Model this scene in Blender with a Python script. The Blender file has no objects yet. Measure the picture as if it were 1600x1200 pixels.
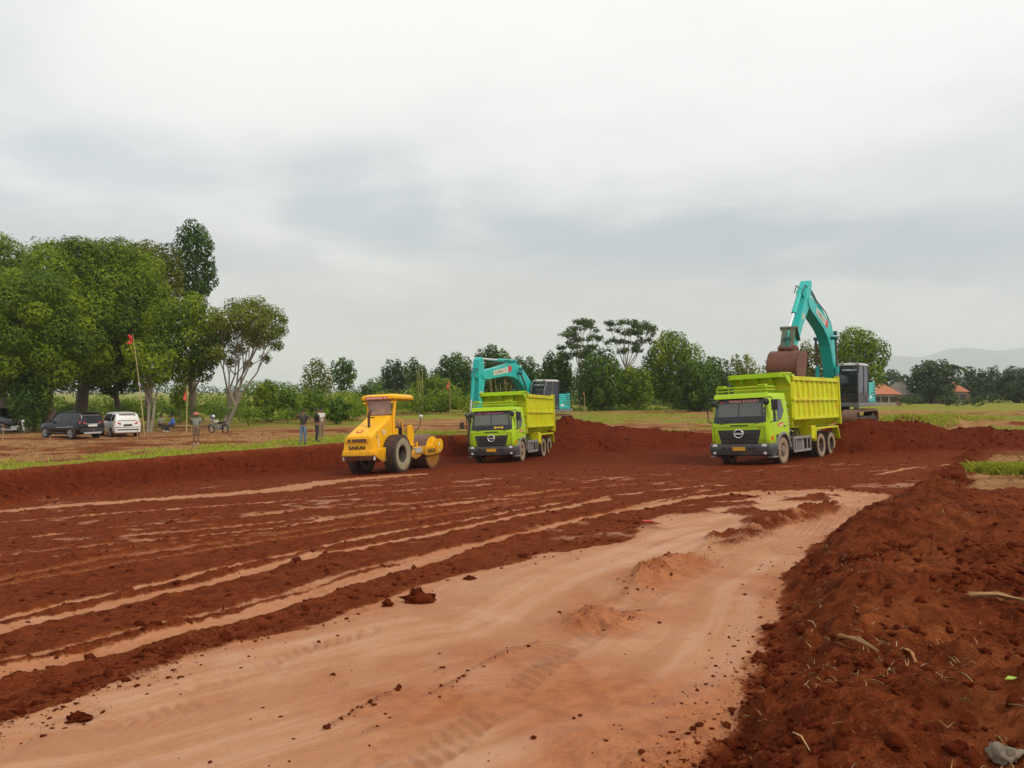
import bpy, math, random
import numpy as np
from mathutils import Matrix, Vector, Euler

scene = bpy.context.scene
R = math.radians

# ------------------------------------------------------------------ camera
CAM_H = 2.8
cam_d = bpy.data.cameras.new('camera')
cam_d.lens = 27.0
cam_d.sensor_width = 36.0
cam_d.clip_start = 0.1
cam_d.clip_end = 20000.0
cam = bpy.data.objects.new('camera', cam_d)
scene.collection.objects.link(cam)
cam.location = (0, 0, CAM_H)
cam.rotation_euler = (R(90.57), 0, 0)
scene.camera = cam

# ------------------------------------------------------------------ sky and sun
SUN_DIR = Vector((0.60, -0.48, 0.80)).normalized()      # towards the sun
SUN_EL = math.asin(SUN_DIR.z)
SUN_AZ = math.atan2(SUN_DIR.x, SUN_DIR.y)
world = bpy.data.worlds.new('World')
scene.world = world
world.use_nodes = True


class NT:
    """small helper round a node tree"""
    def __init__(self, tree):
        self.t = tree
        self.t.nodes.clear()

    def n(self, kind, **kw):
        nd = self.t.nodes.new(kind)
        for k, v in kw.items():
            if k == 'inp':
                for a, b in v.items():
                    if isinstance(b, bpy.types.NodeSocket):
                        self.t.links.new(b, nd.inputs[a])
                    else:
                        nd.inputs[a].default_value = b
            else:
                setattr(nd, k, v)
        return nd

    def m(self, op, a, b=0.0, c=None, clamp=False):
        nd = self.t.nodes.new('ShaderNodeMath')
        nd.operation = op
        nd.use_clamp = clamp
        for i, s in enumerate((a, b) if c is None else (a, b, c)):
            if isinstance(s, bpy.types.NodeSocket):
                self.t.links.new(s, nd.inputs[i])
            else:
                nd.inputs[i].default_value = s
        return nd.outputs[0]

    def mix(self, f, a, b, mode='MIX'):
        nd = self.t.nodes.new('ShaderNodeMix')
        nd.data_type = 'RGBA'
        nd.blend_type = mode
        for i, s in ((0, f), (6, a), (7, b)):
            if isinstance(s, bpy.types.NodeSocket):
                self.t.links.new(s, nd.inputs[i])
            else:
                if i and len(s) == 3:
                    s = (*s, 1)
                nd.inputs[i].default_value = s
        return nd.outputs[2]

    def ramp(self, f, stops, interp='LINEAR'):
        nd = self.t.nodes.new('ShaderNodeValToRGB')
        cr = nd.color_ramp
        cr.interpolation = interp
        while len(cr.elements) < len(stops):
            cr.elements.new(0.5)
        for e, (p, c) in zip(cr.elements, stops):
            e.position = p
            e.color = (*c, 1) if len(c) == 3 else c
        self.t.links.new(f, nd.inputs[0])
        return nd.outputs[0]

    def sstep(self, x, a, b):
        nd = self.t.nodes.new('ShaderNodeMapRange')
        nd.interpolation_type = 'SMOOTHSTEP'
        self.t.links.new(x, nd.inputs[0])
        nd.inputs[1].default_value = a
        nd.inputs[2].default_value = b
        return nd.outputs[0]

    def noise(self, vec, scale, detail=4.0, rough=0.55, dist=0.0):
        nd = self.t.nodes.new('ShaderNodeTexNoise')
        if vec is not None:
            self.t.links.new(vec, nd.inputs['Vector'])
        nd.inputs['Scale'].default_value = scale
        nd.inputs['Detail'].default_value = detail
        nd.inputs['Roughness'].default_value = rough
        nd.inputs['Distortion'].default_value = dist
        return nd.outputs[0]


w = NT(world.node_tree)
tc = w.n('ShaderNodeTexCoord')
sep = w.n('ShaderNodeSeparateXYZ', inp={0: tc.outputs['Generated']})
sx, sy, sz = sep.outputs
sky = w.n('ShaderNodeTexSky')
sky.sky_type = 'NISHITA'
sky.sun_disc = False
sky.sun_elevation = SUN_EL
sky.sun_rotation = SUN_AZ
sky.air_density = 1.5
sky.dust_density = 4.0
zc = w.m('MAXIMUM', sz, 0.0)
# an overcast sheet: colour by elevation, then cloud masses on a high plane
grad = w.ramp(zc, [(0.0, (.55, .58, .61)), (.07, (.60, .605, .61)), (.13, (.62, .62, .615)), (.21, (.67, .685, .695)),
                   (.31, (.76, .77, .765)), (.42, (.82, .82, .80)), (1.0, (1.0, .99, .965))])
den = w.m('ADD', zc, 0.16)
pv = w.n('ShaderNodeCombineXYZ', inp={0: w.m('DIVIDE', sx, den), 1: w.m('DIVIDE', sy, den), 2: w.m('MULTIPLY', zc, 2.0)})
n1 = w.noise(pv.outputs[0], 0.62, 5.0, 0.5, 0.35)
n2 = w.noise(pv.outputs[0], 2.1, 6.0, 0.55, 0.2)
cl = w.m('ADD', w.m('MULTIPLY', n1, 0.72), w.m('MULTIPLY', n2, 0.28))
clf = w.sstep(cl, 0.36, 0.64)
shade = w.mix(clf, (.80, .83, .86), (1.15, 1.14, 1.115))
col = w.mix(1.0, grad, shade, 'MULTIPLY')


def lobe(ax, ae, wx, we):
    """soft cloud bank around the direction (x/y = ax, z/y = ae)"""
    yy = w.m('MAXIMUM', sy, 0.05)
    dx = w.m('DIVIDE', w.m('SUBTRACT', w.m('DIVIDE', sx, yy), ax), wx)
    de = w.m('DIVIDE', w.m('SUBTRACT', w.m('DIVIDE', sz, yy), ae), we)
    q = w.m('ADD', w.m('MULTIPLY', dx, dx), w.m('MULTIPLY', de, de))
    q = w.m('ADD', q, w.m('ADD', w.m('MULTIPLY', w.m('SUBTRACT', n2, 0.5), 3.6), w.m('MULTIPLY', w.m('SUBTRACT', n1, 0.5), 1.8)))
    return w.sstep(q, 1.5, -0.2)


for ax, ae, wx, we, f_, c_ in ((.30, .19, .36, .055, .80, (.38, .44, .51)), (.62, .20, .22, .05, .66, (.42, .475, .535)), (.04, .22, .22, .07, .58, (.45, .505, .56)), (-.21, .25, .12, .085, .75, (.43, .495, .555)), (-.55, .29, .22, .06, .64, (.49, .55, .60)),
                               (-.28, .44, .28, .12, .75, (.97, .95, .885)), (.10, .335, .20, .04, .45, (.83, .80, .775)), (-.33, .275, .045, .08, .40, (.70, .715, .72)), (-.02, .115, .42, .055, .55, (.63, .605, .585)), (.62, .33, .25, .10, .4, (.78, .775, .76))):
    col = w.mix(w.m('MULTIPLY', lobe(ax, ae, wx, we), f_ * .85), col, c_)
nis = w.mix(1.0, sky.outputs[0], (.1, .1, .1), 'MULTIPLY')
col = w.mix(0.08, col, nis)
col10 = w.n('ShaderNodeVectorMath', operation='SCALE', inp={0: col, 'Scale': 10.0})
bg = w.n('ShaderNodeBackground', inp={0: col10.outputs[0], 1: 0.1})
wo = w.n('ShaderNodeOutputWorld', inp={0: bg.outputs[0]})

sun_d = bpy.data.lights.new('sun', 'SUN')
sun_d.energy = 1.5
sun_d.angle = R(11)
sun_d.color = (1.0, 0.92, 0.78)
sun = bpy.data.objects.new('sun', sun_d)
scene.collection.objects.link(sun)
sun.rotation_euler = SUN_DIR.to_track_quat('Z', 'Y').to_euler()
sun.location = (30, -20, 60)

vs = scene.view_settings
vs.view_transform = 'Standard'
vs.look = 'None'
vs.exposure = 0.22
vs.gamma = 1.0
vs.use_curve_mapping = False
cy = scene.cycles
cy.use_denoising = True
try:
    cy.denoiser = 'OPENIMAGEDENOISE'
except Exception:
    pass
cy.max_bounces = 6
cy.diffuse_bounces = 3
cy.glossy_bounces = 3
cy.transparent_max_bounces = 8
cy.volume_bounces = 2
cy.sample_clamp_indirect = 4.0

# ------------------------------------------------------------------ helpers
COL = scene.collection


def tag(o, label=None, cat=None, group=None, kind=None):
    if label:
        o['label'] = label
    if cat:
        o['category'] = cat
    if group:
        o['group'] = group
    if kind:
        o['kind'] = kind
    return o


def empty(name, loc=(0, 0, 0), rz=0.0, label=None, cat=None, group=None):
    o = bpy.data.objects.new(name, None)
    COL.objects.link(o)
    o.empty_display_size = 0.2
    o.location = loc
    o.rotation_euler = (0, 0, rz)
    return tag(o, label, cat, group)


def link(name, me, mat, parent=None):
    o = bpy.data.objects.new(name, me)
    COL.objects.link(o)
    if mat is not None and not me.materials:
        me.materials.append(mat)
    if parent is not None:
        o.parent = parent
    return o


def copy_tree(o, parent=None):
    c = o.copy()
    COL.objects.link(c)
    if parent is not None:
        c.parent = parent
    for ch in list(o.children):
        copy_tree(ch, c)
    return c


class MB:
    """collects shapes into one mesh"""
    def __init__(self):
        self.v = []
        self.f = []

    def add(self, vs, fs):
        b = len(self.v)
        self.v.extend(tuple(p) for p in vs)
        self.f.extend(tuple(i + b for i in f) for f in fs)
        return self

    def box(self, x0, x1, y0, y1, z0, z1):
        x0, x1 = min(x0, x1), max(x0, x1)
        y0, y1 = min(y0, y1), max(y0, y1)
        z0, z1 = min(z0, z1), max(z0, z1)
        vs = [(x, y, z) for x in (x0, x1) for y in (y0, y1) for z in (z0, z1)]
        return self.add(vs, [(0, 1, 3, 2), (4, 6, 7, 5), (0, 4, 5, 1), (2, 3, 7, 6), (0, 2, 6, 4), (1, 5, 7, 3)])

    def obox(self, c, s, rot=(0, 0, 0)):
        m = Euler(rot).to_matrix()
        c = Vector(c)
        vs = [c + m @ Vector((sx_ * s[0] / 2, sy_ * s[1] / 2, sz_ * s[2] / 2)) for sx_ in (-1, 1) for sy_ in (-1, 1) for sz_ in (-1, 1)]
        return self.add(vs, [(0, 1, 3, 2), (4, 6, 7, 5), (0, 4, 5, 1), (2, 3, 7, 6), (0, 2, 6, 4), (1, 5, 7, 3)])

    def beam(self, p0, p1, wd, h, up=(0, 0, 1)):
        p0, p1 = Vector(p0), Vector(p1)
        d = (p1 - p0).normalized()
        s = d.cross(Vector(up))
        if s.length < 1e-4:
            s = d.cross(Vector((1, 0, 0)))
        s.normalize()
        u = s.cross(d)
        vs = [p + s * a * wd / 2 + u * b * h / 2 for p in (p0, p1) for a in (-1, 1) for b in (-1, 1)]
        return self.add(vs, [(0, 1, 3, 2), (4, 6, 7, 5), (0, 4, 5, 1), (2, 3, 7, 6), (0, 2, 6, 4), (1, 5, 7, 3)])

    def prism(self, poly, a, b, axis='y', poly_b=None):
        """polygon (u,w) extruded along axis from a to b; counter part poly_b if tapering"""
        pb = poly_b or poly
        n = len(poly)
        mk = {'y': lambda u, w_, t: (u, t, w_), 'x': lambda u, w_, t: (t, u, w_), 'z': lambda u, w_, t: (u, w_, t)}[axis]
        vs = [mk(u, w_, a) for u, w_ in poly] + [mk(u, w_, b) for u, w_ in pb]
        fs = [tuple(range(n))[::-1], tuple(range(n, 2 * n))]
        fs += [(i, (i + 1) % n, n + (i + 1) % n, n + i) for i in range(n)]
        return self.add(vs, fs)

    def rings(self, rings, cap=True, closed=True):
        n = len(rings[0])
        vs = [p for r in rings for p in r]
        fs = []
        for k in range(len(rings) - 1):
            for i in range(n if closed else n - 1):
                j = (i + 1) % n
                fs.append((k * n + i, k * n + j, (k + 1) * n + j, (k + 1) * n + i))
        if cap:
            fs.append(tuple(range(n))[::-1])
            fs.append(tuple(range((len(rings) - 1) * n, len(rings) * n)))
        return self.add(vs, fs)

    def tube(self, pts, r, seg=8, cap=True):
        pts = [Vector(p) for p in pts]
        rs = r if isinstance(r, (list, tuple)) else [r] * len(pts)
        rings = []
        prev = None
        for i, p in enumerate(pts):
            d = (pts[min(i + 1, len(pts) - 1)] - pts[max(i - 1, 0)]).normalized()
            if prev is None:
                s = d.cross(Vector((0, 0, 1)))
                if s.length < 0.1:
                    s = d.cross(Vector((1, 0, 0)))
            else:
                s = prev - d * prev.dot(d)
            s.normalize()
            prev = s
            u = d.cross(s)
            rings.append([p + (s * math.cos(a) + u * math.sin(a)) * rs[i] for a in [2 * math.pi * k / seg for k in range(seg)]])
        return self.rings(rings, cap)

    def cyl(self, p0, p1, r, r2=None, seg=16):
        return self.tube([p0, p1], [r, r if r2 is None else r2], seg)

    def lathe(self, prof, c=(0, 0, 0), axis='y', seg=28, cap=False):
        """profile of (radius, height along axis)"""
        rings = []
        for r, h in prof:
            ring = []
            for k in range(seg):
                a = 2 * math.pi * k / seg
                ca, sa = math.cos(a) * r, math.sin(a) * r
                p = {'y': (ca, h, sa), 'x': (h, ca, sa), 'z': (ca, sa, h)}[axis]
                ring.append((p[0] + c[0], p[1] + c[1], p[2] + c[2]))
            rings.append(ring)
        return self.rings(rings, cap)

    def ball(self, c, r, seg=12, rows=8):
        rx, ry, rz = r if isinstance(r, (tuple, list)) else (r, r, r)
        rings = []
        for j in range(rows + 1):
            t = math.pi * j / rows
            t = min(max(t, 0.04), math.pi - 0.04)
            rings.append([(c[0] + rx * math.sin(t) * math.cos(2 * math.pi * k / seg), c[1] + ry * math.sin(t) * math.sin(2 * math.pi * k / seg), c[2] - rz * math.cos(t)) for k in range(seg)])
        return self.rings(rings)

    def mirror_y(self):
        """append the mirror image across y = 0"""
        b = len(self.v)
        n = len(self.f)
        self.v.extend([(x, -y, z) for x, y, z in self.v[:b]])
        self.f.extend([tuple(i + b for i in reversed(f)) for f in self.f[:n]])
        return self

    def build(self, name, mat, parent=None, smooth=None, bevel=0.0, seg=2):
        me = bpy.data.meshes.new(name)
        me.from_pydata([tuple(p) for p in self.v], [], self.f)
        me.materials.append(mat)
        if smooth:
            me.polygons.foreach_set('use_smooth', [True] * len(me.polygons))
            me.set_sharp_from_angle(angle=R(smooth))
        me.update()
        o = link(name, me, mat, parent)
        if bevel:
            bm_ = o.modifiers.new('bevel', 'BEVEL')
            bm_.width = bevel
            bm_.segments = seg
            bm_.limit_method = 'ANGLE'
            bm_.angle_limit = R(40)
        return o


# ------------------------------------------------------------------ materials
def new_mat(name):
    m = bpy.data.materials.new(name)
    m.use_nodes = True
    return m, NT(m.node_tree)


DUST = (.27, .115, .06)
MATS = {}


def M(name, col, rough=.5, metal=0.0, var=.12, vscale=6.0, dirt=0.0, dscale=2.5, dcol=DUST, bump=0.0, bscale=40.0, coat=0.0, spec=.5, mud=None):
    if name in MATS:
        return MATS[name]
    m, t = new_mat(name)
    co = t.n('ShaderNodeTexCoord').outputs['Object']
    nz = t.noise(co, vscale, 5.0)
    c1 = tuple(min(1, max(0, c * (1 - var))) for c in col)
    c2 = tuple(min(1, c * (1 + var)) for c in col)
    colr = t.mix(nz, c1, c2)
    rg = rough
    if dirt > 0:
        d = t.noise(co, dscale, 7.0, .65)
        # dust builds up in patches
        df = t.m('MULTIPLY', t.sstep(d, .62 - dirt * .35, .80 - dirt * .25), min(1.0, .55 + dirt * .5))
        colr = t.mix(df, colr, dcol)
        rg = t.m('ADD', t.m('MULTIPLY', df, .85 - rough), rough)
    if mud:
        # soil splashed up from the ground, thinning out with height
        zz = t.n('ShaderNodeSeparateXYZ', inp={0: co}).outputs[2]
        up_ = t.sstep(zz, mud[1], mud[0])
        sp_ = t.sstep(t.m('ADD', t.noise(co, 5.0, 8.0, .7), t.m('MULTIPLY', up_, .40)), .56, .72)
        mf = t.m('MULTIPLY', t.m('MULTIPLY', sp_, up_), .8)
        colr = t.mix(mf, colr, (.21, .075, .034))
    b = t.n('ShaderNodeBsdfPrincipled', inp={'Base Color': colr, 'Roughness': rg, 'Metallic': metal, 'Specular IOR Level': spec})
    if coat:
        b.inputs['Coat Weight'].default_value = coat
        b.inputs['Coat Roughness'].default_value = .15
    if bump:
        bn = t.n('ShaderNodeBump', inp={'Strength': bump, 'Distance': .02, 'Height': t.noise(co, bscale, 4.0)})
        t.t.links.new(bn.outputs[0], b.inputs['Normal'])
    t.n('ShaderNodeOutputMaterial', inp={0: b.outputs[0]})
    MATS[name] = m
    return m


def glass_mat(name, col=(.02, .024, .024), rough=.06, alpha=.0):
    """tinted pane: dark body with a clear reflection, a share of it see-through"""
    if name in MATS:
        return MATS[name]
    m, t = new_mat(name)
    b = t.n('ShaderNodeBsdfPrincipled', inp={'Base Color': (*col, 1), 'Roughness': rough, 'Specular IOR Level': .6})
    out = b.outputs[0]
    if alpha > 0:
        tr = t.n('ShaderNodeBsdfTransparent', inp={0: (.72, .80, .78, 1)})
        mx = t.n('ShaderNodeMixShader', inp={0: alpha, 1: b.outputs[0], 2: tr.outputs[0]})
        out = mx.outputs[0]
    t.n('ShaderNodeOutputMaterial', inp={0: out})
    MATS[name] = m
    return m


def txt(s, size, origin, right, up, mat, parent, name='lettering', ext=.004, sx_=1.0, align='CENTER', bold=0.0):
    cu = bpy.data.curves.new('t', 'FONT')
    cu.body = s
    cu.size = size
    cu.extrude = ext
    cu.align_x = align
    cu.align_y = 'CENTER'
    cu.resolution_u = 2
    cu.offset = bold
    to = bpy.data.objects.new('t', cu)
    COL.objects.link(to)
    dg = bpy.context.evaluated_depsgraph_get()
    me = bpy.data.meshes.new_from_object(to.evaluated_get(dg))
    bpy.data.objects.remove(to)
    r_, u_ = Vector(right).normalized(), Vector(up).normalized()
    n_ = r_.cross(u_)
    mm = Matrix(((r_.x * sx_, u_.x, n_.x, origin[0]), (r_.y * sx_, u_.y, n_.y, origin[1]), (r_.z * sx_, u_.z, n_.z, origin[2]), (0, 0, 0, 1)))
    me.transform(mm)
    me.materials.clear()
    me.materials.append(mat)
    return link(name, me, mat, parent)

# ------------------------------------------------------------------ terrain
def _hash(ix, iy, seed):
    h = ix * np.uint32(374761393) + iy * np.uint32(668265263) + np.uint32(seed * 974634777 & 0xFFFFFFFF)
    h = (h ^ (h >> np.uint32(13))) * np.uint32(1274126177)
    h = h ^ (h >> np.uint32(16))
    return h.astype(np.float32) * np.float32(2.0 / 4294967295.0) - np.float32(1)


def vnoise(x, y, seed=0):
    ix, iy = np.floor(x), np.floor(y)
    fx, fy = (x - ix).astype(np.float32), (y - iy).astype(np.float32)
    ix, iy = ix.astype(np.int32).view(np.uint32), iy.astype(np.int32).view(np.uint32)
    ux, uy = fx * fx * (3 - 2 * fx), fy * fy * (3 - 2 * fy)
    one = np.uint32(1)
    a, b = _hash(ix, iy, seed), _hash(ix + one, iy, seed)
    c, d = _hash(ix, iy + one, seed), _hash(ix + one, iy + one, seed)
    return (a + (b - a) * ux) * (1 - uy) + (c + (d - c) * ux) * uy


def fbm(x, y, f, octv=4, seed=0, gain=.5):
    s, a, t = 0.0, 1.0, 0.0
    for k in range(octv):
        # rotate the lattice from octave to octave
        cs, sn = math.cos(.6 + k * 1.1), math.sin(.6 + k * 1.1)
        s = s + a * vnoise((x * cs - y * sn) * f + 17.3 * k, (x * sn + y * cs) * f - 9.1 * k, seed + k)
        t += a
        a *= gain
        f *= 2.03
    return s / t


def sm(x, a, b):
    t = np.clip((x - a) / (b - a), 0, 1)
    return t * t * (3 - 2 * t)


PIT = np.array([(-60, -25), (-46, -1), (-36, 9), (-28, 16.5), (-22, 22.8), (-18.1, 27.1), (-16.6, 29.6), (-14.4, 31.4), (-13.0, 33.1), (-11.2, 35.2),
                (-9.6, 36.0), (-8.2, 39.0), (-6.6, 42.0), (-4.6, 44.3), (-2.6, 45.6), (-.6, 46.2), (2, 46.8), (5, 47.2), (7.7, 46.8), (10, 45.4),
                (12.2, 44.9), (15, 43), (19, 42.6), (24, 43.6), (30, 44.5), (48, 47), (48, 40), (34, 39), (25, 37.2), (20.5, 32.3), (16.9, 27.6),
                (13.8, 23.0), (11.4, 19.6), (8.7, 16.3), (7.3, 14.7), (4.75, 10.8), (3.42, 9.2), (2.32, 6.4), (1.5, 4.6), (1.15, 3.9), (.75, 3.0), (-.2, 0), (-3, -25)], float)


def seg_dist(x, y, pts, closed=False):
    """distance to a polyline, arc length and signed side at the nearest point"""
    best = np.full(x.shape, 1e9, x.dtype)
    arc = np.zeros(x.shape, x.dtype)
    side = np.zeros(x.shape, x.dtype)
    n = len(pts)
    s0 = 0.0
    for i in range(n if closed else n - 1):
        ax, ay = float(pts[i][0]), float(pts[i][1])
        bx, by = float(pts[(i + 1) % n][0]), float(pts[(i + 1) % n][1])
        dx, dy = bx - ax, by - ay
        ln = math.hypot(dx, dy)
        t = np.clip(((x - ax) * dx + (y - ay) * dy) / (ln * ln), 0, 1)
        ex, ey = x - (ax + t * dx), y - (ay + t * dy)
        d = np.hypot(ex, ey)
        mk = d < best
        best = np.where(mk, d, best)
        arc = np.where(mk, s0 + t * ln, arc)
        side = np.where(mk, np.sign(dx * (y - ay) - dy * (x - ax)), side)
        s0 += ln
    return best, arc, side


def in_poly(x, y, pts):
    ins = np.zeros(x.shape, bool)
    n = len(pts)
    for i in range(n):
        ax, ay = float(pts[i][0]), float(pts[i][1])
        bx, by = float(pts[(i + 1) % n][0]), float(pts[(i + 1) % n][1])
        if ay == by:
            continue
        c = ((ay > y) != (by > y)) & (x < (bx - ax) * (y - ay) / (by - ay) + ax)
        ins ^= c
    return ins


def plane(x, y):
    return .08 + .0365 * (x - 9.3) - .04 * (y - 29.5)


def pit_floor_z(x, y):
    return plane(np.clip(x, -30, 30), np.clip(y, -6, 46)) - .00375 * np.clip(-8 - x, 0, 14) ** 2


def upper_z(x, y):
    z = .25 + .15 * sm(x, 0, 15) + .03 * np.clip(30 - y, 0, 34) * sm(x, -5, 5) - .028 * np.clip(-x - 10, 0, 15)
    return z + .08 * sm(y, 60, 120)


# heaps of dug soil: crest segment, crest heights, slope
MOUND_L = ((3.6, 46.3), (5.2, 46.6), 1.25, .90, .52)
MOUND_R = ((15.75, 35.2), (18.2, 34.3), 1.58, 1.45, .56)
MOUND_R2 = ((20.2, 33.6), (25.5, 34.2), 1.22, .95, .34)
MOUND_L2 = ((6.6, 46.0), (10.8, 45.0), .72, .34, .36)
MOUND_R3 = ((26.5, 52), (30, 51), 1.15, .9, .30)
MOUND_R4 = ((31, 57), (36, 55), 1.0, .7, .22)


def mound_z(x, y, md):
    (ax, ay), (bx, by), h0, h1, sl = md
    dx, dy = bx - ax, by - ay
    t = np.clip(((x - ax) * dx + (y - ay) * dy) / (dx * dx + dy * dy), 0, 1)
    d = np.hypot(x - (ax + t * dx), y - (ay + t * dy))
    d = d * (1 + .30 * fbm(x, y, .55, 3, 71)) + .20 * fbm(x, y, 1.5, 3, 72)
    return h0 + (h1 - h0) * t - sl * (np.sqrt(d * d + .30) - .55)


def smax(a, b, k=.18):
    return .5 * (a + b + np.sqrt((a - b) ** 2 + k * k))


def terrain(x, y, full=False):
    """height without the fine relief, and the masks that go with it"""
    x = np.asarray(x)
    y = np.asarray(y)
    d, arc, _ = seg_dist(x, y, PIT, True)
    ins = in_poly(x, y, PIT)
    sd = np.where(ins, d, -d)                                     # positive inside the pit
    rag = .34 * fbm(arc, y * .15 + x * .15, .9, 3, 5) + .16 * fbm(x, y, 1.7, 3, 6)
    rag = rag * sm(y, 9, 20)
    bw = 1.4 - .45 * sm(x, 0, 8)
    wq = 1 - sm(sd + rag + bw * sm(x, 0, 2.5) * (1 - sm(y, 17, 22)), 0, bw)                                  # 1 = natural ground
    zu, zp = upper_z(x, y), pit_floor_z(x, y)
    z = zu * wq + zp * (1 - wq)
    # foreground spoil heap to the right of the haul road
    near = sm(x, -.5, 1.0) * (1 - sm(y, 13.5, 17.5))
    heap = (1 - sm(sd, -.55, .15)) * near
    z = z + heap * (.36 + .20 * fbm(x, y, .9, 3, 11)) * (1 - .85 * sm(y, 8.5, 14))
    rd, _, _ = seg_dist(x, y, [(4.6, 9.9), (6.4, 12.0), (9.2, 13.1), (13, 12.2)])
    z = z + .40 * np.exp(-(rd / .85) ** 2) * heap * (1 - sm(x, 6.8, 9.5))
    z = z + heap * (.20 * fbm(x, y, .5, 2, 17) - .10) * (1 - sm(y, 11, 15))
    rd2, _, _ = seg_dist(x, y, [(2.9, 3.7), (3.6, 4.6), (4.9, 5.3), (7, 6.0)])
    z = z + .20 * np.exp(-(rd2 / .5) ** 2) * heap * (.6 + .8 * fbm(x, y, 1.3, 2, 13))
    base = z
    m1 = np.maximum(mound_z(x, y, MOUND_L), mound_z(x, y, MOUND_L2))
    m2 = np.maximum(mound_z(x, y, MOUND_R), mound_z(x, y, MOUND_R2))
    m3 = np.maximum(mound_z(x, y, MOUND_R3), mound_z(x, y, MOUND_R4))
    z = smax(z, m1)
    z = smax(z, m2)
    z = smax(z, m3)
    z = z - .027                                                # what smax adds on the flats
    # level pads under the machines
    if full:
        return z, dict(sd=sd, arc=arc, w=wq, heap=heap, m1=sm(m1 - base, -.05, .15), m2=sm(m2 - base, -.05, .15), m3=sm(m3 - base, -.05, .15), rag=rag)
    return z


def zt(x, y):
    return float(terrain(np.array([x]), np.array([y]))[0])


def gp(px, py):
    """point of the terrain seen at a place in the 1600 x 1200 photograph"""
    k, m_ = (px - 800) / 1200.0, (py - 612) / 1200.0
    ys = np.concatenate([np.arange(2.5, 60, .05), np.arange(60, 400, .5)])
    z = terrain(k * ys, ys)
    below = np.nonzero(CAM_H - m_ * ys <= z)[0]
    yy = ys[below[0]] if len(below) else 400.0
    return Vector((k * yy, yy, zt(k * yy, yy)))


def gpl(pts):
    return [tuple(gp(*p)[:2]) for p in pts]


# ------------------------------------------------------------------ ground sheet
# wheel tracks across the pit floor: (polyline, half width, paleness, depth)
TRACKS = [
    (gpl([(-120, 998), (0, 970), (207, 920), (330, 893), (475, 863), (550, 843), (696, 818), (780, 803), (876, 786), (972, 773), (1100, 759), (1200, 757)]), .12, .9, .04),
    (gpl([(-120, 1012), (0, 985), (153, 950), (318, 913), (498, 867), (550, 859), (696, 830), (795, 809), (876, 794), (952, 780)]), .14, .95, .05),
    (gpl([(-120, 1066), (0, 1037), (172, 995), (330, 959), (468, 924), (550, 893), (665, 870), (765, 845), (876, 819), (991, 792), (1100, 767), (1180, 763)]), .09, .6, .03),
    (gpl([(-120, 1086), (0, 1054), (142, 1024), (330, 975), (491, 930), (550, 907), (676, 874), (795, 839), (895, 815), (991, 795), (1100, 775), (1180, 769)]), .16, .95, .06),
    (gpl([(-60, 925), (120, 893), (300, 862), (480, 836), (640, 812), (820, 786)]), .11, .35, .02),
    (gpl([(-60, 893), (100, 868), (260, 850), (420, 832)]), .10, .4, .02),
    (gpl([(420, 800), (600, 790), (760, 776), (900, 764), (1060, 752)]), .12, .5, .02),
    (gpl([(0, 868), (140, 853), (330, 836), (420, 826), (560, 806), (700, 788), (860, 768)]), .14, .55, .02),
    (gpl([(60, 838), (200, 822), (330, 812), (450, 800), (600, 780), (760, 765), (980, 745)]), .13, .5, .02),
    (gpl([(-80, 806), (0, 799), (200, 784), (420, 768), (520, 752), (640, 742)]), .75, .95, .03),
    (gpl([(-80, 824), (60, 812), (250, 797), (420, 785), (560, 772), (760, 757)]), .22, .55, .03),
    (gpl([(200, 836), (330, 826), (480, 812), (640, 795), (800, 780)]), .16, .5, .02),
    (gpl([(0, 905), (160, 872), (330, 850), (520, 822), (760, 790), (900, 770)]), .2, .28, .02),
    (gpl([(1180, 772), (1280, 768), (1350, 775), (1385, 790)]), .5, .7, .03),
    (gpl([(1370, 742), (1430, 730), (1480, 726)]), .10, .8, .01),
]
ROAD = np.array(gpl([(-260, 1195), (-60, 1150), (60, 1108), (180, 1068), (330, 1018), (470, 985), (560, 952), (690, 905), (800, 885), (880, 862), (960, 848), (1015, 812), (1060, 792), (1150, 782),
                     (1230, 772), (1300, 770), (1350, 772), (1388, 785), (1340, 815), (1300, 838), (1250, 872), (1228, 905), (1216, 960), (1206, 1010), (1180, 1080), (1150, 1140), (1115, 1230)]) + [(.6, 2.4), (-1, .5), (-6, .5)])
RIDGE = gpl([(640, 1085), (760, 1045), (860, 1030), (930, 985), (1000, 915), (1050, 890), (1130, 850), (1200, 828), (1260, 808), (1310, 800)])
MACHINES = [((9.31, 29.49), -130.3), ((-.57, 37.83), -106.7), ((-5.56, 32.32), 71.7)]

ks = np.linspace(-.84, .84, 820)
rows = [3.0]
while rows[-1] < 52:
    y_ = rows[-1]
    rows.append(y_ + min(max(y_ * y_ * .00072, .013), .108))
st = .105
while rows[-1] < 8000:
    st *= 1.10
    rows.append(rows[-1] + st)
ys = np.array(rows)
GX = (ks[None, :] * (ys[:, None] + 1.5))
GY = np.repeat(ys[:, None], len(ks), 1)
nr, nc = GX.shape
x, y = GX.ravel().astype(np.float32), GY.ravel().astype(np.float32)
z, mk = terrain(x, y, True)
sd, wq, heap = mk['sd'], mk['w'], mk['heap']
hedge = sd + .22 * fbm(x, y, .8, 3, 14) + .09 * fbm(x, y, 3.5, 3, 15)
heap = (1 - sm(hedge, -.10, .12)) * sm(x, -.5, 1.0) * (1 - sm(y + 1.5 * fbm(x, y, .6, 3, 16), 13.5, 17.0))
m1, m2, m3 = mk['m1'], mk['m2'], mk['m3']
inpit = (1 - wq) * (1 - heap)
near = y < 60

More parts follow.
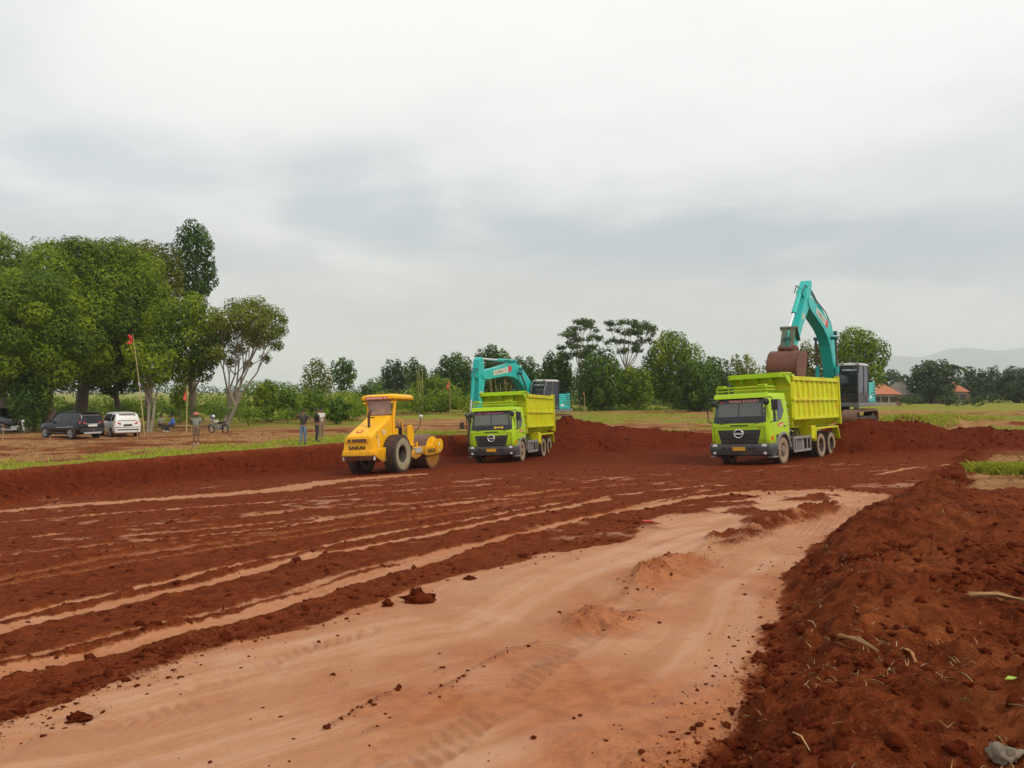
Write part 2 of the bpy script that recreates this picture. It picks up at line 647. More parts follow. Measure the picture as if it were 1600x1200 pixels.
# road mask with a frayed edge
rdist, _, _ = seg_dist(x, y, ROAD, True)
rin = in_poly(x, y, ROAD)
rsd = np.where(rin, rdist, -rdist) + .30 * fbm(x, y, .9, 4, 21) + .10 * fbm(x, y, 4, 3, 22)
road = sm(rsd, -.10, .14) * (1 - heap)
# loose crumbly soil everywhere else in the pit
rough1 = fbm(x, y, 1.4, 5, 31, .62)
rough2 = fbm(x, y, 7.0, 4, 32, .6)
crumb = np.maximum(fbm(x, y, 9.0, 3, 33, .6), 0)
clod = np.maximum(fbm(x, y, 3.3, 3, 34, .55) - .12, 0)
pale = np.zeros_like(x)
trk = np.zeros_like(x)
dz = np.zeros_like(x)
for i, (pl, hw, pn, dep) in enumerate(TRACKS):
    d, s, side = seg_dist(x, y, pl)
    sel = d < hw + .8
    if not sel.any():
        continue
    e = d + .45 * hw * fbm(x, y, 2.6, 3, 41 + i)
    core = sm(e, hw + .05, hw - .05)
    core = core * sel
    brk = sm(fbm(x, y * 1.0, 1.1, 3, 50 + i), -.55 + (1 - pn) * .7, -.1 + (1 - pn) * .7)
    pale = np.maximum(pale, core * (.72 + .28 * brk) * min(1, pn + .22))
    trk = np.maximum(trk, core)
    berm = np.exp(-((e - hw - .16) / .12) ** 2) * sel
    dz += -.45 * dep * core + .022 * berm * (1 + .9 * rough2) + core * .010 * np.sin(s * 2 * math.pi / .22 + 3 * side * d)
scuff = sm(fbm(x, y * 2.2, .55, 4, 61), .12, .42) * sm(fbm(x, y, 2.2, 3, 62), -.25, .3) * sm(y, 9, 13) * (1 - sm(y, 27, 33)) * .55
pale = np.maximum(pale, scuff * inpit)
rgd, rgs, rgside = seg_dist(x, y, RIDGE)
rdg = np.exp(-(rgd / (.26 + .12 * fbm(x, y, .8, 2, 66))) ** 2) * sm(fbm(x, y, .7, 3, 64), -.30, .35)
rdg = rdg * (1 - .75 * sm(7.2 - y, 0, 2.2))
rdark = np.exp(-(rgd / (.36 + .15 * fbm(x, y, .9, 2, 70))) ** 2) * sm(fbm(x, y, 1.0, 3, 71), -.35, .25) * sm(y, 8.0, 10.5)
isl = sm(fbm(x, y, .75, 4, 131), .02, .30) * sm(y, 11.5, 14.5)
roadp = road * (1 - .95 * np.clip(rdark * 1.3 + isl * .9, 0, 1))
pale = np.maximum(pale, roadp) * inpit
loose = inpit * (1 - np.maximum(road, trk * .85))
# machines stand on firm, trodden ground
firm = np.zeros_like(x)
for (mx, my), hd in MACHINES:
    ch, sh = math.cos(R(hd)), math.sin(R(hd))
    lx = (x - mx) * ch + (y - my) * sh
    ly = -(x - mx) * sh + (y - my) * ch
    L0 = -7 if hd < 0 else -2
    L1 = 2 if hd < 0 else 4.2
    dd = np.maximum(np.maximum(L0 - lx, lx - L1), np.abs(ly) - 1.5)
    firm = np.maximum(firm, 1 - sm(dd, 0, 1.0))
relief = loose * (1 - .88 * firm)
far = sm(y, 10, 34)
dz += relief * (.045 * rough1 + .022 * rough2 + .05 * clod + .020 * crumb) * (1 - .25 * far)
# road: long shallow ruts, a churned ridge between the two lanes, fine scrapes
dz += road * (.17 * np.maximum(rdg, rdark) * (1 + .8 * rough2 + .5 * crumb) + .012 * fbm(x, y, .5, 3, 65) + .004 * rough2)
drags = np.abs(rgside * rgd)
dz += road * .006 * np.sin(drags * 2 * math.pi / .55 + 2.5 * fbm(x, y, .35, 3, 67)) * sm(fbm(x, y, .6, 2, 68), -.2, .3)
# cracks and crumbs along drag lines on the left lane
dl, dls, _ = seg_dist(x, y, gpl([(560, 1160), (640, 1105), (720, 1062), (790, 1020), (840, 1000)]))
dl2, _, _ = seg_dist(x, y, gpl([(430, 1190), (560, 1110), (640, 1070), (690, 1045)]))
crk = np.maximum(np.exp(-(dl / .035) ** 2), np.exp(-(dl2 / .03) ** 2)) * sm(fbm(x, y, 4, 2, 69), -.3, .25)
dz += road * .02 * crk
dz += road * isl * .035 * (1 + rough2 + 1.5 * crumb)
# tyre prints pressed into the clay
TREAD = [(gpl([(110, 1118), (150, 1092), (195, 1072), (225, 1082), (240, 1110)]), .22), (gpl([(330, 1065), (395, 1040), (470, 1010), (560, 985)]), .20), (gpl([(620, 1190), (760, 1090), (880, 1000), (1000, 930), (1100, 875)]), .26),
         (gpl([(1010, 800), (1050, 806), (1085, 800)]), .5), (gpl([(1120, 1200), (1165, 1110), (1190, 1040), (1205, 975)]), .16), (gpl([(1385, 778), (1340, 800), (1290, 826), (1240, 858)]), .45), (gpl([(60, 1160), (200, 1125), (330, 1105)]), .2)]
trd = np.zeros_like(x)
for i, (pl, hw_) in enumerate(TREAD):
    d, s_, side = seg_dist(x, y, pl)
    core = sm(d + .05 * fbm(x, y, 5, 2, 141 + i), hw_ + .03, hw_ - .03) * sm(fbm(x, y, 1.6, 2, 151 + i), -.5, .0)
    lug = np.sin((s_ + .6 * d) * 2 * math.pi / .115)
    trd = np.maximum(trd, core * (.5 + .5 * lug))
    dz += road * core * (-.016 + .012 * lug)
# spoil heap: heavy clods
hp = heap
ridged = 1 - np.abs(fbm(x, y, 1.5, 4, 75, .55)) * 2
rid2 = 1 - np.abs(fbm(x, y, 4.2, 4, 76, .6)) * 2.2
lump = np.maximum(fbm(x, y, 2.1, 2, 77) - .25, 0)
dz += hp * (.14 * rough1 + .045 * rough2 + .16 * lump * (1 + .6 * rough2) + .030 * crumb + .06 * (ridged - .5) + .030 * (rid2 - .5)) * (1 - .30 * sm(y, 8, 14))
# bank faces: gullies and slumped lumps
bank = np.clip(4 * wq * (1 - wq), 0, 1) * (1 - heap)
gul = fbm(mk['arc'], sd * .25, 1.6, 3, 81)
dz += bank * (.17 * gul + .07 * rough1 + .04 * rough2)
mo = np.maximum(m1, m2)
dz += mo * (.07 * rough1 + .04 * rough2 + .06 * clod)
dz += m3 * (.12 * rough1 + .05 * rough2)
# natural ground
nat = wq * (1 - heap) * (1 - np.maximum(mo, m3))
dz += nat * (.05 * fbm(x, y, .5, 4, 91) + .018 * rough2) * (1 - sm(y, 70, 150))
lip = np.exp(-((sd + .25) / .28) ** 2) * (y < 50) * (1 - heap)
dz += lip * .06 * (rough1 + .3)
z = z + dz

# ---- what the ground is made of
stripes = fbm(x * .16, y * .55 + x * .02, 1.0, 4, 95)
out = -sd
gl = sm(out, .15, .6) * (1 - sm(out, 4.2, 8.0 + 2.5 * fbm(x, y, .2, 2, 96))) * (1 - sm(x, -2, 1)) * (1 - sm(y, 50, 56))
grass = gl * sm(fbm(x, y, .8, 4, 97) + .45 * rough2 + .3 * sm(3.0 - out, 0, 2), -.45, .30)
mid = sm(x, 1, 5) * (1 - sm(x, 17, 22)) * sm(y, 45, 48) * (1 - sm(y, 92, 100))
grass = np.maximum(grass, mid * sm(stripes + .25 * rough2, -.12, .22) * .95)
grass = np.maximum(grass, sm(y, 85, 105) * (.75 + .25 * sm(stripes, -.3, .3)))
gpt = gp(1585, 738)
pd = np.hypot((x - gpt.x - .6) / 2.0, (y - gpt.y - .2) / 1.15) + .25 * fbm(x, y, 1.0, 3, 98)
patch = sm(pd, 1.15, .75)
grass = np.maximum(grass, patch)
rgt = sm(x, 20, 24) * sm(y, 46, 50) * (1 - sm(y, 85, 95))
grass = np.maximum(grass, rgt * sm(fbm(x, y * 1.6, .22, 4, 99), -.15, .25) * .9)
leftfar = (1 - sm(x, -6, -2)) * sm(y, 55, 62)
grass = np.maximum(grass, leftfar * sm(fbm(x, y, .25, 3, 100), -.3, .2))
grass = grass * wq * (1 - heap) * (1 - np.maximum(mo, m3 * .25)) * sm(out, -.05, .3)
tan = wq * (1 - heap) * (1 - mo) * sm(out, .0, .45)
# brown churned earth shows through the tan in streaks
tan = tan * (.35 + .65 * sm(stripes + .5 * fbm(x, y, .7, 3, 101), -.45, .15))
orange = np.clip(roadp * (rdg * 1.0 + .95 * np.exp(-(rgd / .75) ** 2) * sm(fbm(x, y, .8, 4, 113), -.25, .35) * (1 - .6 * sm(y, 10, 13)) + sm(fbm(x, y, .45, 4, 111), .10, .55) * .75 + .35 * sm(rsd, .5, .05)), 0, 1)
orange = np.maximum(orange, inpit * (1 - road) * trk * .5)
orange = np.maximum(orange, heap * sm(fbm(x, y, 1.1, 4, 112), .0, .6) * .4 * (1 - sm(y, 7, 13)))
moist = np.clip(np.maximum(bank, mo) + sm(y, 27, 36) * inpit * .8 + heap * .35, 0, 1)

A1 = np.stack([pale, grass, orange, moist], 1).astype(np.float32)
# wheel-polished streaks run along the road
LANE = gpl([(-700, 1290), (-200, 1255), (150, 1205), (420, 1140)]) + RIDGE
lnd, lns, lnside = seg_dist(x, y, LANE)
streak = fbm(lnside * lnd * 5.0 + .35 * fbm(x, y, .5, 2, 120), lns * .22, 1.0, 5, 121, .62)
streak = sm(streak, -.35, .45)
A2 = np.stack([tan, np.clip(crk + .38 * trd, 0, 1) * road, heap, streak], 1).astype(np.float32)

gm, t = new_mat('red_laterite_ground')
co = t.n('ShaderNodeTexCoord').outputs['Object']
a1 = t.n('ShaderNodeAttribute', attribute_name='mask_a')
a2 = t.n('ShaderNodeAttribute', attribute_name='mask_b')
s1 = t.n('ShaderNodeSeparateColor', inp={0: a1.outputs['Color']}).outputs
s2 = t.n('ShaderNodeSeparateColor', inp={0: a2.outputs['Color']}).outputs
nA = t.noise(co, 1.1, 6, .6)
nB = t.noise(co, 6.5, 6, .65)
nC = t.noise(co, 34.0, 5, .65)
nD = t.noise(co, .28, 4, .55)
nE = t.noise(co, 95.0, 4, .7)
soil = t.mix(t.sstep(nB, .3, .72), (.092, .0158, .0048), (.200, .042, .0120))
soil = t.mix(t.m('MULTIPLY', t.sstep(nC, .50, .72), .75), soil, (.29, .090, .030))
soil = t.mix(t.m('MULTIPLY', t.sstep(nA, .50, .72), .40), soil, (.215, .056, .016))
wet = t.mix(t.sstep(nB, .3, .75), (.080, .0118, .0038), (.142, .0240, .0074))
soil = t.mix(t.m('MULTIPLY', a1.outputs['Alpha'], .85), soil, wet)
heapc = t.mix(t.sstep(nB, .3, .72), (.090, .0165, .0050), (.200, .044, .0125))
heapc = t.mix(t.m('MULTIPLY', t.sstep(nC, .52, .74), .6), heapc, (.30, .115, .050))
heapc = t.mix(t.m('MULTIPLY', t.sstep(t.noise(co, 1.9, 6, .65), .50, .66), .65), heapc, (.062, .0130, .0042))  # shaded hollows put into the heap colour as dark noise patches
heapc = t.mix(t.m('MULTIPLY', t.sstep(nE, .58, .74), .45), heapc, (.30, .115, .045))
soil = t.mix(t.m('MULTIPLY', t.sstep(nE, .60, .76), .35), soil, (.30, .11, .045))
soil = t.mix(t.m('MULTIPLY', t.sstep(nE, .42, .28), .5), soil, (.045, .0095, .0035))
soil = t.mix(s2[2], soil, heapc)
pal = t.mix(t.sstep(nA, .30, .70), (.41, .180, .082), (.485, .250, .132))
pal = t.mix(t.m('MULTIPLY', t.sstep(nB, .50, .72), .42), pal, (.35, .15, .078))
pal = t.mix(t.m('MULTIPLY', t.sstep(nD, .50, .68), .50), pal, (.40, .175, .085))
pal = t.mix(t.m('MULTIPLY', t.sstep(t.noise(co, 2.6, 5, .6), .55, .72), .35), pal, (.55, .33, .235))
ora = t.mix(t.sstep(nB, .3, .7), (.235, .058, .015), (.40, .135, .042))
pal = t.mix(t.m('MULTIPLY', t.sstep(a2.outputs['Alpha'], .55, 1.0), .35), pal, (.53, .31, .215))
pal = t.mix(t.m('MULTIPLY', t.sstep(a2.outputs['Alpha'], .45, .0), .38), pal, (.33, .135, .065))
pal = t.mix(t.m('MULTIPLY', t.sstep(nE, .56, .74), .30), pal, (.58, .36, .26))
pal = t.mix(t.m('MULTIPLY', t.sstep(nE, .44, .28), .40), pal, (.24, .09, .042))
# thin skins of clay let the soil through as grit
grit = t.m('MULTIPLY', t.sstep(nC, .57, .70), .42)
pal = t.mix(grit, pal, (.22, .078, .036))
pf = t.m('ADD', s1[0], t.m('MULTIPLY', t.m('SUBTRACT', nC, .5), 1.1))
pf = t.m('MULTIPLY', t.sstep(pf, .28, .78), t.sstep(s1[0], .02, .2))
c = t.mix(pf, soil, pal)
c = t.mix(t.m('MULTIPLY', s1[2], .80), c, ora)
tanc = t.mix(t.sstep(nA, .3, .7), (.235, .105, .042), (.37, .20, .085))
tanc = t.mix(t.m('MULTIPLY', t.sstep(nB, .5, .75), .5), tanc, (.36, .205, .095))
brown = t.mix(t.sstep(nB, .3, .7), (.105, .038, .020), (.20, .082, .042))
tf = t.sstep(t.m('ADD', s2[0], t.m('MULTIPLY', t.m('SUBTRACT', nB, .5), .9)), .25, .75)
c = t.mix(t.m('MULTIPLY', tf, t.sstep(s2[0], .02, .2)), c, tanc)
grc = t.mix(t.sstep(nB, .3, .7), (.185, .160, .022), (.265, .250, .040))
grc = t.mix(t.sstep(nD, .42, .62), grc, (.20, .225, .034))
grc = t.mix(t.m('MULTIPLY', t.sstep(nA, .55, .72), .6), grc, (.27, .215, .075))
gf = t.sstep(t.m('ADD', s1[1], t.m('MULTIPLY', t.m('SUBTRACT', nC, .5), .8)), .30, .66)
c = t.mix(t.m('MULTIPLY', gf, t.sstep(s1[1], .03, .25)), c, grc)
c = t.mix(t.m('MULTIPLY', s2[1], .5), c, (.16, .055, .025))
rg = t.m('SUBTRACT', .95, t.m('MULTIPLY', pf, .30))
bs = t.n('ShaderNodeBsdfPrincipled', inp={'Base Color': c, 'Roughness': rg, 'Specular IOR Level': t.m('ADD', .03, t.m('MULTIPLY', pf, .10))})
hgt = t.m('ADD', t.m('ADD', t.m('MULTIPLY', nB, 1.0), t.m('MULTIPLY', nC, .6)), t.m('MULTIPLY', nE, .22))
bstr = t.m('SUBTRACT', .9, t.m('MULTIPLY', pf, .48))
bmp = t.n('ShaderNodeBump', inp={'Strength': bstr, 'Distance': .06, 'Height': hgt})
t.t.links.new(bmp.outputs[0], bs.inputs['Normal'])
t.n('ShaderNodeOutputMaterial', inp={0: bs.outputs[0]})
GROUND = gm

idx = np.arange(nr * nc).reshape(nr, nc)
quads = np.stack([idx[:-1, :-1], idx[:-1, 1:], idx[1:, 1:], idx[1:, :-1]], -1).reshape(-1, 4)
co3 = np.stack([x, y, z], 1).astype(np.float32)
# vertex normals of the whole sheet, kept where the sheet is divided
P3 = co3.reshape(nr, nc, 3)
du = np.gradient(P3, axis=1)
dv = np.gradient(P3, axis=0)
nrm = np.cross(du, dv).reshape(-1, 3)
nrm /= np.linalg.norm(nrm, axis=1, keepdims=True) + 1e-12

qc = quads[:, 0]
cls = np.zeros(len(quads), np.int8)                                   # 0 field
cls[(wq[qc] < .5)] = 1                                                # pit floor
cls[(wq[qc] > .04) & (wq[qc] < .96) & (heap[qc] < .3) & (y[qc] > 17)] = 3
cls[(road[qc] > .5) & (cls == 1)] = 2
cls[(heap[qc] > .35)] = 6
cls[m1[qc] > .5] = 4
cls[m2[qc] > .5] = 5
cls[m3[qc] > .5] = 7
GROUND_PARTS = {
    0: ('field', 'dry brown and grassy field around and behind the pit', 'field'),
    1: ('pit_floor', 'dark red loose soil floor of the pit crossed by wheel tracks', 'ground'),
    2: ('haul_road', 'smooth pale pink clay haul road curving through the foreground', 'road'),
    3: ('embankment', 'red earth bank round the edge of the pit', 'embankment'),
    4: ('soil_mound', 'dark red soil mound behind the left dump truck', 'soil mound'),
    5: ('soil_mound', 'dark red soil mound behind the right dump truck', 'soil mound'),
    6: ('spoil_heap', 'rough red spoil heap with straw in the right foreground', 'soil heap'),
    7: ('grassy_mound', 'low weedy earth mounds far right before the houses', 'soil mound'),
}


def sub_mesh(name, qsel):
    q = quads[qsel]
    used, inv = np.unique(q, return_inverse=True)
    inv = inv.reshape(-1, 4)
    me = bpy.data.meshes.new(name)
    me.vertices.add(len(used))
    me.vertices.foreach_set('co', co3[used].ravel())
    me.loops.add(len(inv) * 4)
    me.loops.foreach_set('vertex_index', inv.ravel().astype(np.int32))
    me.polygons.add(len(inv))
    me.polygons.foreach_set('loop_start', np.arange(0, len(inv) * 4, 4, dtype=np.int32))
    me.polygons.foreach_set('use_smooth', np.ones(len(inv), bool))
    me.update(calc_edges=True)
    for nm, arr in (('mask_a', A1), ('mask_b', A2)):
        at = me.attributes.new(nm, 'FLOAT_COLOR', 'POINT')
        at.data.foreach_set('color', arr[used].ravel())
    me.normals_split_custom_set_from_vertices(nrm[used])
    me.materials.append(GROUND)
    return me


for k, (nm, lab, cat) in GROUND_PARTS.items():
    qs = np.nonzero(cls == k)[0]
    if len(qs):
        o = link(nm, sub_mesh(nm, qs), GROUND)
        tag(o, lab, cat, kind='structure')

# look-up of the finished surface
def zfin(px_, py_):
    r = np.interp(py_, ys, np.arange(nr))
    c_ = np.interp(px_ / (py_ + 1.5), ks, np.arange(nc))
    r0 = np.clip(np.floor(r).astype(int), 0, nr - 2)
    c0 = np.clip(np.floor(c_).astype(int), 0, nc - 2)
    fr, fc = r - r0, c_ - c0
    Z = P3[:, :, 2]
    return (Z[r0, c0] * (1 - fc) + Z[r0, c0 + 1] * fc) * (1 - fr) + (Z[r0 + 1, c0] * (1 - fc) + Z[r0 + 1, c0 + 1] * fc) * fr


def lookup(arr, px_, py_):
    r = np.rint(np.interp(py_, ys, np.arange(nr))).astype(int)
    c_ = np.rint(np.interp(px_ / (py_ + 1.5), ks, np.arange(nc))).astype(int)
    return arr.reshape(nr, nc)[r, c_]


def zs(x_, y_):
    return float(zfin(np.array([x_]), np.array([y_]))[0])


def gnd(px_, py_):
    p = gp(px_, py_)
    p.z = zs(p.x, p.y)
    return p

# ------------------------------------------------------------------ vehicle materials
LIME = M('lime_paint', (.40, .60, .003), .42, var=.07, dirt=.08, spec=.35, mud=(.45, 1.35))
LIME_BODY = M('dusty_lime_paint', (.58, .60, .003), .5, var=.12, vscale=1.2, dirt=.42, dscale=1.1, dcol=(.56, .33, .015), spec=.3)
BLACK = M('black_plastic', (.028, .028, .030), .55, dirt=.25, dcol=(.12, .07, .045))
CHASSIS = M('grimy_black_steel', (.03, .027, .025), .7, dirt=.5, dcol=(.14, .085, .055))
CHROME = M('bright_metal', (.75, .75, .74), .22, metal=.9, var=.04)
GREYMET = M('grey_steel', (.30, .29, .27), .5, metal=.3, dirt=.35, dcol=(.22, .15, .10))
RUBBER = M('dusty_tyre_tread', (.050, .036, .028), .9, dirt=.55, dcol=(.13, .07, .042), bump=.4, bscale=30)
SIDEWALL = M('dusty_tyre_sidewall', (.30, .205, .125), .9, var=.18, dirt=.3, dcol=(.20, .11, .06))
HUBM = M('dusty_wheel_hub', (.22, .165, .11), .7, var=.2, dirt=.3)
PANE = glass_mat('truck_glass', (.045, .05, .047), .07)
DARKPANE = glass_mat('dark_glass', (.012, .013, .014), .05)
LENS = M('lamp_lens', (.60, .60, .57), .15, var=.05, coat=.6)
AMBER = M('amber_lens', (.75, .16, .01), .25, var=.1, coat=.5)
REDLENS = M('red_lens', (.45, .015, .02), .2, var=.1, coat=.5)
PLATE = M('yellow_plate', (.72, .36, .01), .5, var=.05)
RED_INK = M('red_print', (.62, .035, .03), .5, var=.05)
PINK_INK = M('pink_print', (.62, .09, .24), .5, var=.05)
YEL_INK = M('yellow_print', (.80, .52, .03), .5, var=.05)
WHITE_INK = M('white_print', (.78, .76, .72), .5, var=.03)
BLACK_INK = M('black_print', (.012, .011, .010), .5, var=.03)
SOIL = M('dug_red_soil', (.115, .034, .017), .95, var=.35, vscale=5, bump=1.0, bscale=9)


def tyre_prof(r, w_, rim):
    h = w_ / 2
    return [(rim, -h * .80), (rim + .03, -h * .92), ((rim + r) / 2, -h), (r - .05, -h * .93), (r - .012, -h * .72), (r, -h * .3), (r, h * .3), (r - .012, h * .72), (r - .05, h * .93), ((rim + r) / 2, h), (rim + .03, h * .92), (rim, h * .80), (rim, -h * .80)]


def truck_wheel(parent, x_, y_, out, r=.525, w_=.28, dual=False, name='wheel', pos_z=None):
    """out = +1 when the outer face looks to +y"""
    cz = r - .015 if pos_z is None else pos_z
    wh = MB()
    wh.lathe([(r - .05, -w_ / 2 * .93), (r - .012, -w_ / 2 * .72), (r, -w_ / 2 * .3), (r, w_ / 2 * .3), (r - .012, w_ / 2 * .72), (r - .05, w_ / 2 * .93)], (x_, y_, cz), 'y', 36)
    for k in range(40):                                       # tread blocks
        a = 2 * math.pi * k / 40
        for s in (-1, 1):
            wh.obox((x_ + math.cos(a) * (r + .004), y_ + s * w_ * .25, cz + math.sin(a) * (r + .004)), (.022, w_ * .40, .045), (0, -a, 0))
    o = wh.build(name, RUBBER, parent, 35)
    sw = MB()
    rim = r * .56
    h = w_ / 2
    sw.lathe([(rim, out * h * .80), (rim + .03, out * h * .95), ((rim + r) / 2, out * h * 1.02), (r - .05, out * h * .93)], (x_, y_, cz), 'y', 36)
    sw.lathe([(rim, -out * h * .80), ((rim + r) / 2, -out * h), (r - .05, -out * h * .93)], (x_, y_, cz), 'y', 36)
    sw.build('sidewall', SIDEWALL, o, 50)
    hb = MB()
    if dual:                                                  # dished outward wheel of a twin pair
        hb.lathe([(rim + .005, out * h * .84), (rim - .03, out * h * .72), (rim - .05, out * h * .1), (rim - .10, -out * h * .5), (.12, -out * h * .5), (.12, out * h * .2), (.09, out * h * .45), (.0, out * h * .45)], (x_, y_, cz), 'y', 28)
    else:
        hb.lathe([(rim + .005, out * h * .84), (rim - .03, out * h * .75), (rim - .05, out * h * .35), (rim - .09, out * h * .45), (.15, out * h * .85), (.15, out * h * .98), (.09, out * h * 1.15), (.0, out * h * 1.2)], (x_, y_, cz), 'y', 28)
        for k in range(8):
            a = 2 * math.pi * k / 8
            hb.cyl((x_ + math.cos(a) * .19, y_ + out * h * .5, cz + math.sin(a) * .19), (x_ + math.cos(a) * .19, y_ + out * h * .9, cz + math.sin(a) * .19), .022, seg=6)
    hb.build('rim', CHASSIS if dual else HUBM, o, 35)
    return o


def seat_on_plane(o, x_, y_, hd, sink=0.0):
    """stand a machine on the sloping pit floor"""
    n = Vector((-.0365, .04, 1)).normalized()
    f = Vector((math.cos(R(hd)), math.sin(R(hd)), 0))
    f = (f - n * f.dot(n)).normalized()
    l_ = n.cross(f)
    zz = float(plane(x_, y_)) - sink
    o.matrix_world = Matrix(((f.x, l_.x, n.x, x_), (f.y, l_.y, n.y, y_), (f.z, l_.z, n.z, zz), (0, 0, 0, 1)))


def rrect(x0, x1, hw, r, z_, nseg=5, rear_r=.06):
    """rounded rectangle in plan: generous front corners, tight rear ones"""
    pts = []
    for (cx, cy_, a0, rr) in ((x1 - r, hw - r, 0, r), (x0 + rear_r, hw - rear_r, 90, rear_r), (x0 + rear_r, -hw + rear_r, 180, rear_r), (x1 - r, -hw + r, 270, r)):
        for k in range(nseg + 1):
            a = R(a0 + 90 * k / nseg)
            pts.append((cx + rr * math.cos(a), cy_ + rr * math.sin(a), z_))
    return pts


def build_truck(name, label, sticker):
    T = empty(name, label=label, cat='dump truck')
    # ---- cab shell
    HW = [(.62, 1.13), (1.12, 1.155), (1.60, 1.15), (2.0, 1.115), (2.5, 1.06), (2.66, 1.03)]
    XF = [(.62, 1.22), (.9, 1.27), (1.3, 1.275), (1.56, 1.235), (2.50, .97), (2.60, .90), (2.66, .80)]

    def hw(z_):
        return float(np.interp(z_, *zip(*HW)))

    def xf(z_):
        return float(np.interp(z_, *zip(*XF)))
    c_ = MB()
    zl = [1.12, 1.3, 1.45, 1.56, 1.62, 1.8, 2.1, 2.4, 2.50, 2.58, 2.64, 2.67]
    c_.rings([rrect(-.72, xf(z_), hw(z_) - (.03 if z_ > 2.65 else 0), .20, z_) for z_ in zl])
    c_.rings([rrect(.60, xf(z_), hw(z_), .20, z_) for z_ in (.62, .75, .9, 1.1, 1.125)])
    c_.box(-.72, -.60, -1.12, 1.12, .85, 1.13)
    cab = c_.build('cab', LIME, T, 40)

    def front_sheet(name_, mat_, par, zs_, yfun, off=.008, th=.012, nseg=12):
        """panel that follows the curved cab front"""
        m_ = MB()
        front, back = [], []
        for z_ in zs_:
            rowf = []
            yw = yfun(z_)
            for i in range(nseg + 1):
                yy = -yw + 2 * yw * i / nseg
                rr = .20
                h_ = hw(z_)
                ex = 0.0
                if abs(yy) > h_ - rr:
                    q = min(abs(yy) - (h_ - rr), rr * .999)
                    ex = rr - math.sqrt(rr * rr - q * q)
                rowf.append((xf(z_) - ex + off, yy, z_))
            front.append(rowf)
        m_.rings(front, cap=False, closed=False)
        return m_.build(name_, mat_, par, 60)
    front_sheet('windscreen', PANE, T, [1.60, 1.7, 1.9, 2.1, 2.3, 2.47], lambda z_: 1.03 - (z_ - 1.6) * .07, .010)
    front_sheet('windscreen_frame', BLACK, T, [1.575, 1.6, 2.48, 2.52], lambda z_: 1.075 - (z_ - 1.6) * .07, .005)
    # sun strip with its lettering
    strip = front_sheet('sun_strip', M('sun_strip', (.045, .03, .04), .35), T, [2.33, 2.46], lambda z_: .95, .016)
    def on_front(z_, off):
        return xf(z_) + off
    nrm_up = Vector((xf(2.46) - xf(2.33), 0, .13)).normalized()
    if sticker == 'right':
        # a winged mark and the owner's words
        wing = MB()
        wing.prism([(-.86, 2.42), (-.78, 2.37), (-.72, 2.42), (-.72, 2.39), (-.66, 2.44), (-.72, 2.345), (-.80, 2.345)], on_front(2.395, .018), on_front(2.395, .024), 'x')
        wing.v = [(p[0] + (xf(p[2]) - xf(2.395)), p[1], p[2]) for p in wing.v]
        wing.build('winged_mark', RED_INK, strip)
        txt('WAN DOHO', .15, (on_front(2.395, .022), .12, 2.39), (0, 1, 0), nrm_up, M('pale_red_print', (.78, .30, .26), .5), strip, ext=.002, sx_=1.3, bold=.004)
    else:
        pk = MB()
        for a_, b_ in ((-.80, -.52), (-.40, .02), (.06, .52)):
            n0 = 7
            pts = []
            for k in range(n0):
                pts.append((a_ + (b_ - a_) * k / (n0 - 1), 2.36 + .012 * ((k * 7) % 3)))
            for k in range(n0):
                pts.append((b_ - (b_ - a_) * k / (n0 - 1), 2.435 - .014 * ((k * 5) % 3)))
            pk.prism(pts, 0, .004, 'x')
        pk.v = [(p[0] + xf(p[2]) + .018, p[1], p[2]) for p in pk.v]
        pk.build('pink_lettering', PINK_INK, strip)
        txt('baxxi', .17, (xf(1.70) + .016, .36, 1.70), (0, 1, 0), Vector((xf(1.8) - xf(1.6), 0, .2)), YEL_INK, T, name='dash_lettering', ext=.002, sx_=1.2, bold=.012)
    # dashboard band and paler cabin patches, as coloured sheets laid on the windscreen
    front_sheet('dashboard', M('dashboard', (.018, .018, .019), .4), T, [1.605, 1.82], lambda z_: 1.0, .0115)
    cab_in = MB()
    for (ya, yb, za, zb) in ((-.86, -.08, 1.83, 2.31), (.0, .80, 1.83, 2.31)):
        n_ = 4
        rows_ = []
        for z_ in (za, zb):
            rows_.append([(xf(z_) + .0115, ya + (yb - ya) * i / n_, z_) for i in range(n_ + 1)])
        cab_in.rings(rows_, cap=False, closed=False)
    cab_in.build('cabin_patch', glass_mat('cabin_seen_in_glass', (.11, .125, .10), .1), T)
    # ---- sun visor and roof rails
    v_ = MB()
    v_.prism([(1.04, 2.50), (1.10, 2.50), (1.02, 2.66), (.90, 2.69), (.90, 2.65)], -1.03, 1.03)
    v_.build('sun_visor', LIME, T, bevel=.012)
    for zz in (2.79, 2.91):
        rr = MB()
        rr.tube([(.25, -1.02, zz), (.80, -1.04, zz), (.92, -.98, zz), (.92, .98, zz), (.80, 1.04, zz), (.25, 1.02, zz)], .024, 8)
        rr.build('roof_rail', LIME, T, 60)
    for yy in (-.98, -.5, .35, .98):
        pp = MB()
        pp.tube([(.88, yy, 2.64), (.91, yy, 2.91)], .022, 8)
        pp.build('rail_post', LIME, T, 60)
    for yy in (-.80, .80):
        b_ = MB()
        b_.box(.70, .95, yy - .14, yy + .14, 2.945, 3.0)
        b_.build('roof_lamp', LIME, T, bevel=.012)
    # ---- nose
    g_ = front_sheet('grille', BLACK, T, [.82, 1.0, 1.2, 1.33], lambda z_: .70 + (z_ - .82) * .28, .012)
    for zz in (.90, 1.02, 1.20):
        s_ = MB()
        yw = .64 + (zz - .82) * .28
        s_.box(xf(zz) + .010, xf(zz) + .030, -yw, yw, zz - .022, zz + .022)
        s_.build('slat', CHASSIS if zz != 1.02 else BLACK, g_, bevel=.006)
    em = MB()
    er, ez = .175, 1.19
    ring_pts = []
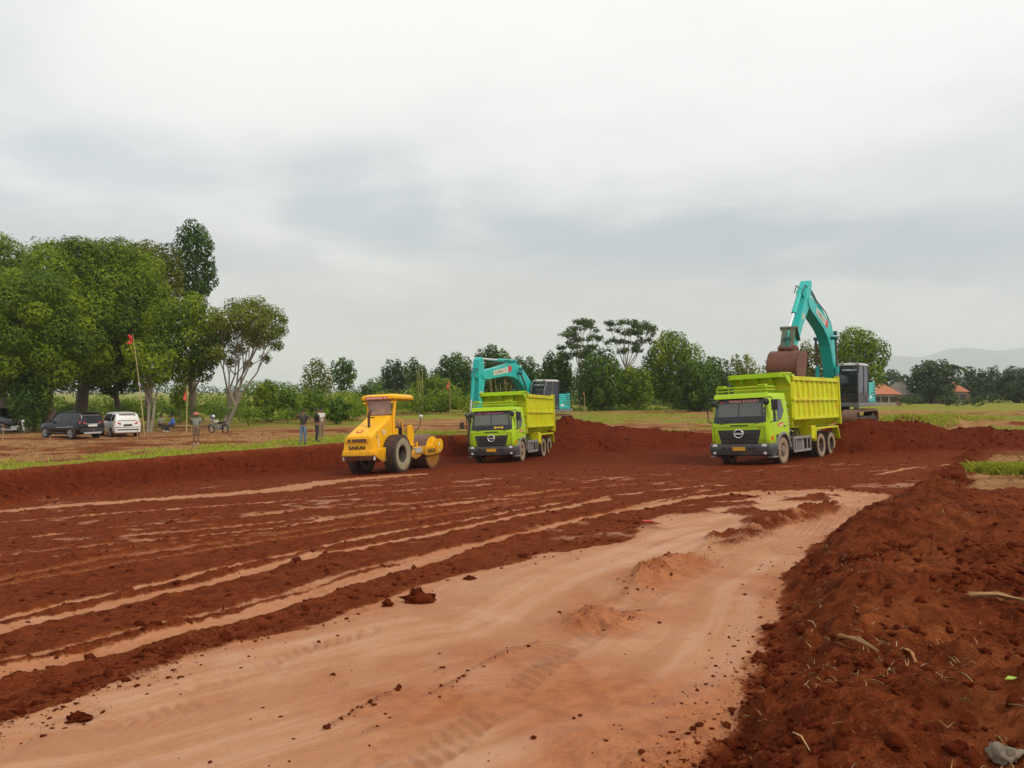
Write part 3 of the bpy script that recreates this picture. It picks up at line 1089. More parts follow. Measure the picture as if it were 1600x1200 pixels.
    for k in range(33):
        a = 2 * math.pi * k / 32
        ring_pts.append((xf(ez) + .045, er * math.cos(a), ez + er * .86 * math.sin(a)))
    em.tube(ring_pts, .026, 8)
    em.box(xf(ez) + .03, xf(ez) + .062, -er * .95, er * .95, ez - .026, ez + .026)
    em.build('emblem', CHROME, T, 50)
    bs_ = MB()
    bs_.lathe([(0, xf(ez) + .02), (er * .98, xf(ez) + .02)], (0, 0, ez), 'x', 24)
    bs_.build('emblem_backing', BLACK, T)
    cw = MB()
    cw.box(xf(1.50) - .01, xf(1.50) + .028, -.34, .34, 1.475, 1.515)
    cw.build('cowl_slot', BLACK, T, bevel=.006)
    sm_ = MB()
    sm_.box(xf(1.435), xf(1.435) + .009, -1.0, 1.0, 1.432, 1.442)
    for yy in (-.98, .98):
        sm_.box(xf(1.2) - .02, xf(1.2) + .008, yy - .005, yy + .005, .84, 1.44)
    sm_.build('panel_seam', M('seam', (.05, .075, .01), .8), T)
    txt('500', .07, (xf(1.39) + .008, .80, 1.385), (0, 1, 0), (0, 0, 1), RED_INK, T, name='model_lettering', ext=.002, sx_=1.3)
    for (ya, yb) in ((-.72, -.20), (.72, .22)):
        wp = MB()
        wp.tube([(xf(1.56) + .03, ya, 1.55), (xf(1.64) + .03, (ya + yb) / 2, 1.66), (xf(1.70) + .02, yb, 1.70)], [.016, .014, .008], 6)
        wp.build('wiper', BLACK, T)
    # ---- bumper with lamps
    b_ = MB()
    prof = [(.36, 1.18, 1.10), (.40, 1.30, 1.19), (.55, 1.345, 1.22), (.70, 1.35, 1.225), (.79, 1.32, 1.215), (.82, 1.26, 1.19)]
    b_.rings([rrect(.66, x1, h_, .16, z_) for z_, x1, h_ in prof])
    bum = b_.build('bumper', M('bumper_plastic', (.055, .056, .058), .5, dirt=.3, dcol=(.16, .10, .065)), T, 40)
    q_ = MB()
    q_.box(1.34, 1.362, -.66, .66, .60, .70)
    q_.build('intake', CHASSIS, bum, bevel=.006)
    q_ = MB()
    q_.box(1.35, 1.375, -.24, .24, .565, .70)
    q_.build('number_plate', PLATE, bum)
    for s in (-1, 1):
        h_ = MB()
        h_.lathe([(.0, .03), (.07, .028), (.105, .018), (.125, .0)], (1.315, s * .95, .685), 'x', 18)
        h_.v = [(p[0], s * .93 + (p[1] - s * .93) * 1.25, p[2]) for p in h_.v]
        h_.build('headlight', LENS, bum, 60)
        h_ = MB()
        h_.lathe([(.0, .03), (.05, .02), (.062, .0)], (1.325, s * .98, .47), 'x', 14)
        h_.build('fog_lamp', LENS, bum, 60)
        a_ = MB()
        zz0, zz1 = .93, 1.07
        a_.rings([[(xf(z_) - .02 + .012, s * (hw(z_) - .20), z_), (xf(z_) - .06 + .012, s * (hw(z_) - .09), z_), (xf(z_) - .17, s * (hw(z_) + .012), z_), (xf(z_) - .36, s * (hw(z_) + .012), z_ + .03), (xf(z_) - .36, s * (hw(z_) - .05), z_ + .03), (xf(z_) - .15, s * (hw(z_) - .20), z_)] for z_ in (zz0, zz1)])
        a_.build('turn_signal', AMBER, T)
        # fender flare over the wheel
        fl = MB()
        pi_, po_ = [], []
        for k in range(13):
            a = R(8 + 164 * k / 12)
            pi_.append((.0 + .62 * math.cos(a), .52 + .60 * math.sin(a)))
            po_.append((.0 + .70 * math.cos(a), .52 + .69 * math.sin(a)))
        fl.prism(pi_ + po_[::-1], s * .98, s * 1.205)
        fl.build('fender', GREYMET, T, 40)
        stp = MB()
        stp.box(.72, 1.15, s * 1.0, s * 1.24, .30, .35)
        stp.box(.98, 1.02, s * 1.05, s * 1.2, .35, .62)
        stp.build('step', GREYMET, T, bevel=.008)
        # side window, door and handle
        yo = lambda z_, e: s * (hw(z_) + e)
        def side_panel(nm, mt, poly, e, par=T, th=.012):
            m_ = MB()
            m_.prism(poly, 0, 1)
            n_ = len(poly)
            m_.v = [(p[0], yo(p[2], e if i >= n_ else e - th), p[2]) for i, p in enumerate(m_.v)]
            return m_.build(nm, mt, par)
        side_panel('window_rubber', BLACK, [(.845, 1.585), (.66, 2.43), (-.18, 2.43), (-.26, 1.98), (.08, 1.68), (.40, 1.60)], .006)
        side_panel('side_window', DARKPANE, [(.80, 1.615), (.63, 2.40), (-.15, 2.40), (-.22, 1.99), (.10, 1.71), (.42, 1.635)], .010)
        side_panel('window_bar', LIME, [(.56, 1.62), (.50, 1.62), (.50, 2.02), (.56, 2.02)], .030, th=.03)
        dr = side_panel('door', LIME, [(.90, 1.20), (.90, 1.56), (.40, 1.585), (.06, 1.66), (-.30, 1.97), (-.30, 2.46), (-.36, 2.46), (-.36, 1.18), (.64, 1.16)], .007, th=.006)
        hd_ = MB()
        hd_.box(-.30, -.12, yo(1.42, .005), yo(1.42, .035), 1.40, 1.44)
        hd_.build('handle', BLACK, dr, bevel=.006)
        st_ = side_panel('sticker', RED_INK, [(.42, 1.40), (.44, 1.52), (-.06, 1.58), (-.08, 1.46)], .013, dr, .004)
        side_panel('sticker_text', WHITE_INK, [(.36, 1.425), (.37, 1.455), (-.02, 1.51), (-.03, 1.48)], .017, dr, .003)
        # marker lamps up the back edge of the cab
        for k in range(5):
            mk_ = MB()
            mk_.box(-.66, -.60, yo(1.2 + .26 * k, -.01), yo(1.2 + .26 * k, .03), 1.2 + .26 * k, 1.26 + .26 * k)
            mk_.build('marker_lamp', LENS, T, bevel=.008)
        # mirrors on a bent arm
        am = MB()
        am.tube([(.98, s * 1.03, 2.52), (1.12, s * 1.22, 2.50), (1.13, s * 1.30, 2.38), (1.10, s * 1.29, 1.66), (1.02, s * 1.12, 1.58)], .020, 8)
        am.build('mirror_arm', BLACK, T, 60)
        if s > 0:
            mi = MB()
            mi.box(1.02, 1.12, s * 1.20, s * 1.44, 2.02, 2.42)
            mi.build('mirror', BLACK, T, bevel=.03)
        mi = MB()
        mi.lathe([(0, .0), (.10, .01), (.125, .05), (.09, .09), (0, .10)], (1.08, s * 1.03, 2.34), 'x', 16)
        mi.build('round_mirror', BLACK, T, 60)
        if s < 0 and sticker != 'right':
            mi2 = MB()
            mi2.tube([(1.1, s * 1.28, 1.75), (1.18, s * 1.5, 1.72)], .018, 6)
            mi2.box(1.12, 1.2, s * 1.42, s * 1.62, 1.68, 2.0)
            mi2.build('low_mirror', BLACK, T, bevel=.015)
    # ---- chassis
    ch = MB()
    for s in (-1, 1):
        ch.box(-6.15, .9, s * .38, s * .47, .80, 1.06)
    for xx in (-.9, -2.0, -3.1, -4.1, -5.4, -6.1):
        ch.box(xx - .05, xx + .05, -.38, .38, .82, 1.0)
    ch.box(-.5, .6, -.5, .5, .55, 1.1)
    ch.cyl((0, -.9, .5), (0, .9, .5), .09, seg=10)
    for xx in (-4.13, -5.43):
        ch.cyl((xx, -.9, .52), (xx, .9, .52), .12, seg=10)
        ch.ball((xx, 0, .52), .26, 10, 8)
        for s in (-1, 1):
            ch.box(xx - .5, xx + .5, s * .48, s * .58, .60, .68)
    ch.build('chassis', CHASSIS, T, bevel=.006)
    for s in (-1, 1):
        tk = MB()                                               # slatted guard over tank and battery
        for zz in (.42, .93):
            tk.beam((-1.0, s * 1.17, zz), (-2.85, s * 1.17, zz), .05, .09)
        for xx in (-1.0, -1.22, -1.85, -2.45, -2.83):
            tk.beam((xx, s * 1.165, .42), (xx, s * 1.165, .93), .05, .07, up=(1, 0, 0))
        tk.box(-1.0, -2.85, s * .55, s * 1.12, .90, .95)
        tk.build('side_guard', GREYMET, T, bevel=.005)
        fb = MB()
        fb.box(-1.35, -2.4, s * .62, s * 1.08, .46, .86)
        for k in range(5):
            fb.box(-1.4 - k * .09, -1.44 - k * .09, s * 1.08, s * 1.10, .50, .84)
        fb.build('fuel_tank', GREYMET, T, bevel=.03)
        hs = MB()
        for k in range(4):
            xx = -1.15 - .38 * k
            hs.tube([(xx, s * .98, .95), (xx - .12, s * .9, 1.12), (xx - .32, s * .7, 1.28)], .028, 6)
        hs.build('hose', BLACK, T, 60)
        # rear mudguard frame
        mg = MB()
        mg.prism([(-3.30, .72), (-3.42, 1.25), (-3.52, 1.27), (-6.15, 1.27), (-6.38, .70), (-6.32, .70), (-6.10, 1.20), (-3.55, 1.20), (-3.44, 1.17), (-3.36, .72)], s * .98, s * 1.24)
        mg.box(-2.95, -3.42, s * .50, s * 1.20, .82, 1.36)
        mg.build('mudguard', LIME_BODY, T, bevel=.006)
        truck_wheel(T, 0, s * 1.02, s, .525, .29)
        for xx in (-4.13, -5.43):
            truck_wheel(T, xx, s * 1.04, s, .525, .27, dual=True)
            truck_wheel(T, xx, s * .72, s, .525, .27, dual=True)
    # ---- tipping body
    zt_, zb_ = 3.28, 1.42
    bd = MB()
    bd.box(-1.16, -1.10, -1.14, 1.14, 1.36, 3.30)                # front wall
    for s in (-1, 1):
        bd.box(-6.50, -1.16, s * 1.10, s * 1.135, 1.66, zt_)
        # hopper slope down to the floor
        bd.add([(-6.5, s * 1.13, 1.66), (-1.16, s * 1.13, 1.66), (-1.16, s * .80, 1.34), (-6.5, s * .80, 1.34), (-6.5, s * 1.09, 1.70), (-1.16, s * 1.09, 1.70), (-1.16, s * .78, 1.40), (-6.5, s * .78, 1.40)],
               [(0, 1, 2, 3), (7, 6, 5, 4), (0, 3, 7, 4), (1, 5, 6, 2), (0, 4, 5, 1), (3, 2, 6, 7)])
    bd.box(-6.5, -1.16, -.80, .80, 1.30, 1.36)
    body = bd.build('tipper_body', LIME_BODY, T)
    # head board with its canopy over the cab
    cn = MB()
    plan = [(-1.08, -1.20), (-.60, -1.20), (-.42, -1.02), (-.42, 1.02), (-.60, 1.20), (-1.08, 1.20)]
    cn.prism(plan, 3.40, 3.46, 'z')
    cn.prism([(x_, y_ * .985) for x_, y_ in plan[1:5]] + [(x_ + .03, y_ * .95) for x_, y_ in plan[1:5]][::-1], 3.28, 3.398, 'z')
    for yy in (-.7, -.1, .5):
        cn.prism([(-.46, 3.395), (-1.075, 3.395), (-1.075, 2.95), (-1.02, 2.95)], yy - .025, yy + .025)
    cn.box(-1.095, -1.075, -1.16, 1.16, 2.74, 2.80)
    cn.box(-1.095, -1.075, -1.16, 1.16, 2.18, 2.24)
    cn.box(-1.14, -1.08, -1.19, 1.19, 3.30, 3.398)
    for s in (-1, 1):
        cn.prism([(-1.08, 3.398), (-1.40, 3.398), (-1.40, 3.30), (-1.08, 3.30)], s * 1.14, s * 1.19)
        cn.prism([(-.44, 3.39), (-1.08, 3.39), (-1.08, 2.98), (-1.0, 3.0)], s * 1.12, s * 1.15)
    cn.build('canopy', LIME, body, bevel=.008)
    rib_me = None
    xs_ = [-1.25 - 5.17 * k / 9 for k in range(10)]
    for s in (-1, 1):
        for zz0, zz1, dd in ((3.16, 3.32, 1.235), (2.36, 2.46, 1.225), (1.62, 1.72, 1.215)):
            rl = MB()
            rl.box(-6.48, -1.12, s * 1.137, s * dd, zz0, zz1)
            rl.build('side_rail', LIME_BODY, body, bevel=.010)
        for k, xx in enumerate(xs_):
            for zz0, zz1 in ((1.722, 2.358), (2.462, 3.158)):
                rb = MB()
                wd_ = .075 if 0 < k < 9 else .10
                rb.prism([(xx - wd_, s * 1.137), (xx - wd_ * .55, s * 1.205), (xx + wd_ * .55, s * 1.205), (xx + wd_, s * 1.137)], zz0, zz1, 'z')
                rb.build('rib', LIME_BODY, body)
        for k in range(10):                                     # gussets along the sloping bottom
            xx = xs_[k]
            gs = MB()
            gs.prism([(s * 1.13, 1.618), (s * 1.21, 1.618), (s * 1.02, 1.44), (s * .84, 1.36)], xx - .03, xx + .03, 'x')
            gs.build('gusset', LIME_BODY, body)
        ep = MB()
        ep.box(-6.62, -6.50, s * 1.06, s * 1.26, 1.34, 3.42)
        ep.build('corner_post', LIME_BODY, body, bevel=.010)
    tg = MB()
    tg.box(-6.56, -6.51, -1.05, 1.05, 1.40, 3.20)
    for zz in (1.6, 2.2, 2.8):
        tg.box(-6.62, -6.56, -1.04, 1.04, zz, zz + .12)
    tg.build('tailgate', LIME_BODY, body, bevel=.008)
    ram = MB()
    ram.cyl((-1.0, 0, .95), (-1.08, 0, 2.4), .09, seg=12)
    ram.build('tipping_ram', GREYMET, T)
    return T


TR = build_truck('dump_truck', 'lime green dump truck under the raised excavator bucket on the right', 'right')
seat_on_plane(TR, 9.31, 29.49, -130.3, .045)
TL = build_truck('dump_truck', 'lime green dump truck farther off in the middle behind the yellow roller', 'left')
seat_on_plane(TL, -.57, 37.83, -106.7, .045)
# soil lying in the right truck's bed
def bed_soil():
    n_ = 26
    m_ = MB()
    vs_, fs_ = [], []
    rnd = random.Random(5)
    for i in range(n_ + 1):
        for j in range(13):
            u, v = i / n_, j / 12
            xx, yy = -6.46 + 5.26 * u, -1.08 + 2.16 * v
            h_ = 2.95 + .42 * math.exp(-((u - .30) / .26) ** 2 - ((v - .5) / .40) ** 2) + .09 * rnd.uniform(-1, 1)
            vs_.append((xx, yy, h_))
    for i in range(n_):
        for j in range(12):
            a = i * 13 + j
            fs_.append((a, a + 13, a + 14, a + 1))
    m_.add(vs_, fs_)
    b_ = len(vs_)
    o = m_.build('soil_load', SOIL, None, 80)
    tag(o, 'red soil filling the bed of the right dump truck', 'soil')
    o.matrix_world = TR.matrix_world.copy()
bed_soil()

# ------------------------------------------------------------------ road roller
YELLOW = M('roller_yellow', (.86, .43, .003), .42, var=.06, dirt=.10, spec=.35, mud=(.3, 1.3))
STEEL = M('dusty_drum_steel', (.20, .105, .075), .55, metal=.25, var=.2, dirt=.5, dcol=(.17, .075, .05))


def build_roller():
    T = empty('road_roller', label='yellow single drum road roller with canopy seen from behind', cat='road roller')
    # engine hood: sloping back, chamfered sides
    h_ = MB()
    prof = [(-1.72, .95), (-1.66, 1.60), (-1.55, 1.68), (.02, 2.40), (.30, 2.42), (.30, .95)]
    top = [(-1.72, .95, .60), (-1.66, 1.58, .57), (-1.52, 1.68, .52), (.02, 2.40, .50), (.30, 2.42, .50)]
    rings_ = []
    for x_, z_, hw_ in top:
        zs_ = max(.95, z_ - .10)
        rings_.append([(x_, -hw_ - .06, .95), (x_ + .0, -hw_ - .06, zs_), (x_, -hw_ + .02, z_), (x_, hw_ - .02, z_), (x_, hw_ + .06, zs_), (x_, hw_ + .06, .95)])
    h_.rings(rings_)
    hood = h_.build('hood', YELLOW, T, bevel=.025)
    gl_ = MB()
    gl_.box(-1.70, -1.735, -.50, .50, 1.34, 1.50)
    gl_.build('rear_panel_frame', YELLOW, hood, bevel=.01)
    for ya, yb in ((.30, .44), (-.42, .24)):
        v_ = MB()
        v_.box(-1.715, -1.748, ya, yb, 1.36, 1.48)
        v_.build('vent', M('vent_mesh', (.12, .06, .035), .7), hood)
    txt('SAKAI', .185, (-1.752, .02, 1.13), (0, -1, 0), (.08, 0, 1), BLACK_INK, hood, ext=.004, sx_=1.5, bold=.008)
    bd = MB()
    bd.prism([(-.60, -.70), (-.60, .70), (.60, .70), (.60, -.70)], 0, 0.001, 'z') if False else None
    bb = MB()
    bb.rings([[(-1.82, -.64, .80), (-1.82, .64, .80), (-.9, .72, .80), (-.9, -.72, .80)], [(-1.80, -.66, 1.02), (-1.80, .66, 1.02), (-.9, .72, 1.02), (-.9, -.72, 1.02)]])
    bb.build('rear_bumper', YELLOW, T, bevel=.03)
    uc = MB()
    uc.rings([[(-1.70, -.55, .62), (-1.70, .55, .62), (.4, .5, .55), (.4, -.5, .55)], [(-1.79, -.62, .80), (-1.79, .62, .80), (.4, .6, .80), (.4, -.6, .80)]])
    uc.build('belly_guard', M('rusty_brown', (.16, .065, .035), .8, dirt=.4), T)
    # side skirts that step down beside the wheels
    for s in (-1, 1):
        sk = MB()
        sk.prism([(-1.70, .82), (-1.60, 1.04), (-.78, 1.10), (-.66, .60), (-1.02, .50)], s * .62, s * .76)
        sk.build('side_skirt', YELLOW, T, bevel=.015)
        pn = MB()
        pn.prism([(-1.40, 1.12), (-1.32, 1.60), (-.10, 2.18), (.22, 2.2), (.22, 1.12)], s * .560, s * .575)
        pn.build('side_door', YELLOW, hood, bevel=.005)
        rd_ = MB()
        rd_.lathe([(0, s * .600), (.10, s * .600)], (-.62, 0, 1.72), 'y', 18)
        rd_.build('round_badge', WHITE_INK, hood)
        r2 = MB()
        r2.lathe([(0, s * .604), (.045, s * .604)], (-.62, 0, 1.72), 'y', 14)
        r2.build('round_badge_mark', RED_INK, hood)
        ll = MB()
        ll.box(-1.20, -1.12, s * .572, s * .60, 1.50, 1.58)
        ll.build('latch', GREYMET, hood)
        wp_ = MB()
        for k in range(6):
            wp_.box(-1.08, -1.02, s * .575, s * .585, 1.13 + k * .055, 1.165 + k * .055)
        wp_.build('warning_lettering', WHITE_INK, hood)
        ta = MB()
        ta.box(-1.60, -1.66, s * .66, s * .74, .62, .78)
        ta.build('tail_lamp', LENS, T, bevel=.008)
    mk_ = MB()
    mk_.lathe([(0, 0), (.13, 0)], (0, 0, 0), 'z', 20)
    mk_.v = [(-1.32 + p[0], .12 + p[1] * 1.3, 1.68 + .094 + p[0] * .459 + .012) for p in mk_.v]
    mk_.build('hood_badge', RED_INK, hood)
    m2_ = MB()
    m2_.lathe([(0, 0), (.075, 0)], (0, 0, 0), 'z', 20)
    m2_.v = [(-1.32 + p[0], .12 + p[1] * 1.4, 1.68 + .094 + p[0] * .459 + .018) for p in m2_.v]
    m2_.build('hood_badge_mark', YELLOW, hood)
    ex = MB()
    ex.tube([(-.95, -.10, 1.90), (-.95, -.10, 2.42), (-.93, -.12, 2.52), (-.86, -.15, 2.60)], [.055, .055, .06, .058], 12)
    ex.build('exhaust', M('burnt_steel', (.09, .045, .03), .7, metal=.3, dirt=.4), T, 50)
    exf = MB()
    exf.tube([(-.86, -.15, 2.60), (-.82, -.17, 2.64)], [.05, .05], 12)
    exf.tube([(-.93, -.15, 2.34), (-.93, -.34, 2.32)], .025, 8)
    exf.build('exhaust_tip', BLACK, T, 50)
    # operator's station
    pf = MB()
    pf.box(.31, 1.75, -.80, .80, 1.05, 1.16)
    pf.box(.31, .60, -.62, .62, 1.16, 1.85)
    pf.build('platform', YELLOW, T, bevel=.02)
    for s in (-1, 1):
        pnl = MB()
        pnl.prism([(1.15, 1.16), (1.22, 1.95), (1.60, 1.98), (1.82, 1.55), (1.62, 1.0)], s * .70, s * .76)
        pnl.build('side_panel', YELLOW, T, bevel=.015)
        po = MB()
        po.beam((.22, s * .60, 2.30), (.30, s * .66, 3.12), .09, .12)
        po.beam((.18, s * .58, 1.20), (.22, s * .60, 2.30), .09, .12)
        po.build('canopy_post', YELLOW, T, bevel=.012)
        hr = MB()
        hr.tube([(.30, s * .72, 2.32), (.55, s * .80, 2.16), (.66, s * .80, 1.8), (.66, s * .80, 1.2)], .028, 8)
        hr.build('handrail', YELLOW, T, 60)
        lamp = MB()
        lamp.box(.02, .14, s * .60, s * .74, 2.92, 3.0)
        lamp.build('work_lamp', YELLOW, T, bevel=.015)
        st_ = MB()
        st_.tube([(.9, s * .86, 1.1), (.9, s * .92, .55), (1.3, s * .92, .55), (1.3, s * .86, 1.1)], .022, 8)
        st_.build('step', BLACK, T, 60)
    seat = MB()
    seat.box(.70, 1.15, -.26, .26, 1.42, 1.56)
    seat.prism([(.66, 1.52), (.80, 1.52), (.72, 2.08), (.60, 2.08)], -.25, .25)
    seat.cyl((.9, 0, 1.16), (.9, 0, 1.42), .12)
    seat.build('seat', M('black_vinyl', (.02, .019, .018), .5), T, bevel=.03)
    cs = MB()
    cs.prism([(1.45, 1.16), (1.70, 1.16), (1.66, 1.80), (1.50, 1.92), (1.42, 1.84)], -.32, .32)
    cs.build('console', BLACK, T, bevel=.02)
    sw_ = MB()
    sw_.tube([(1.36 + .06 * math.sin(a), .20 * math.cos(a), 1.98 + .18 * math.sin(a)) for a in [2 * math.pi * k / 18 for k in range(19)]], .017, 6)
    sw_.cyl((1.48, 0, 1.85), (1.36, 0, 1.98), .02, seg=8)
    sw_.build('steering_wheel', BLACK, T, 60)
    lv = MB()
    lv.tube([(1.2, -.42, 1.16), (1.22, -.44, 2.05)], .02, 6)
    lv.ball((1.22, -.44, 2.08), .04, 8, 6)
    lv.build('lever', BLACK, T)
    ma = MB()
    ma.tube([(1.72, -.72, 1.55), (1.95, -.95, 1.9), (2.0, -1.0, 2.25)], .018, 6)
    ma.build('lamp_stalk', BLACK, T)
    ml = MB()
    ml.ball((2.0, -1.0, 2.33), (.07, .10, .10), 12, 8)
    ml.build('headlamp', LENS, T, 60)
    # canopy: dished roof with a drooping nose
    cp = MB()
    rr_ = []
    for z_, ins in ((3.10, .02), (3.16, 0), (3.24, .02), (3.30, .12), (3.325, .3)):
        rr_.append([(.02 + ins, -.80 + ins, z_), (.02 + ins, .80 - ins, z_), (.35, .86 - ins, z_), (1.6, .86 - ins, z_), (2.10 - ins * 1.6, .62 - ins * .8, z_ - .0), (2.10 - ins * 1.6, -.62 + ins * .8, z_), (1.6, -.86 + ins, z_), (.35, -.86 + ins, z_)])
    cp.rings(rr_)
    cp.v = [(x_, y_, z_ - (max(0, x_ - 1.2) * .04)) for x_, y_, z_ in cp.v]
    can = cp.build('canopy', YELLOW, T, 50)
    bn = MB()
    bn.box(.020, .008, -.46, .60, 3.10, 3.215)
    bn.build('banner', M('red_banner', (.58, .10, .07), .6), can)
    bt = MB()
    for k in range(9):
        bt.box(.010, .002, .50 - k * .085, .44 - k * .085 + .01 * (k % 3), 3.125 + .008 * (k % 2), 3.175)
    bt.lathe([(0, .004), (.035, .004)], (0, -.36, 3.15), 'x', 10)
    bt.build('banner_lettering', WHITE_INK, can)
    cu = MB()
    rowsc = []
    for j in range(7):
        z_ = 3.09 - j * .115
        wd_ = .60 - .02 * j - (.10 if j == 6 else 0)
        rowsc.append([(.16 + .015 * math.sin(i * 1.3 + j), -wd_ + 2 * wd_ * i / 10, z_) for i in range(11)])
    cu.rings(rowsc, cap=False, closed=False)
    cuo = cu.build('rear_curtain', M('dusty_plastic_sheet', (.36, .235, .185), .45, var=.15, dirt=.2, dcol=(.30, .17, .11)), T, 60)
    so = cuo.modifiers.new('thick', 'SOLIDIFY')
    so.thickness = .008
    # rear tyres
    for s in (-1, 1):
        r_, w_ = .80, .56
        wh = MB()
        wh.lathe([(r_ - .16, -w_ / 2), (r_ - .06, -w_ / 2 * .92), (r_ - .02, -w_ / 2 * .75), (r_, -w_ / 2 * .35), (r_, w_ / 2 * .35), (r_ - .02, w_ / 2 * .75), (r_ - .06, w_ / 2 * .92), (r_ - .16, w_ / 2)], (0, s * .86, .78), 'y', 44)
        rows_n = 5
        for k in range(34):
            for q in range(rows_n):
                a = 2 * math.pi * (k + .5 * (q % 2)) / 34
                yy = s * .86 + (q - 2) * w_ * .185
                rad = r_ + .004 - (.018 if q in (0, 4) else 0)
                wh.obox((math.cos(a) * rad, yy, .78 + math.sin(a) * rad), (.035, w_ * .15, .09), (0, -a, 0))
        wo_ = wh.build('wheel', RUBBER, T, 35)
        sd_ = MB()
        for e in (-1, 1):
            sd_.lathe([(.36, e * w_ / 2 * .85), (.42, e * w_ / 2 * .98), (.55, e * w_ / 2 * 1.03), (r_ - .15, e * w_ / 2 * 1.0)], (0, s * .86, .78), 'y', 40)
        sd_.build('sidewall', M('roller_sidewall', (.30, .25, .155), .9, var=.15, dirt=.25, dcol=(.20, .12, .07)), wo_, 60)
        rm = MB()
        rm.lathe([(.37, s * w_ / 2 * .85), (.34, s * w_ / 2 * .7), (.32, -s * .08), (.30, -s * .14), (.13, -s * .14), (.13, s * .0), (0, s * .0)], (0, s * .86, .78), 'y', 30)
        for k in range(6):
            a = 2 * math.pi * k / 6
            rm.cyl((math.cos(a) * .22, s * (.86 - .14), .78 + math.sin(a) * .22), (math.cos(a) * .22, s * (.86 - .08), .78 + math.sin(a) * .22), .03, seg=6)
        rm.build('rim', CHASSIS, wo_, 40)
    axm = MB()
    axm.cyl((0, -.8, .78), (0, .8, .78), .16)
    axm.box(-.3, .3, -.3, .3, .5, 1.0)
    axm.build('axle', CHASSIS, T)
    # front half, a little articulated to the right
    F_ = MB()
    F_.cyl((2.95, -1.06, .765), (2.95, 1.06, .765), .765, seg=64)
    dr = F_.build('drum', STEEL, T, 30)
    dr.rotation_euler = (0, 0, 0)
    for s in (-1, 1):
        e_ = MB()
        e_.lathe([(.68, s * 1.062), (.67, s * 1.075), (.30, s * 1.075), (.26, s * 1.09), (0, s * 1.09)], (2.95, 0, .765), 'y', 40)
        e_.build('drum_end', YELLOW if s < 0 else YELLOW, dr, 40)
        fr = MB()
        fr.prism([(2.02, .62), (2.02, 1.02), (2.62, 1.04), (2.86, 1.30), (3.66, 1.30), (3.82, 1.14), (3.82, .86), (3.55, .66), (2.3, .60)], s * 1.10, s * 1.20)
        fo = fr.build('drum_frame', YELLOW, T, bevel=.015)
        if s < 0:
            txt('SAKAI', .25, (2.55, s * 1.205, .80), (1, 0, 0), (0, 0, 1), BLACK_INK, fo, ext=.004, sx_=1.15, bold=.008)
            d_ = MB()
            d_.box(2.98, 3.06, s * 1.20, s * 1.206, .80, 1.02)
            d_.build('red_decal', RED_INK, fo)
            d_ = MB()
            d_.lathe([(0, s * 1.206), (.075, s * 1.206)], (3.42, 0, 1.08), 'y', 16)
            d_.build('round_decal', WHITE_INK, fo)
            d_ = MB()
            d_.box(3.40, 3.47, s * 1.20, s * 1.206, .76, .84)
            d_.build('white_decal', WHITE_INK, fo)
    cb = MB()
    cb.box(2.02, 2.16, -1.10, 1.10, .66, 1.02)
    cb.box(3.70, 3.82, -1.10, 1.10, .90, 1.12)
    cb.box(1.10, 2.05, -.35, .35, .62, .95)
    cb.build('cross_beam', YELLOW, T, bevel=.015)
    wp_ = MB()
    wp_.box(1.40, 2.02, -1.02, -.76, .74, .98)
    wp_.build('white_box', M('grey_white_box', (.42, .40, .34), .6, dirt=.2), T, bevel=.01)
    sc_ = MB()
    sc_.box(2.17, 2.24, -1.04, 1.04, .98, 1.06)
    sc_.build('scraper', GREYMET, T)
    po = MB()
    po.cyl((1.62, -.95, .98), (1.62, -.95, 1.24), .05)
    po.build('filler_cap', YELLOW, T)
    ib = MB()
    ib.prism([(1.60, 1.0), (1.75, 1.0), (1.95, .70), (2.02, .62), (1.5, .48), (1.0, .60), (1.0, .72)], -.98, -.80)
    ib.prism([(1.60, 1.0), (1.75, 1.0), (1.95, .70), (2.02, .62), (1.5, .48), (1.0, .60), (1.0, .72)], .80, .98)
    ib.build('articulated_arm', YELLOW, T, bevel=.015)
    return T


RO = build_roller()
seat_on_plane(RO, -5.56, 32.32, 70.5, .05)

# ------------------------------------------------------------------ excavators
TEAL = M('teal_paint', (.022, .44, .39), .4, var=.10, dirt=.12, dcol=(.16, .30, .24), spec=.35)
CABGREY = M('cab_grey', (.17, .165, .16), .5, dirt=.12, dcol=(.2, .15, .11))
LIGHTGREY = M('light_grey_panel', (.42, .41, .38), .5, dirt=.15)
BUCKET = M('rusty_bucket', (.135, .052, .030), .65, metal=.15, var=.3, vscale=3, dirt=.6, dcol=(.20, .075, .042), bump=.3, bscale=14)
LINKM = M('link_green', (.07, .13, .085), .6, dirt=.5, dcol=(.22, .12, .07))
DUSTY = M('dusty_track', (.15, .085, .055), .85, var=.25, dirt=.5)
CABPANE = glass_mat('excavator_pane', (.030, .034, .036), .05, .35)


def rot2(p, a, o=(0, 0)):
    c_, s_ = math.cos(a), math.sin(a)
    return (o[0] + p[0] * c_ - p[1] * s_, o[1] + p[0] * s_ + p[1] * c_)


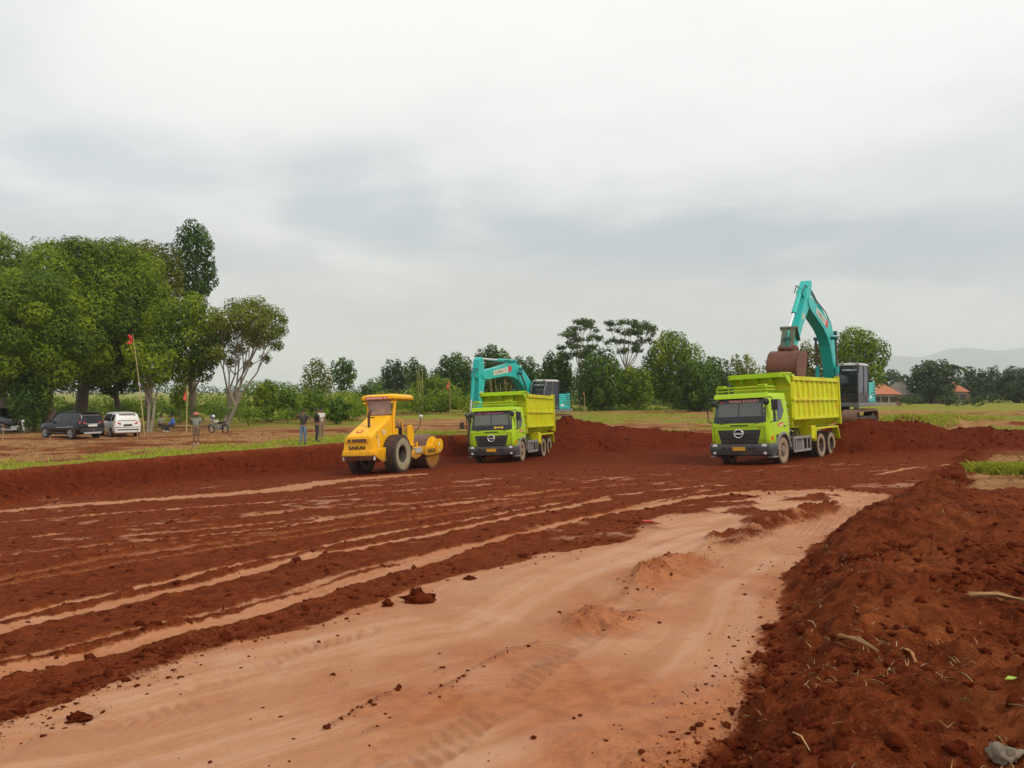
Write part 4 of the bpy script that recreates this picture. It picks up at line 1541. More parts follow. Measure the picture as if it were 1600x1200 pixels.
def build_excavator(label, boom_a, arm_a, bucket_a, decal):
    """boom_a, arm_a, bucket_a: angles in the boom plane (x forward, z up), degrees"""
    T = empty('excavator', label=label, cat='excavator')
    # ---- undercarriage
    for s in (-1, 1):
        pts = []
        for k in range(13):
            a = R(90 + 180 * k / 12)
            pts.append((-1.72 + .44 * math.cos(a), .47 + .44 * math.sin(a)))
        for k in range(13):
            a = R(-90 + 180 * k / 12)
            pts.append((1.72 + .44 * math.cos(a), .47 + .44 * math.sin(a)))
        inner = [(x_ * .975, .47 + (z_ - .47) * .84) for x_, z_ in pts]
        tr = MB()
        n_ = len(pts)
        for i in range(n_):
            j = (i + 1) % n_
            q = [pts[i], pts[j], inner[j], inner[i]]
            tr.prism(q, s * .80, s * 1.40)
        # raised shoes along the belt
        per = 0.0
        P_ = pts + [pts[0]]
        for i in range(n_):
            (ax, az), (bx, bz) = P_[i], P_[i + 1]
            L_ = math.hypot(bx - ax, bz - az)
            nn = max(1, int(L_ / .19))
            for k in range(nn):
                u = (k + .5) / nn
                an = math.atan2(bz - az, bx - ax)
                tr.obox((ax + (bx - ax) * u, s * 1.10, az + (bz - az) * u), (.12, .60, .05), (0, -an, 0))
        to = tr.build('track', DUSTY, T)
        tf = MB()
        tf.box(-1.6, 1.6, s * .86, s * 1.30, .28, .62)
        tf.build('track_frame', CHASSIS, T, bevel=.03)
        for xx in (-1.72, 1.72):
            sp = MB()
            sp.lathe([(.0, s * 1.34), (.12, s * 1.34), (.14, s * 1.28), (.36, s * 1.26), (.36, s * .9)], (xx, 0, .47), 'y', 24)
            sp.build('sprocket', CHASSIS, to, 40)
    uc = MB()
    uc.box(-.9, .9, -.85, .85, .45, .85)
    uc.cyl((0, 0, .85), (0, 0, 1.06), .62, seg=24)
    uc.build('swing_base', CHASSIS, T, bevel=.03)
    # ---- upper works
    dk = MB()
    dk.prism([(1.38, .38), (1.38, 1.36), (-2.0, 1.36), (-2.35, 1.2), (-2.35, -1.2), (-2.0, -1.36), (1.2, -1.36), (1.2, -.36), (1.0, -.34), (1.0, .36)], 1.06, 1.24, 'z')
    dk.build('deck', CABGREY, T, bevel=.02)
    cwt = MB()
    arc_ = [(-1.78, 1.34)] + [(-1.05 - 1.66 * math.cos(R(a)), 1.38 * math.sin(R(a))) for a in (75, 62, 48, 32, 16, 0, -16, -32, -48, -62, -75)] + [(-1.78, -1.34)]
    cwt.prism(arc_, 1.06, 2.10, 'z', None)
    top_ = [(x_ * .975 + -.02, y_ * .95) for x_, y_ in arc_]
    cwt.rings([[(x_, y_, 2.10) for x_, y_ in arc_], [(x_, y_, 2.20) for x_, y_ in top_]])
    cwt.build('counterweight', TEAL, T, bevel=.05, seg=3)
    sdp = MB()
    sdp.box(-1.80, -.42, .55, 1.345, 1.24, 2.14)
    eh = sdp.build('engine_cover', TEAL, T, bevel=.05, seg=3)
    for k in range(5):
        for xa, xb in ((-1.70, -1.28), (-1.18, -.95)):
            if xa > -1.2 and k < 3:
                continue
            v_ = MB()
            v_.box(xa, xb, 1.343, 1.352, 2.04 - k * .135, 2.09 - k * .135)
            v_.build('vent', CHASSIS, eh)
    d_ = MB()
    d_.box(-1.02, -.62, 1.343, 1.352, 1.42, 1.54)
    d_.build('data_plate', WHITE_INK, eh)
    rs = MB()
    rs.box(-1.80, 1.15, -1.345, -.42, 1.24, 1.90)
    rs.build('right_cover', TEAL, T, bevel=.05, seg=3)
    eg = MB()
    eg.prism([(-1.78, 2.10), (-.50, 2.10), (-.55, 2.32), (-.75, 2.46), (-1.45, 2.46), (-1.70, 2.30)], -.75, .62)
    hd_ = eg.build('engine_hood', LIGHTGREY, T, bevel=.05, seg=3)
    for k in range(5):
        s_ = MB()
        s_.box(-1.40 + k * .15, -1.34 + k * .15, -.5, .50, 2.455, 2.475)
        s_.build('slot', CHASSIS, hd_)
    # ---- cab: pillars, roof, panes
    zb_, zt_ = 1.24, 2.93
    ya, yb = .42, 1.36
    F0 = [(1.30, zb_), (1.40, 1.75), (1.36, 2.30), (1.10, 2.84)]        # front line of the cab
    def xfr(z_):
        return float(np.interp(z_, [p[1] for p in F0], [p[0] for p in F0]))
    cb = MB()
    prof = [(-.36, zb_), (1.30, zb_), (1.37, 1.62), (-.36, 1.62)]
    cb.prism(prof, ya, yb)                                              # lower shell
    cab = cb.build('cab', M('cab_black', (.035, .035, .037), .45, dirt=.25, dcol=(.16, .10, .07)), T, bevel=.03)
    rf = MB()
    rf.rings([[(-.38, ya, 2.84), (1.12, ya, 2.84), (1.12, yb, 2.84), (-.38, yb, 2.84)], [(-.40, ya - .02, 2.90), (1.14, ya - .02, 2.90), (1.14, yb + .01, 2.90), (-.40, yb + .01, 2.90)], [(-.28, ya + .08, 2.98), (.98, ya + .08, 2.98), (.98, yb - .08, 2.98), (-.28, yb - .08, 2.98)]])
    rf.build('cab_roof', LIGHTGREY, cab, bevel=.03, seg=3)
    for yy in (ya + .03, yb - .03):
        p_ = MB()
        for i in range(3):
            p_.beam((F0[i][0] - .03 if i else 1.30, yy, F0[i][1]), (F0[i + 1][0] - .03, yy, F0[i + 1][1]), .075, .075, up=(1, 0, 0))
        p_.build('pillar', CABGREY, cab, bevel=.01)
        p_ = MB()
        p_.beam((-.33, yy, zb_), (-.33, yy, 2.86), .07, .08, up=(1, 0, 0))
        p_.build('pillar', M('pillar_black', (.03, .03, .03), .5), cab)
    p_ = MB()
    p_.beam((.48, yb - .02, zb_), (.48, yb - .02, 2.86), .055, .06, up=(1, 0, 0))
    p_.build('pillar', CABGREY, cab)
    wp_ = MB()                                                          # front panes, upper and lower
    wp_.rings([[(xfr(z_) - .01, ya + .06, z_), (xfr(z_) - .01, yb - .06, z_)] for z_ in (1.64, 1.9, 2.2, 2.5, 2.82)], cap=False, closed=False)
    wp_.build('windscreen', CABPANE, cab, 60)
    for xa, xb in ((-.29, .45), (.51, 1.05)):
        w_ = MB()
        w_.add([(xa, yb - .015, 1.64), (xb + (.22 if xb > 1 else 0), yb - .015, 1.64), (xb + (.20 if xb > 1 else 0), yb - .015, 2.2), (xb, yb - .015, 2.83), (xa, yb - .015, 2.83)], [(0, 1, 2, 3, 4)])
        w_.build('side_pane', CABPANE, cab)
    w_ = MB()
    w_.add([(-.29, ya + .015, 1.64), (1.25, ya + .015, 1.64), (1.25, ya + .015, 2.2), (1.05, ya + .015, 2.83), (-.29, ya + .015, 2.83)], [(4, 3, 2, 1, 0)])
    w_.build('side_pane', CABPANE, cab)
    w_ = MB()
    w_.add([(-.36, ya, 1.64), (-.36, yb, 1.64), (-.36, yb, 2.83), (-.36, ya, 2.83)], [(0, 1, 2, 3)])
    w_.build('rear_pane', DARKPANE, cab)
    st_ = MB()
    st_.box(.05, .60, .66, 1.12, 1.66, 1.82)
    st_.prism([(.0, 1.75), (.16, 1.75), (.06, 2.50), (-.08, 2.50)], .66, 1.12)
    st_.build('seat', M('seat_dark', (.03, .045, .05), .7), cab, bevel=.03)
    hb_ = MB()
    hb_.box(.55, 1.2, .55, .70, 1.63, 1.78)
    hb_.build('console', BLACK, cab, bevel=.02)
    gr_ = MB()
    gr_.tube([(-.10, yb + .03, 1.40), (.05, yb + .04, 1.35), (.30, yb + .04, 1.55), (.42, yb + .03, 1.95)], .018, 6)
    gr_.build('grab_rail', LIGHTGREY, cab, 60)
    for yy in (.55, 1.15):
        l_ = MB()
        l_.box(1.08, 1.16, yy, yy + .14, 2.90, 2.97)
        l_.build('cab_lamp', LIGHTGREY, cab, bevel=.01)
    wl = txt('KOBELCO', .11, (1.13 - .0, .93, 2.66), (0, 1, 0), (-.45, 0, 1), WHITE_INK, cab, ext=.002, sx_=1.2)
    wl.location = (.085, 0, 0)
    # ---- boom
    foot = (.28, 1.72)
    ba = R(boom_a)
    top = [(-.22, .10), (.05, .34), (.9, .86), (1.75, 1.28), (2.35, 1.48), (2.9, 1.46), (3.6, 1.18), (4.6, .66), (5.55, .25), (5.80, .10)]
    bot = [(5.86, -.08), (5.70, -.24), (5.3, -.20), (4.4, .18), (3.5, .52), (2.8, .66), (2.3, .62), (1.5, .34), (.7, -.04), (.1, -.22), (-.18, -.16)]
    W2 = lambda p: rot2(p, ba, foot)
    def loft(poly_top, poly_bot, hwf, tf_):
        m_ = MB()
        poly = poly_top + poly_bot
        n_ = len(poly)
        vs_ = []
        for s in (-1, 1):
            for p in poly:
                q = tf_(p)
                vs_.append((q[0], s * hwf(p[0]), q[1]))
        fs_ = [tuple(range(n_)), tuple(range(n_, 2 * n_))[::-1]] + [(i, n_ + i, n_ + (i + 1) % n_, (i + 1) % n_) for i in range(n_)]
        m_.add(vs_, fs_)
        return m_
    bo = loft(top, bot, lambda u: .33 - .10 * min(1, max(0, u / 1.5)), W2).build('boom', TEAL, T, bevel=.015)
    tip = W2((5.68, .0))
    # boom plate: cream panel with lettering
    for s in (-1, 1):
        a0, a1 = W2((3.35, .78)), W2((4.85, .12))
        dirv = Vector((a1[0] - a0[0], 0, a1[1] - a0[1])).normalized()
        upv = Vector((-dirv.z, 0, dirv.x))
        ctr = Vector(((a0[0] + a1[0]) / 2, s * .238, (a0[1] + a1[1]) / 2)) + upv * .16
        pl = MB()
        vs_ = [ctr + dirv * a + upv * b + Vector((0, s * .004, 0)) for a, b in ((-.72, -.15), (.72, -.13), (.72, .13), (-.72, .15))]
        pl.add(vs_, [(0, 1, 2, 3)] if s < 0 else [(3, 2, 1, 0)])
        po = pl.build('boom_plate', M('cream_plate', (.66, .64, .50), .55, var=.04), bo)
        rt = dirv if s < 0 else -dirv
        txt('KOBELCO', .24, tuple(ctr + Vector((0, s * .010, 0))), rt, upv, M('plate_print', (.16, .13, .10), .6), po, ext=.002, sx_=1.05)
        rdp = MB()
        c2_ = ctr - dirv * .92 + upv * .03
        rdp.add([c2_ + dirv * a + upv * b + Vector((0, s * .005, 0)) for a, b in ((-.16, -.16), (.16, -.16), (.16, .16), (-.16, .16))], [(0, 1, 2, 3)] if s < 0 else [(3, 2, 1, 0)])
        rdp.build('red_plate', RED_INK, bo)
    # boom rams
    for s in (-1, 1):
        e0 = Vector((.98, s * .42, 1.34))
        q = W2((2.45, .98))
        e1 = Vector((q[0], s * .42, q[1]))
        mdp = e0.lerp(e1, .55)
        rm = MB()
        rm.cyl(e0, mdp, .085, seg=14)
        ro = rm.build('boom_ram', TEAL, T, 50)
        rd = MB()
        rd.cyl(mdp, e1, .048, seg=10)
        rd.build('ram_rod', M('dull_rod', (.13, .10, .08), .4, metal=.4), ro, 50)
    q = W2((2.45, .98))
    pin = MB()
    pin.cyl((q[0], -.50, q[1]), (q[0], .50, q[1]), .075, seg=12)
    pin.box(q[0] - .1, q[0] + .1, .36, .48, q[1] + .12, q[1] + .3)
    pin.build('boom_pin', M('dark_teal', (.012, .12, .13), .5), T, 40)
    # ---- arm
    aa = R(arm_a)
    W3 = lambda p: rot2(p, aa, tip)                             # +u runs towards the bucket
    at_ = [(-.86, .30), (-.70, .46), (-.25, .50), (.4, .38), (1.6, .26), (2.75, .17), (2.92, .06)]
    ab_ = [(2.92, -.08), (2.75, -.14), (1.4, -.13), (.35, -.20), (.0, -.20), (-.22, -.08), (-.80, .14)]
    ar = loft(at_, ab_, lambda u: .19, W3).build('arm', TEAL, T, bevel=.015)
    for s in (-1, 1):
        c3 = W3((1.05, .10))
        rnd_ = MB()
        rnd_.lathe([(0, s * .195), (.13, s * .195)], (c3[0], 0, c3[1]), 'y', 18)
        rnd_.build('round_decal', M('cream_plate', (.66, .64, .50)), ar)
        rnd_ = MB()
        rnd_.beam((c3[0] - .06, s * .199, c3[1] - .07), (c3[0] + .06, s * .199, c3[1] + .07), .004, .05, up=(1, 0, 0))
        rnd_.build('decal_mark', AMBER, ar)
    # arm ram on top of the boom
    e0, e1 = W2((2.75, 1.60)), W3((-.78, .30))
    v0, v1 = Vector((e0[0], 0, e0[1])), Vector((e1[0], 0, e1[1]))
    md_ = v0.lerp(v1, min(.92, 1.55 / (v1 - v0).length))
    rm = MB()
    rm.cyl(v0, md_, .105, seg=16)
    rm.box(e0[0] - .14, e0[0] + .14, -.16, .16, e0[1] - .22, e0[1] + .10)
    ro = rm.build('arm_ram', TEAL, T, 50)
    rd = MB()
    rd.cyl(md_, v1, .06, seg=12)
    rd.build('ram_rod', CHROME, ro, 50)
    # bucket ram along the arm
    e0, e1 = W3((.15, .62)), W3((2.25, .62))
    v0, v1 = Vector((e0[0], 0, e0[1])), Vector((e1[0], 0, e1[1]))
    md_ = v0.lerp(v1, .60)
    rm = MB()
    rm.cyl(v0, md_, .095, seg=14)
    rm.obox(W3((.15, .52))[:1] + (0,) + W3((.15, .52))[1:], (.22, .26, .30), (0, -aa, 0))
    ro = rm.build('bucket_ram', TEAL, T, 50)
    rd = MB()
    rd.cyl(md_, v1, .055, seg=12)
    rd.build('ram_rod', CHROME, ro, 50)
    hs = MB()
    for s in (-1, 1):
        pts = [W2((2.5, 1.62)), W2((3.6, 1.42)), W2((4.9, .80)), W2((5.6, .62)), W3((-.1, .75)), W3((.3, .72))]
        hs.tube([(p[0], s * .17, p[1]) for p in pts], .022, 6)
    hs.build('hydraulic_hose', BLACK, T, 60)
    # link and bucket
    bp = W3((2.82, .0))
    lk = MB()
    for s in (-1, 1):
        lk.beam((e1[0], s * .24, e1[1]), (W3((2.35, .02))[0], s * .24, W3((2.35, .02))[1]), .05, .16, up=(0, 1, 0))
    lk.cyl((e1[0], -.34, e1[1]), (e1[0], .34, e1[1]), .075, seg=12)
    ka = R(bucket_a)
    W4 = lambda p: rot2(p, ka, bp)                              # bucket frame: pin at origin, back hangs along -w
    ear = W4((.42, .0))
    for s in (-1, 1):
        lk.beam((e1[0], s * .15, e1[1]), (ear[0], s * .15, ear[1]), .10, .20, up=(0, 1, 0))
    lk.box(min(e1[0], ear[0]) + .03, max(e1[0], ear[0]) - .03, -.15, .15, (e1[1] + ear[1]) / 2 - .04, (e1[1] + ear[1]) / 2 + .04) if abs(e1[0] - ear[0]) > .1 else None
    lk.build('bucket_link', LINKM, T, bevel=.012)
    shell = [(-.30, -.10), (-.28, -.06), (.50, -.10), (.78, -.22), (.98, -.50), (1.02, -.85), (.90, -1.15), (.62, -1.36), (.20, -1.46)]
    inner = [(.20, -1.42), (.58, -1.31), (.84, -1.10), (.95, -.84), (.92, -.54), (.74, -.28), (.48, -.16), (-.26, -.13)]
    hwb = .57
    bk = MB()
    poly = shell + inner
    vs_, n_ = [], len(poly)
    for s in (-1, 1):
        vs_ += [(W4(p)[0], s * hwb, W4(p)[1]) for p in poly]
    fs_ = [(i, n_ + i, n_ + (i + 1) % n_, (i + 1) % n_) for i in range(n_)]
    bk.add(vs_, fs_)
    for s in (-1, 1):
        side = shell + [(.05, -1.30), (-.25, -.70)]
        m_ = len(side)
        vv = [(W4(p)[0], s * hwb, W4(p)[1]) for p in side] + [(W4(p)[0], s * (hwb - .03), W4(p)[1]) for p in side]
        bk.add(vv, [tuple(range(m_)), tuple(range(m_, 2 * m_))[::-1]] + [(i, (i + 1) % m_, m_ + (i + 1) % m_, m_ + i) for i in range(m_)])
    bko = bk.build('bucket', BUCKET, T, 30)
    ea = MB()
    for s in (-1, 1):
        ring = [(-.14, -.08), (-.13, .10), (.0, .14), (.42, .14), (.56, .04), (.56, -.11)]
        ea.prism([W4(p) for p in ring], s * .22, s * .29)
    ea.cyl((ear[0], -.32, ear[1]), (ear[0], .32, ear[1]), .07, seg=12)
    ea.cyl((bp[0], -.32, bp[1]), (bp[0], .32, bp[1]), .075, seg=12)
    ea.build('bucket_ear', BUCKET, bko, 40)
    for k in range(5):
        th = MB()
        yy = -hwb + .07 + k * (2 * hwb - .14) / 4
        a0, a1 = W4((.26, -1.44)), W4((-.04, -1.50))
        th.beam((a0[0], yy, a0[1]), (a1[0], yy, a1[1]), .10, .06, up=(0, 1, 0))
        th.build('tooth', GREYMET, bko)
    return T


EXS = 1.07
XR = build_excavator('teal excavator with raised boom loading the right dump truck', 41.0, -48.0, 4.0, 1)
XR.location = (15.76, 37.5, .96)
XR.rotation_euler = (0, 0, R(-127.2))
XR.scale = (EXS,) * 3
XL = build_excavator('teal excavator with lowered boom behind the left dump truck', 15.2, -83.0, -62.0, 1)
XL.location = (1.51, 48.6, .36)
XL.rotation_euler = (0, 0, R(-122.3))
XL.scale = (EXS,) * 3

# ------------------------------------------------------------------ cars
CAR_BLACK = M('black_car_paint', (.006, .006, .007), .22, var=.1, coat=.15, spec=.35, dirt=.05)
CAR_WHITE = M('white_car_paint', (.72, .71, .68), .25, var=.03, coat=.5, dirt=.06)
CAR_GREY = M('dark_grey_car_paint', (.035, .05, .05), .25, metal=.4, var=.06, coat=.6)
CARGLASS = glass_mat('car_glass', (.010, .011, .013), .05)
REARGLASS = glass_mat('rear_glass', (.16, .155, .15), .10)
SILVER = M('silver_trim', (.55, .55, .54), .35, metal=.4)


def build_car(name, label, paint, stations, wheel_x, wr_, style):
    """stations from tail to nose: x, z bottom, z belt, z roof, half width, half roof width"""
    T = empty(name, label=label, cat='car')
    xs_ = [s[0] for s in stations]

    def at(x_, k):
        return float(np.interp(x_, xs_, [s[k] for s in stations]))
    rings_ = []
    for (x_, zb, zl, zr, w_, rw) in stations:
        half = [(w_ * .86, zb), (w_ * .97, zb + .10), (w_, zb + .28), (w_, zl - .14), (w_ * .965, zl), (rw + (w_ * .965 - rw) * .12, zr - (zr - zl) * .14), (rw * .90, zr - (zr - zl) * .02), (rw * .5, zr)]
        rings_.append([(x_, y_, z_) for y_, z_ in half] + [(x_, -y_, z_) for y_, z_ in half[::-1]])
    b_ = MB()
    b_.rings(rings_)
    body = b_.build('body', paint, T, 42)

    def yside(x_, z_):
        zl, zr, w_, rw = at(x_, 2), at(x_, 3), at(x_, 4), at(x_, 5)
        if z_ <= zl:
            return w_ * (1 - .035 * max(0, (z_ - zl + .14) / .14))
        t_ = min(1, (z_ - zl) / max(.05, (zr - zl) * .86))
        return w_ * .965 + (rw + (w_ * .965 - rw) * .12 - w_ * .965) * t_

    def side(nm, mt, poly, off, par=T):
        """sheet lying on the car's flank, both sides are separate parts"""
        for s in (-1, 1):
            m_ = MB()
            n_ = len(poly)
            m_.add([(x_, s * (yside(x_, z_) + off), z_) for x_, z_ in poly], [tuple(range(n_)) if s < 0 else tuple(range(n_))[::-1]])
            m_.build(nm, mt, par)
    for poly in style['windows']:
        side('side_window', CARGLASS, poly, .010)
    for poly, mt in style.get('trim', []):
        side('side_trim', mt, poly, .012)
    for s in (-1, 1):
        for xw in wheel_x:
            ar = MB()
            ar.lathe([(0, 0), (wr_ + .075, 0), (wr_ + .085, -.03)], (xw, 0, wr_), 'y', 26)
            yv = at(xw, 4)
            ar.v = [(p[0], s * (yv + .012 + p[1]), max(p[2], at(xw, 1) - .02)) for p in ar.v]
            ar.build('wheel_arch', BLACK, T)
            th = MB()
            th.lathe([(wr_ * .62, .02), (wr_ * .70, .045), (wr_ * .95, .045), (wr_, .015), (wr_, -.16), (wr_ * .9, -.2), (wr_ * .6, -.2)], (xw, 0, wr_), 'y', 28)
            th.v = [(p[0], s * (yv + p[1]), p[2]) for p in th.v]
            wo_ = th.build('wheel', M('car_tyre', (.02, .019, .018), .85, dirt=.4, dcol=(.13, .07, .045)), T, 40)
            rm = MB()
            for k in range(5):
                a = 2 * math.pi * k / 5 + .3
                for e in (-.16, .16):
                    p0 = (xw + .05 * math.cos(a), s * (yv + .035), wr_ + .05 * math.sin(a))
                    p1 = (xw + wr_ * .63 * math.cos(a + e), s * (yv + .035), wr_ + wr_ * .63 * math.sin(a + e))
                    rm.beam(p0, p1, .02, .05, up=(0, 1, 0))
            rm.lathe([(wr_ * .60, s * (yv + .015)), (wr_ * .66, s * (yv + .040)), (wr_ * .70, s * (yv + .03))], (xw, 0, wr_), 'y', 26)
            rm.build('rim', SILVER, wo_)
            dk_ = MB()
            dk_.lathe([(0, s * (yv + .018)), (wr_ * .62, s * (yv + .018))], (xw, 0, wr_), 'y', 20)
            dk_.build('brake_disc', CHASSIS, wo_)
        mr = MB()
        xm = style['mirror']
        mr.obox((xm, s * (at(xm, 4) + .09), at(xm, 2) + .08), (.12, .20, .15))
        mr.build('door_mirror', paint, T, bevel=.03)
    x0, x1 = xs_[0], xs_[-1]
    # tail
    def endsheet(nm, mt, pts, off, par=T):
        m_ = MB()
        m_.add([(x_ + off, y_, z_) for x_, y_, z_ in pts], [tuple(range(len(pts)))])
        m_.build(nm, mt, par)
    for nm, mt, pts in style['ends']:
        m_ = MB()
        n_ = len(pts)
        m_.add(pts, [tuple(range(n_))])
        o = m_.build(nm, mt, T)
        so = o.modifiers.new('thick', 'SOLIDIFY')
        so.thickness = .02
        so.offset = 0
    for nm, mt, bx in style['boxes']:
        m_ = MB()
        m_.box(*bx)
        m_.build(nm, mt, T, bevel=.015)
    return T


rush = [(-2.20, .48, .86, .90, .74, .70), (-2.16, .36, .98, 1.04, .82, .74), (-2.08, .32, 1.06, 1.40, .85, .66), (-1.96, .30, 1.08, 1.64, .865, .64), (-1.6, .28, 1.09, 1.70, .875, .66),
        (-.6, .27, 1.07, 1.735, .88, .68), (.2, .27, 1.05, 1.72, .88, .67), (.62, .27, 1.03, 1.58, .88, .66), (1.12, .28, 1.01, 1.08, .87, .74), (1.35, .29, 1.0, 1.05, .865, .72),
        (1.85, .30, .93, .97, .84, .70), (2.08, .34, .84, .88, .78, .64), (2.20, .44, .70, .73, .66, .55)]
rush_style = dict(
    windows=[[(-1.98, 1.14), (-1.90, 1.50), (-1.45, 1.56), (-1.30, 1.14)], [(-1.18, 1.14), (-1.18, 1.58), (-.32, 1.60), (-.32, 1.13)], [(-.24, 1.13), (-.24, 1.60), (.30, 1.55), (.72, 1.20), (.80, 1.10)]],
    trim=[([(-1.55, .78), (-1.5, .83), (.2, .72), (.2, .70)], SILVER), ([(-.75, .36), (.9, .36), (.9, .44), (-.75, .44)], BLACK)],
    mirror=.72,
    ends=[('rear_window', REARGLASS, [(-2.115, -.62, 1.14), (-2.115, .62, 1.14), (-2.005, .54, 1.56), (-2.005, -.54, 1.56)]),
          ('tail_light', REDLENS, [(-2.185, .44, .98), (-2.125, .85, 1.0), (-2.095, .83, 1.16), (-2.14, .46, 1.10)]),
          ('tail_light', REDLENS, [(-2.185, -.44, .98), (-2.14, -.46, 1.10), (-2.095, -.83, 1.16), (-2.125, -.85, 1.0)]),
          ('windscreen', CARGLASS, [(1.13, -.70, 1.10), (.60, -.62, 1.62), (.60, .62, 1.62), (1.13, .70, 1.10)])],
    boxes=[('number_plate', WHITE_INK, (-2.235, -2.205, -.30, .30, .80, .92)), ('tail_trim', SILVER, (-2.225, -2.19, -.42, .42, .94, .98)),
           ('rear_bumper', BLACK, (-2.24, -2.12, -.80, .80, .44, .72)), ('skid_plate', SILVER, (-2.255, -2.10, -.58, .58, .34, .45)), ('spoiler', CAR_BLACK, (-2.16, -1.90, -.56, .56, 1.64, 1.69)),
           ('front_bumper', BLACK, (2.0, 2.21, -.72, .72, .36, .58))])
avz = [(-2.07, .44, .80, .84, .74, .66), (-2.03, .33, .96, 1.02, .80, .70), (-1.97, .30, 1.04, 1.30, .825, .66), (-1.82, .27, 1.06, 1.60, .83, .64), (-1.5, .25, 1.06, 1.655, .83, .64),
       (-.5, .24, 1.03, 1.69, .83, .65), (.3, .24, 1.0, 1.66, .83, .64), (.70, .24, .98, 1.46, .83, .64), (1.15, .25, .96, 1.03, .82, .70), (1.65, .27, .88, .94, .80, .68), (1.95, .31, .78, .82, .74, .6), (2.07, .42, .64, .67, .62, .5)]
avz_style = dict(
    windows=[[(-1.86, 1.12), (-1.72, 1.50), (-1.22, 1.54), (-1.16, 1.10)], [(-1.08, 1.10), (-1.08, 1.55), (-.22, 1.56), (-.22, 1.07)], [(-.14, 1.07), (-.14, 1.56), (.34, 1.50), (.85, 1.06)]],
    mirror=.78,
    ends=[('rear_window', REARGLASS, [(-2.01, -.58, 1.10), (-2.01, .58, 1.10), (-1.865, .52, 1.50), (-1.865, -.52, 1.50)]),
          ('tail_light', REDLENS, [(-2.065, .40, .88), (-2.01, .82, .88), (-1.96, .82, 1.14), (-2.02, .62, 1.06), (-2.065, .42, .96)]),
          ('tail_light', REDLENS, [(-2.065, -.40, .88), (-2.065, -.42, .96), (-2.02, -.62, 1.06), (-1.96, -.82, 1.14), (-2.01, -.82, .88)]),
          ('windscreen', CARGLASS, [(1.16, -.66, 1.05), (.66, -.58, 1.52), (.66, .58, 1.52), (1.16, .66, 1.05)]),
          ('window_sticker', WHITE_INK, [(-1.99, -.10, 1.22), (-1.99, .06, 1.22), (-1.93, .06, 1.38), (-1.93, -.10, 1.38)])],
    boxes=[('number_plate', BLACK_INK, (-2.095, -2.06, -.26, .26, .78, .90)), ('rear_bumper', CAR_WHITE, (-2.11, -1.98, -.76, .76, .36, .66)), ('bumper_strip', BLACK, (-2.125, -2.09, -.66, .66, .50, .58)), ('roof_spoiler', CAR_WHITE, (-1.98, -1.76, -.52, .52, 1.59, 1.64))])
fort = [(-2.4, .55, .95, 1.0, .80, .72), (-2.34, .45, 1.10, 1.2, .88, .76), (-2.25, .42, 1.16, 1.60, .92, .70), (-2.0, .40, 1.18, 1.80, .93, .70), (-.6, .40, 1.15, 1.86, .93, .72), (.2, .40, 1.14, 1.84, .93, .71),
        (.60, .40, 1.13, 1.66, .93, .70), (1.12, .40, 1.12, 1.19, .92, .78), (1.5, .40, 1.11, 1.17, .92, .77), (2.0, .42, 1.05, 1.10, .90, .74), (2.28, .46, .95, 1.0, .82, .68), (2.40, .55, .78, .82, .70, .58)]
fort_style = dict(
    windows=[[(-2.1, 1.24), (-2.0, 1.66), (-1.35, 1.70), (-1.25, 1.22)], [(-1.15, 1.22), (-1.15, 1.70), (-.3, 1.72), (-.3, 1.20)], [(-.2, 1.20), (-.2, 1.72), (.3, 1.66), (.8, 1.20)]],
    mirror=.80,
    ends=[('rear_window', REARGLASS, [(-2.33, -.6, 1.24), (-2.33, .6, 1.24), (-2.17, .52, 1.68), (-2.17, -.52, 1.68)]),
          ('windscreen', CARGLASS, [(1.14, -.74, 1.20), (.59, -.66, 1.72), (.59, .66, 1.72), (1.14, .74, 1.20)])],
    boxes=[('headlight', LENS, (2.22, 2.36, .48, .84, .90, 1.02)), ('headlight', LENS, (2.22, 2.36, -.84, -.48, .90, 1.02)), ('grille', SILVER, (2.32, 2.41, -.44, .44, .84, 1.02)), ('front_bumper', BLACK, (2.25, 2.44, -.78, .78, .48, .80)),
           ('skid_plate', SILVER, (2.28, 2.46, -.55, .55, .42, .52)), ('number_plate', BLACK_INK, (2.44, 2.47, -.24, .24, .62, .74))])


def park(o, px_, py_, hd, sink=.02, sc=1.0):
    p = gnd(px_, py_)
    o.location = (p.x, p.y, p.z - sink)
    o.rotation_euler = (0, 0, R(hd))
    o.scale = (sc,) * 3
    return p


park(build_car('parked_car', 'black sport utility car parked left of the white people carrier', CAR_BLACK, rush, (-1.32, 1.36), .36, rush_style), 112, 684, 152)
park(build_car('parked_car', 'white people carrier parked beside the black car under the trees', CAR_WHITE, avz, (-1.25, 1.38), .31, avz_style), 186, 681, 132)
park(build_car('parked_car', 'dark grey car cut off by the left edge of the photo', CAR_GREY, fort, (-1.40, 1.42), .39, fort_style), 2, 674, -22)


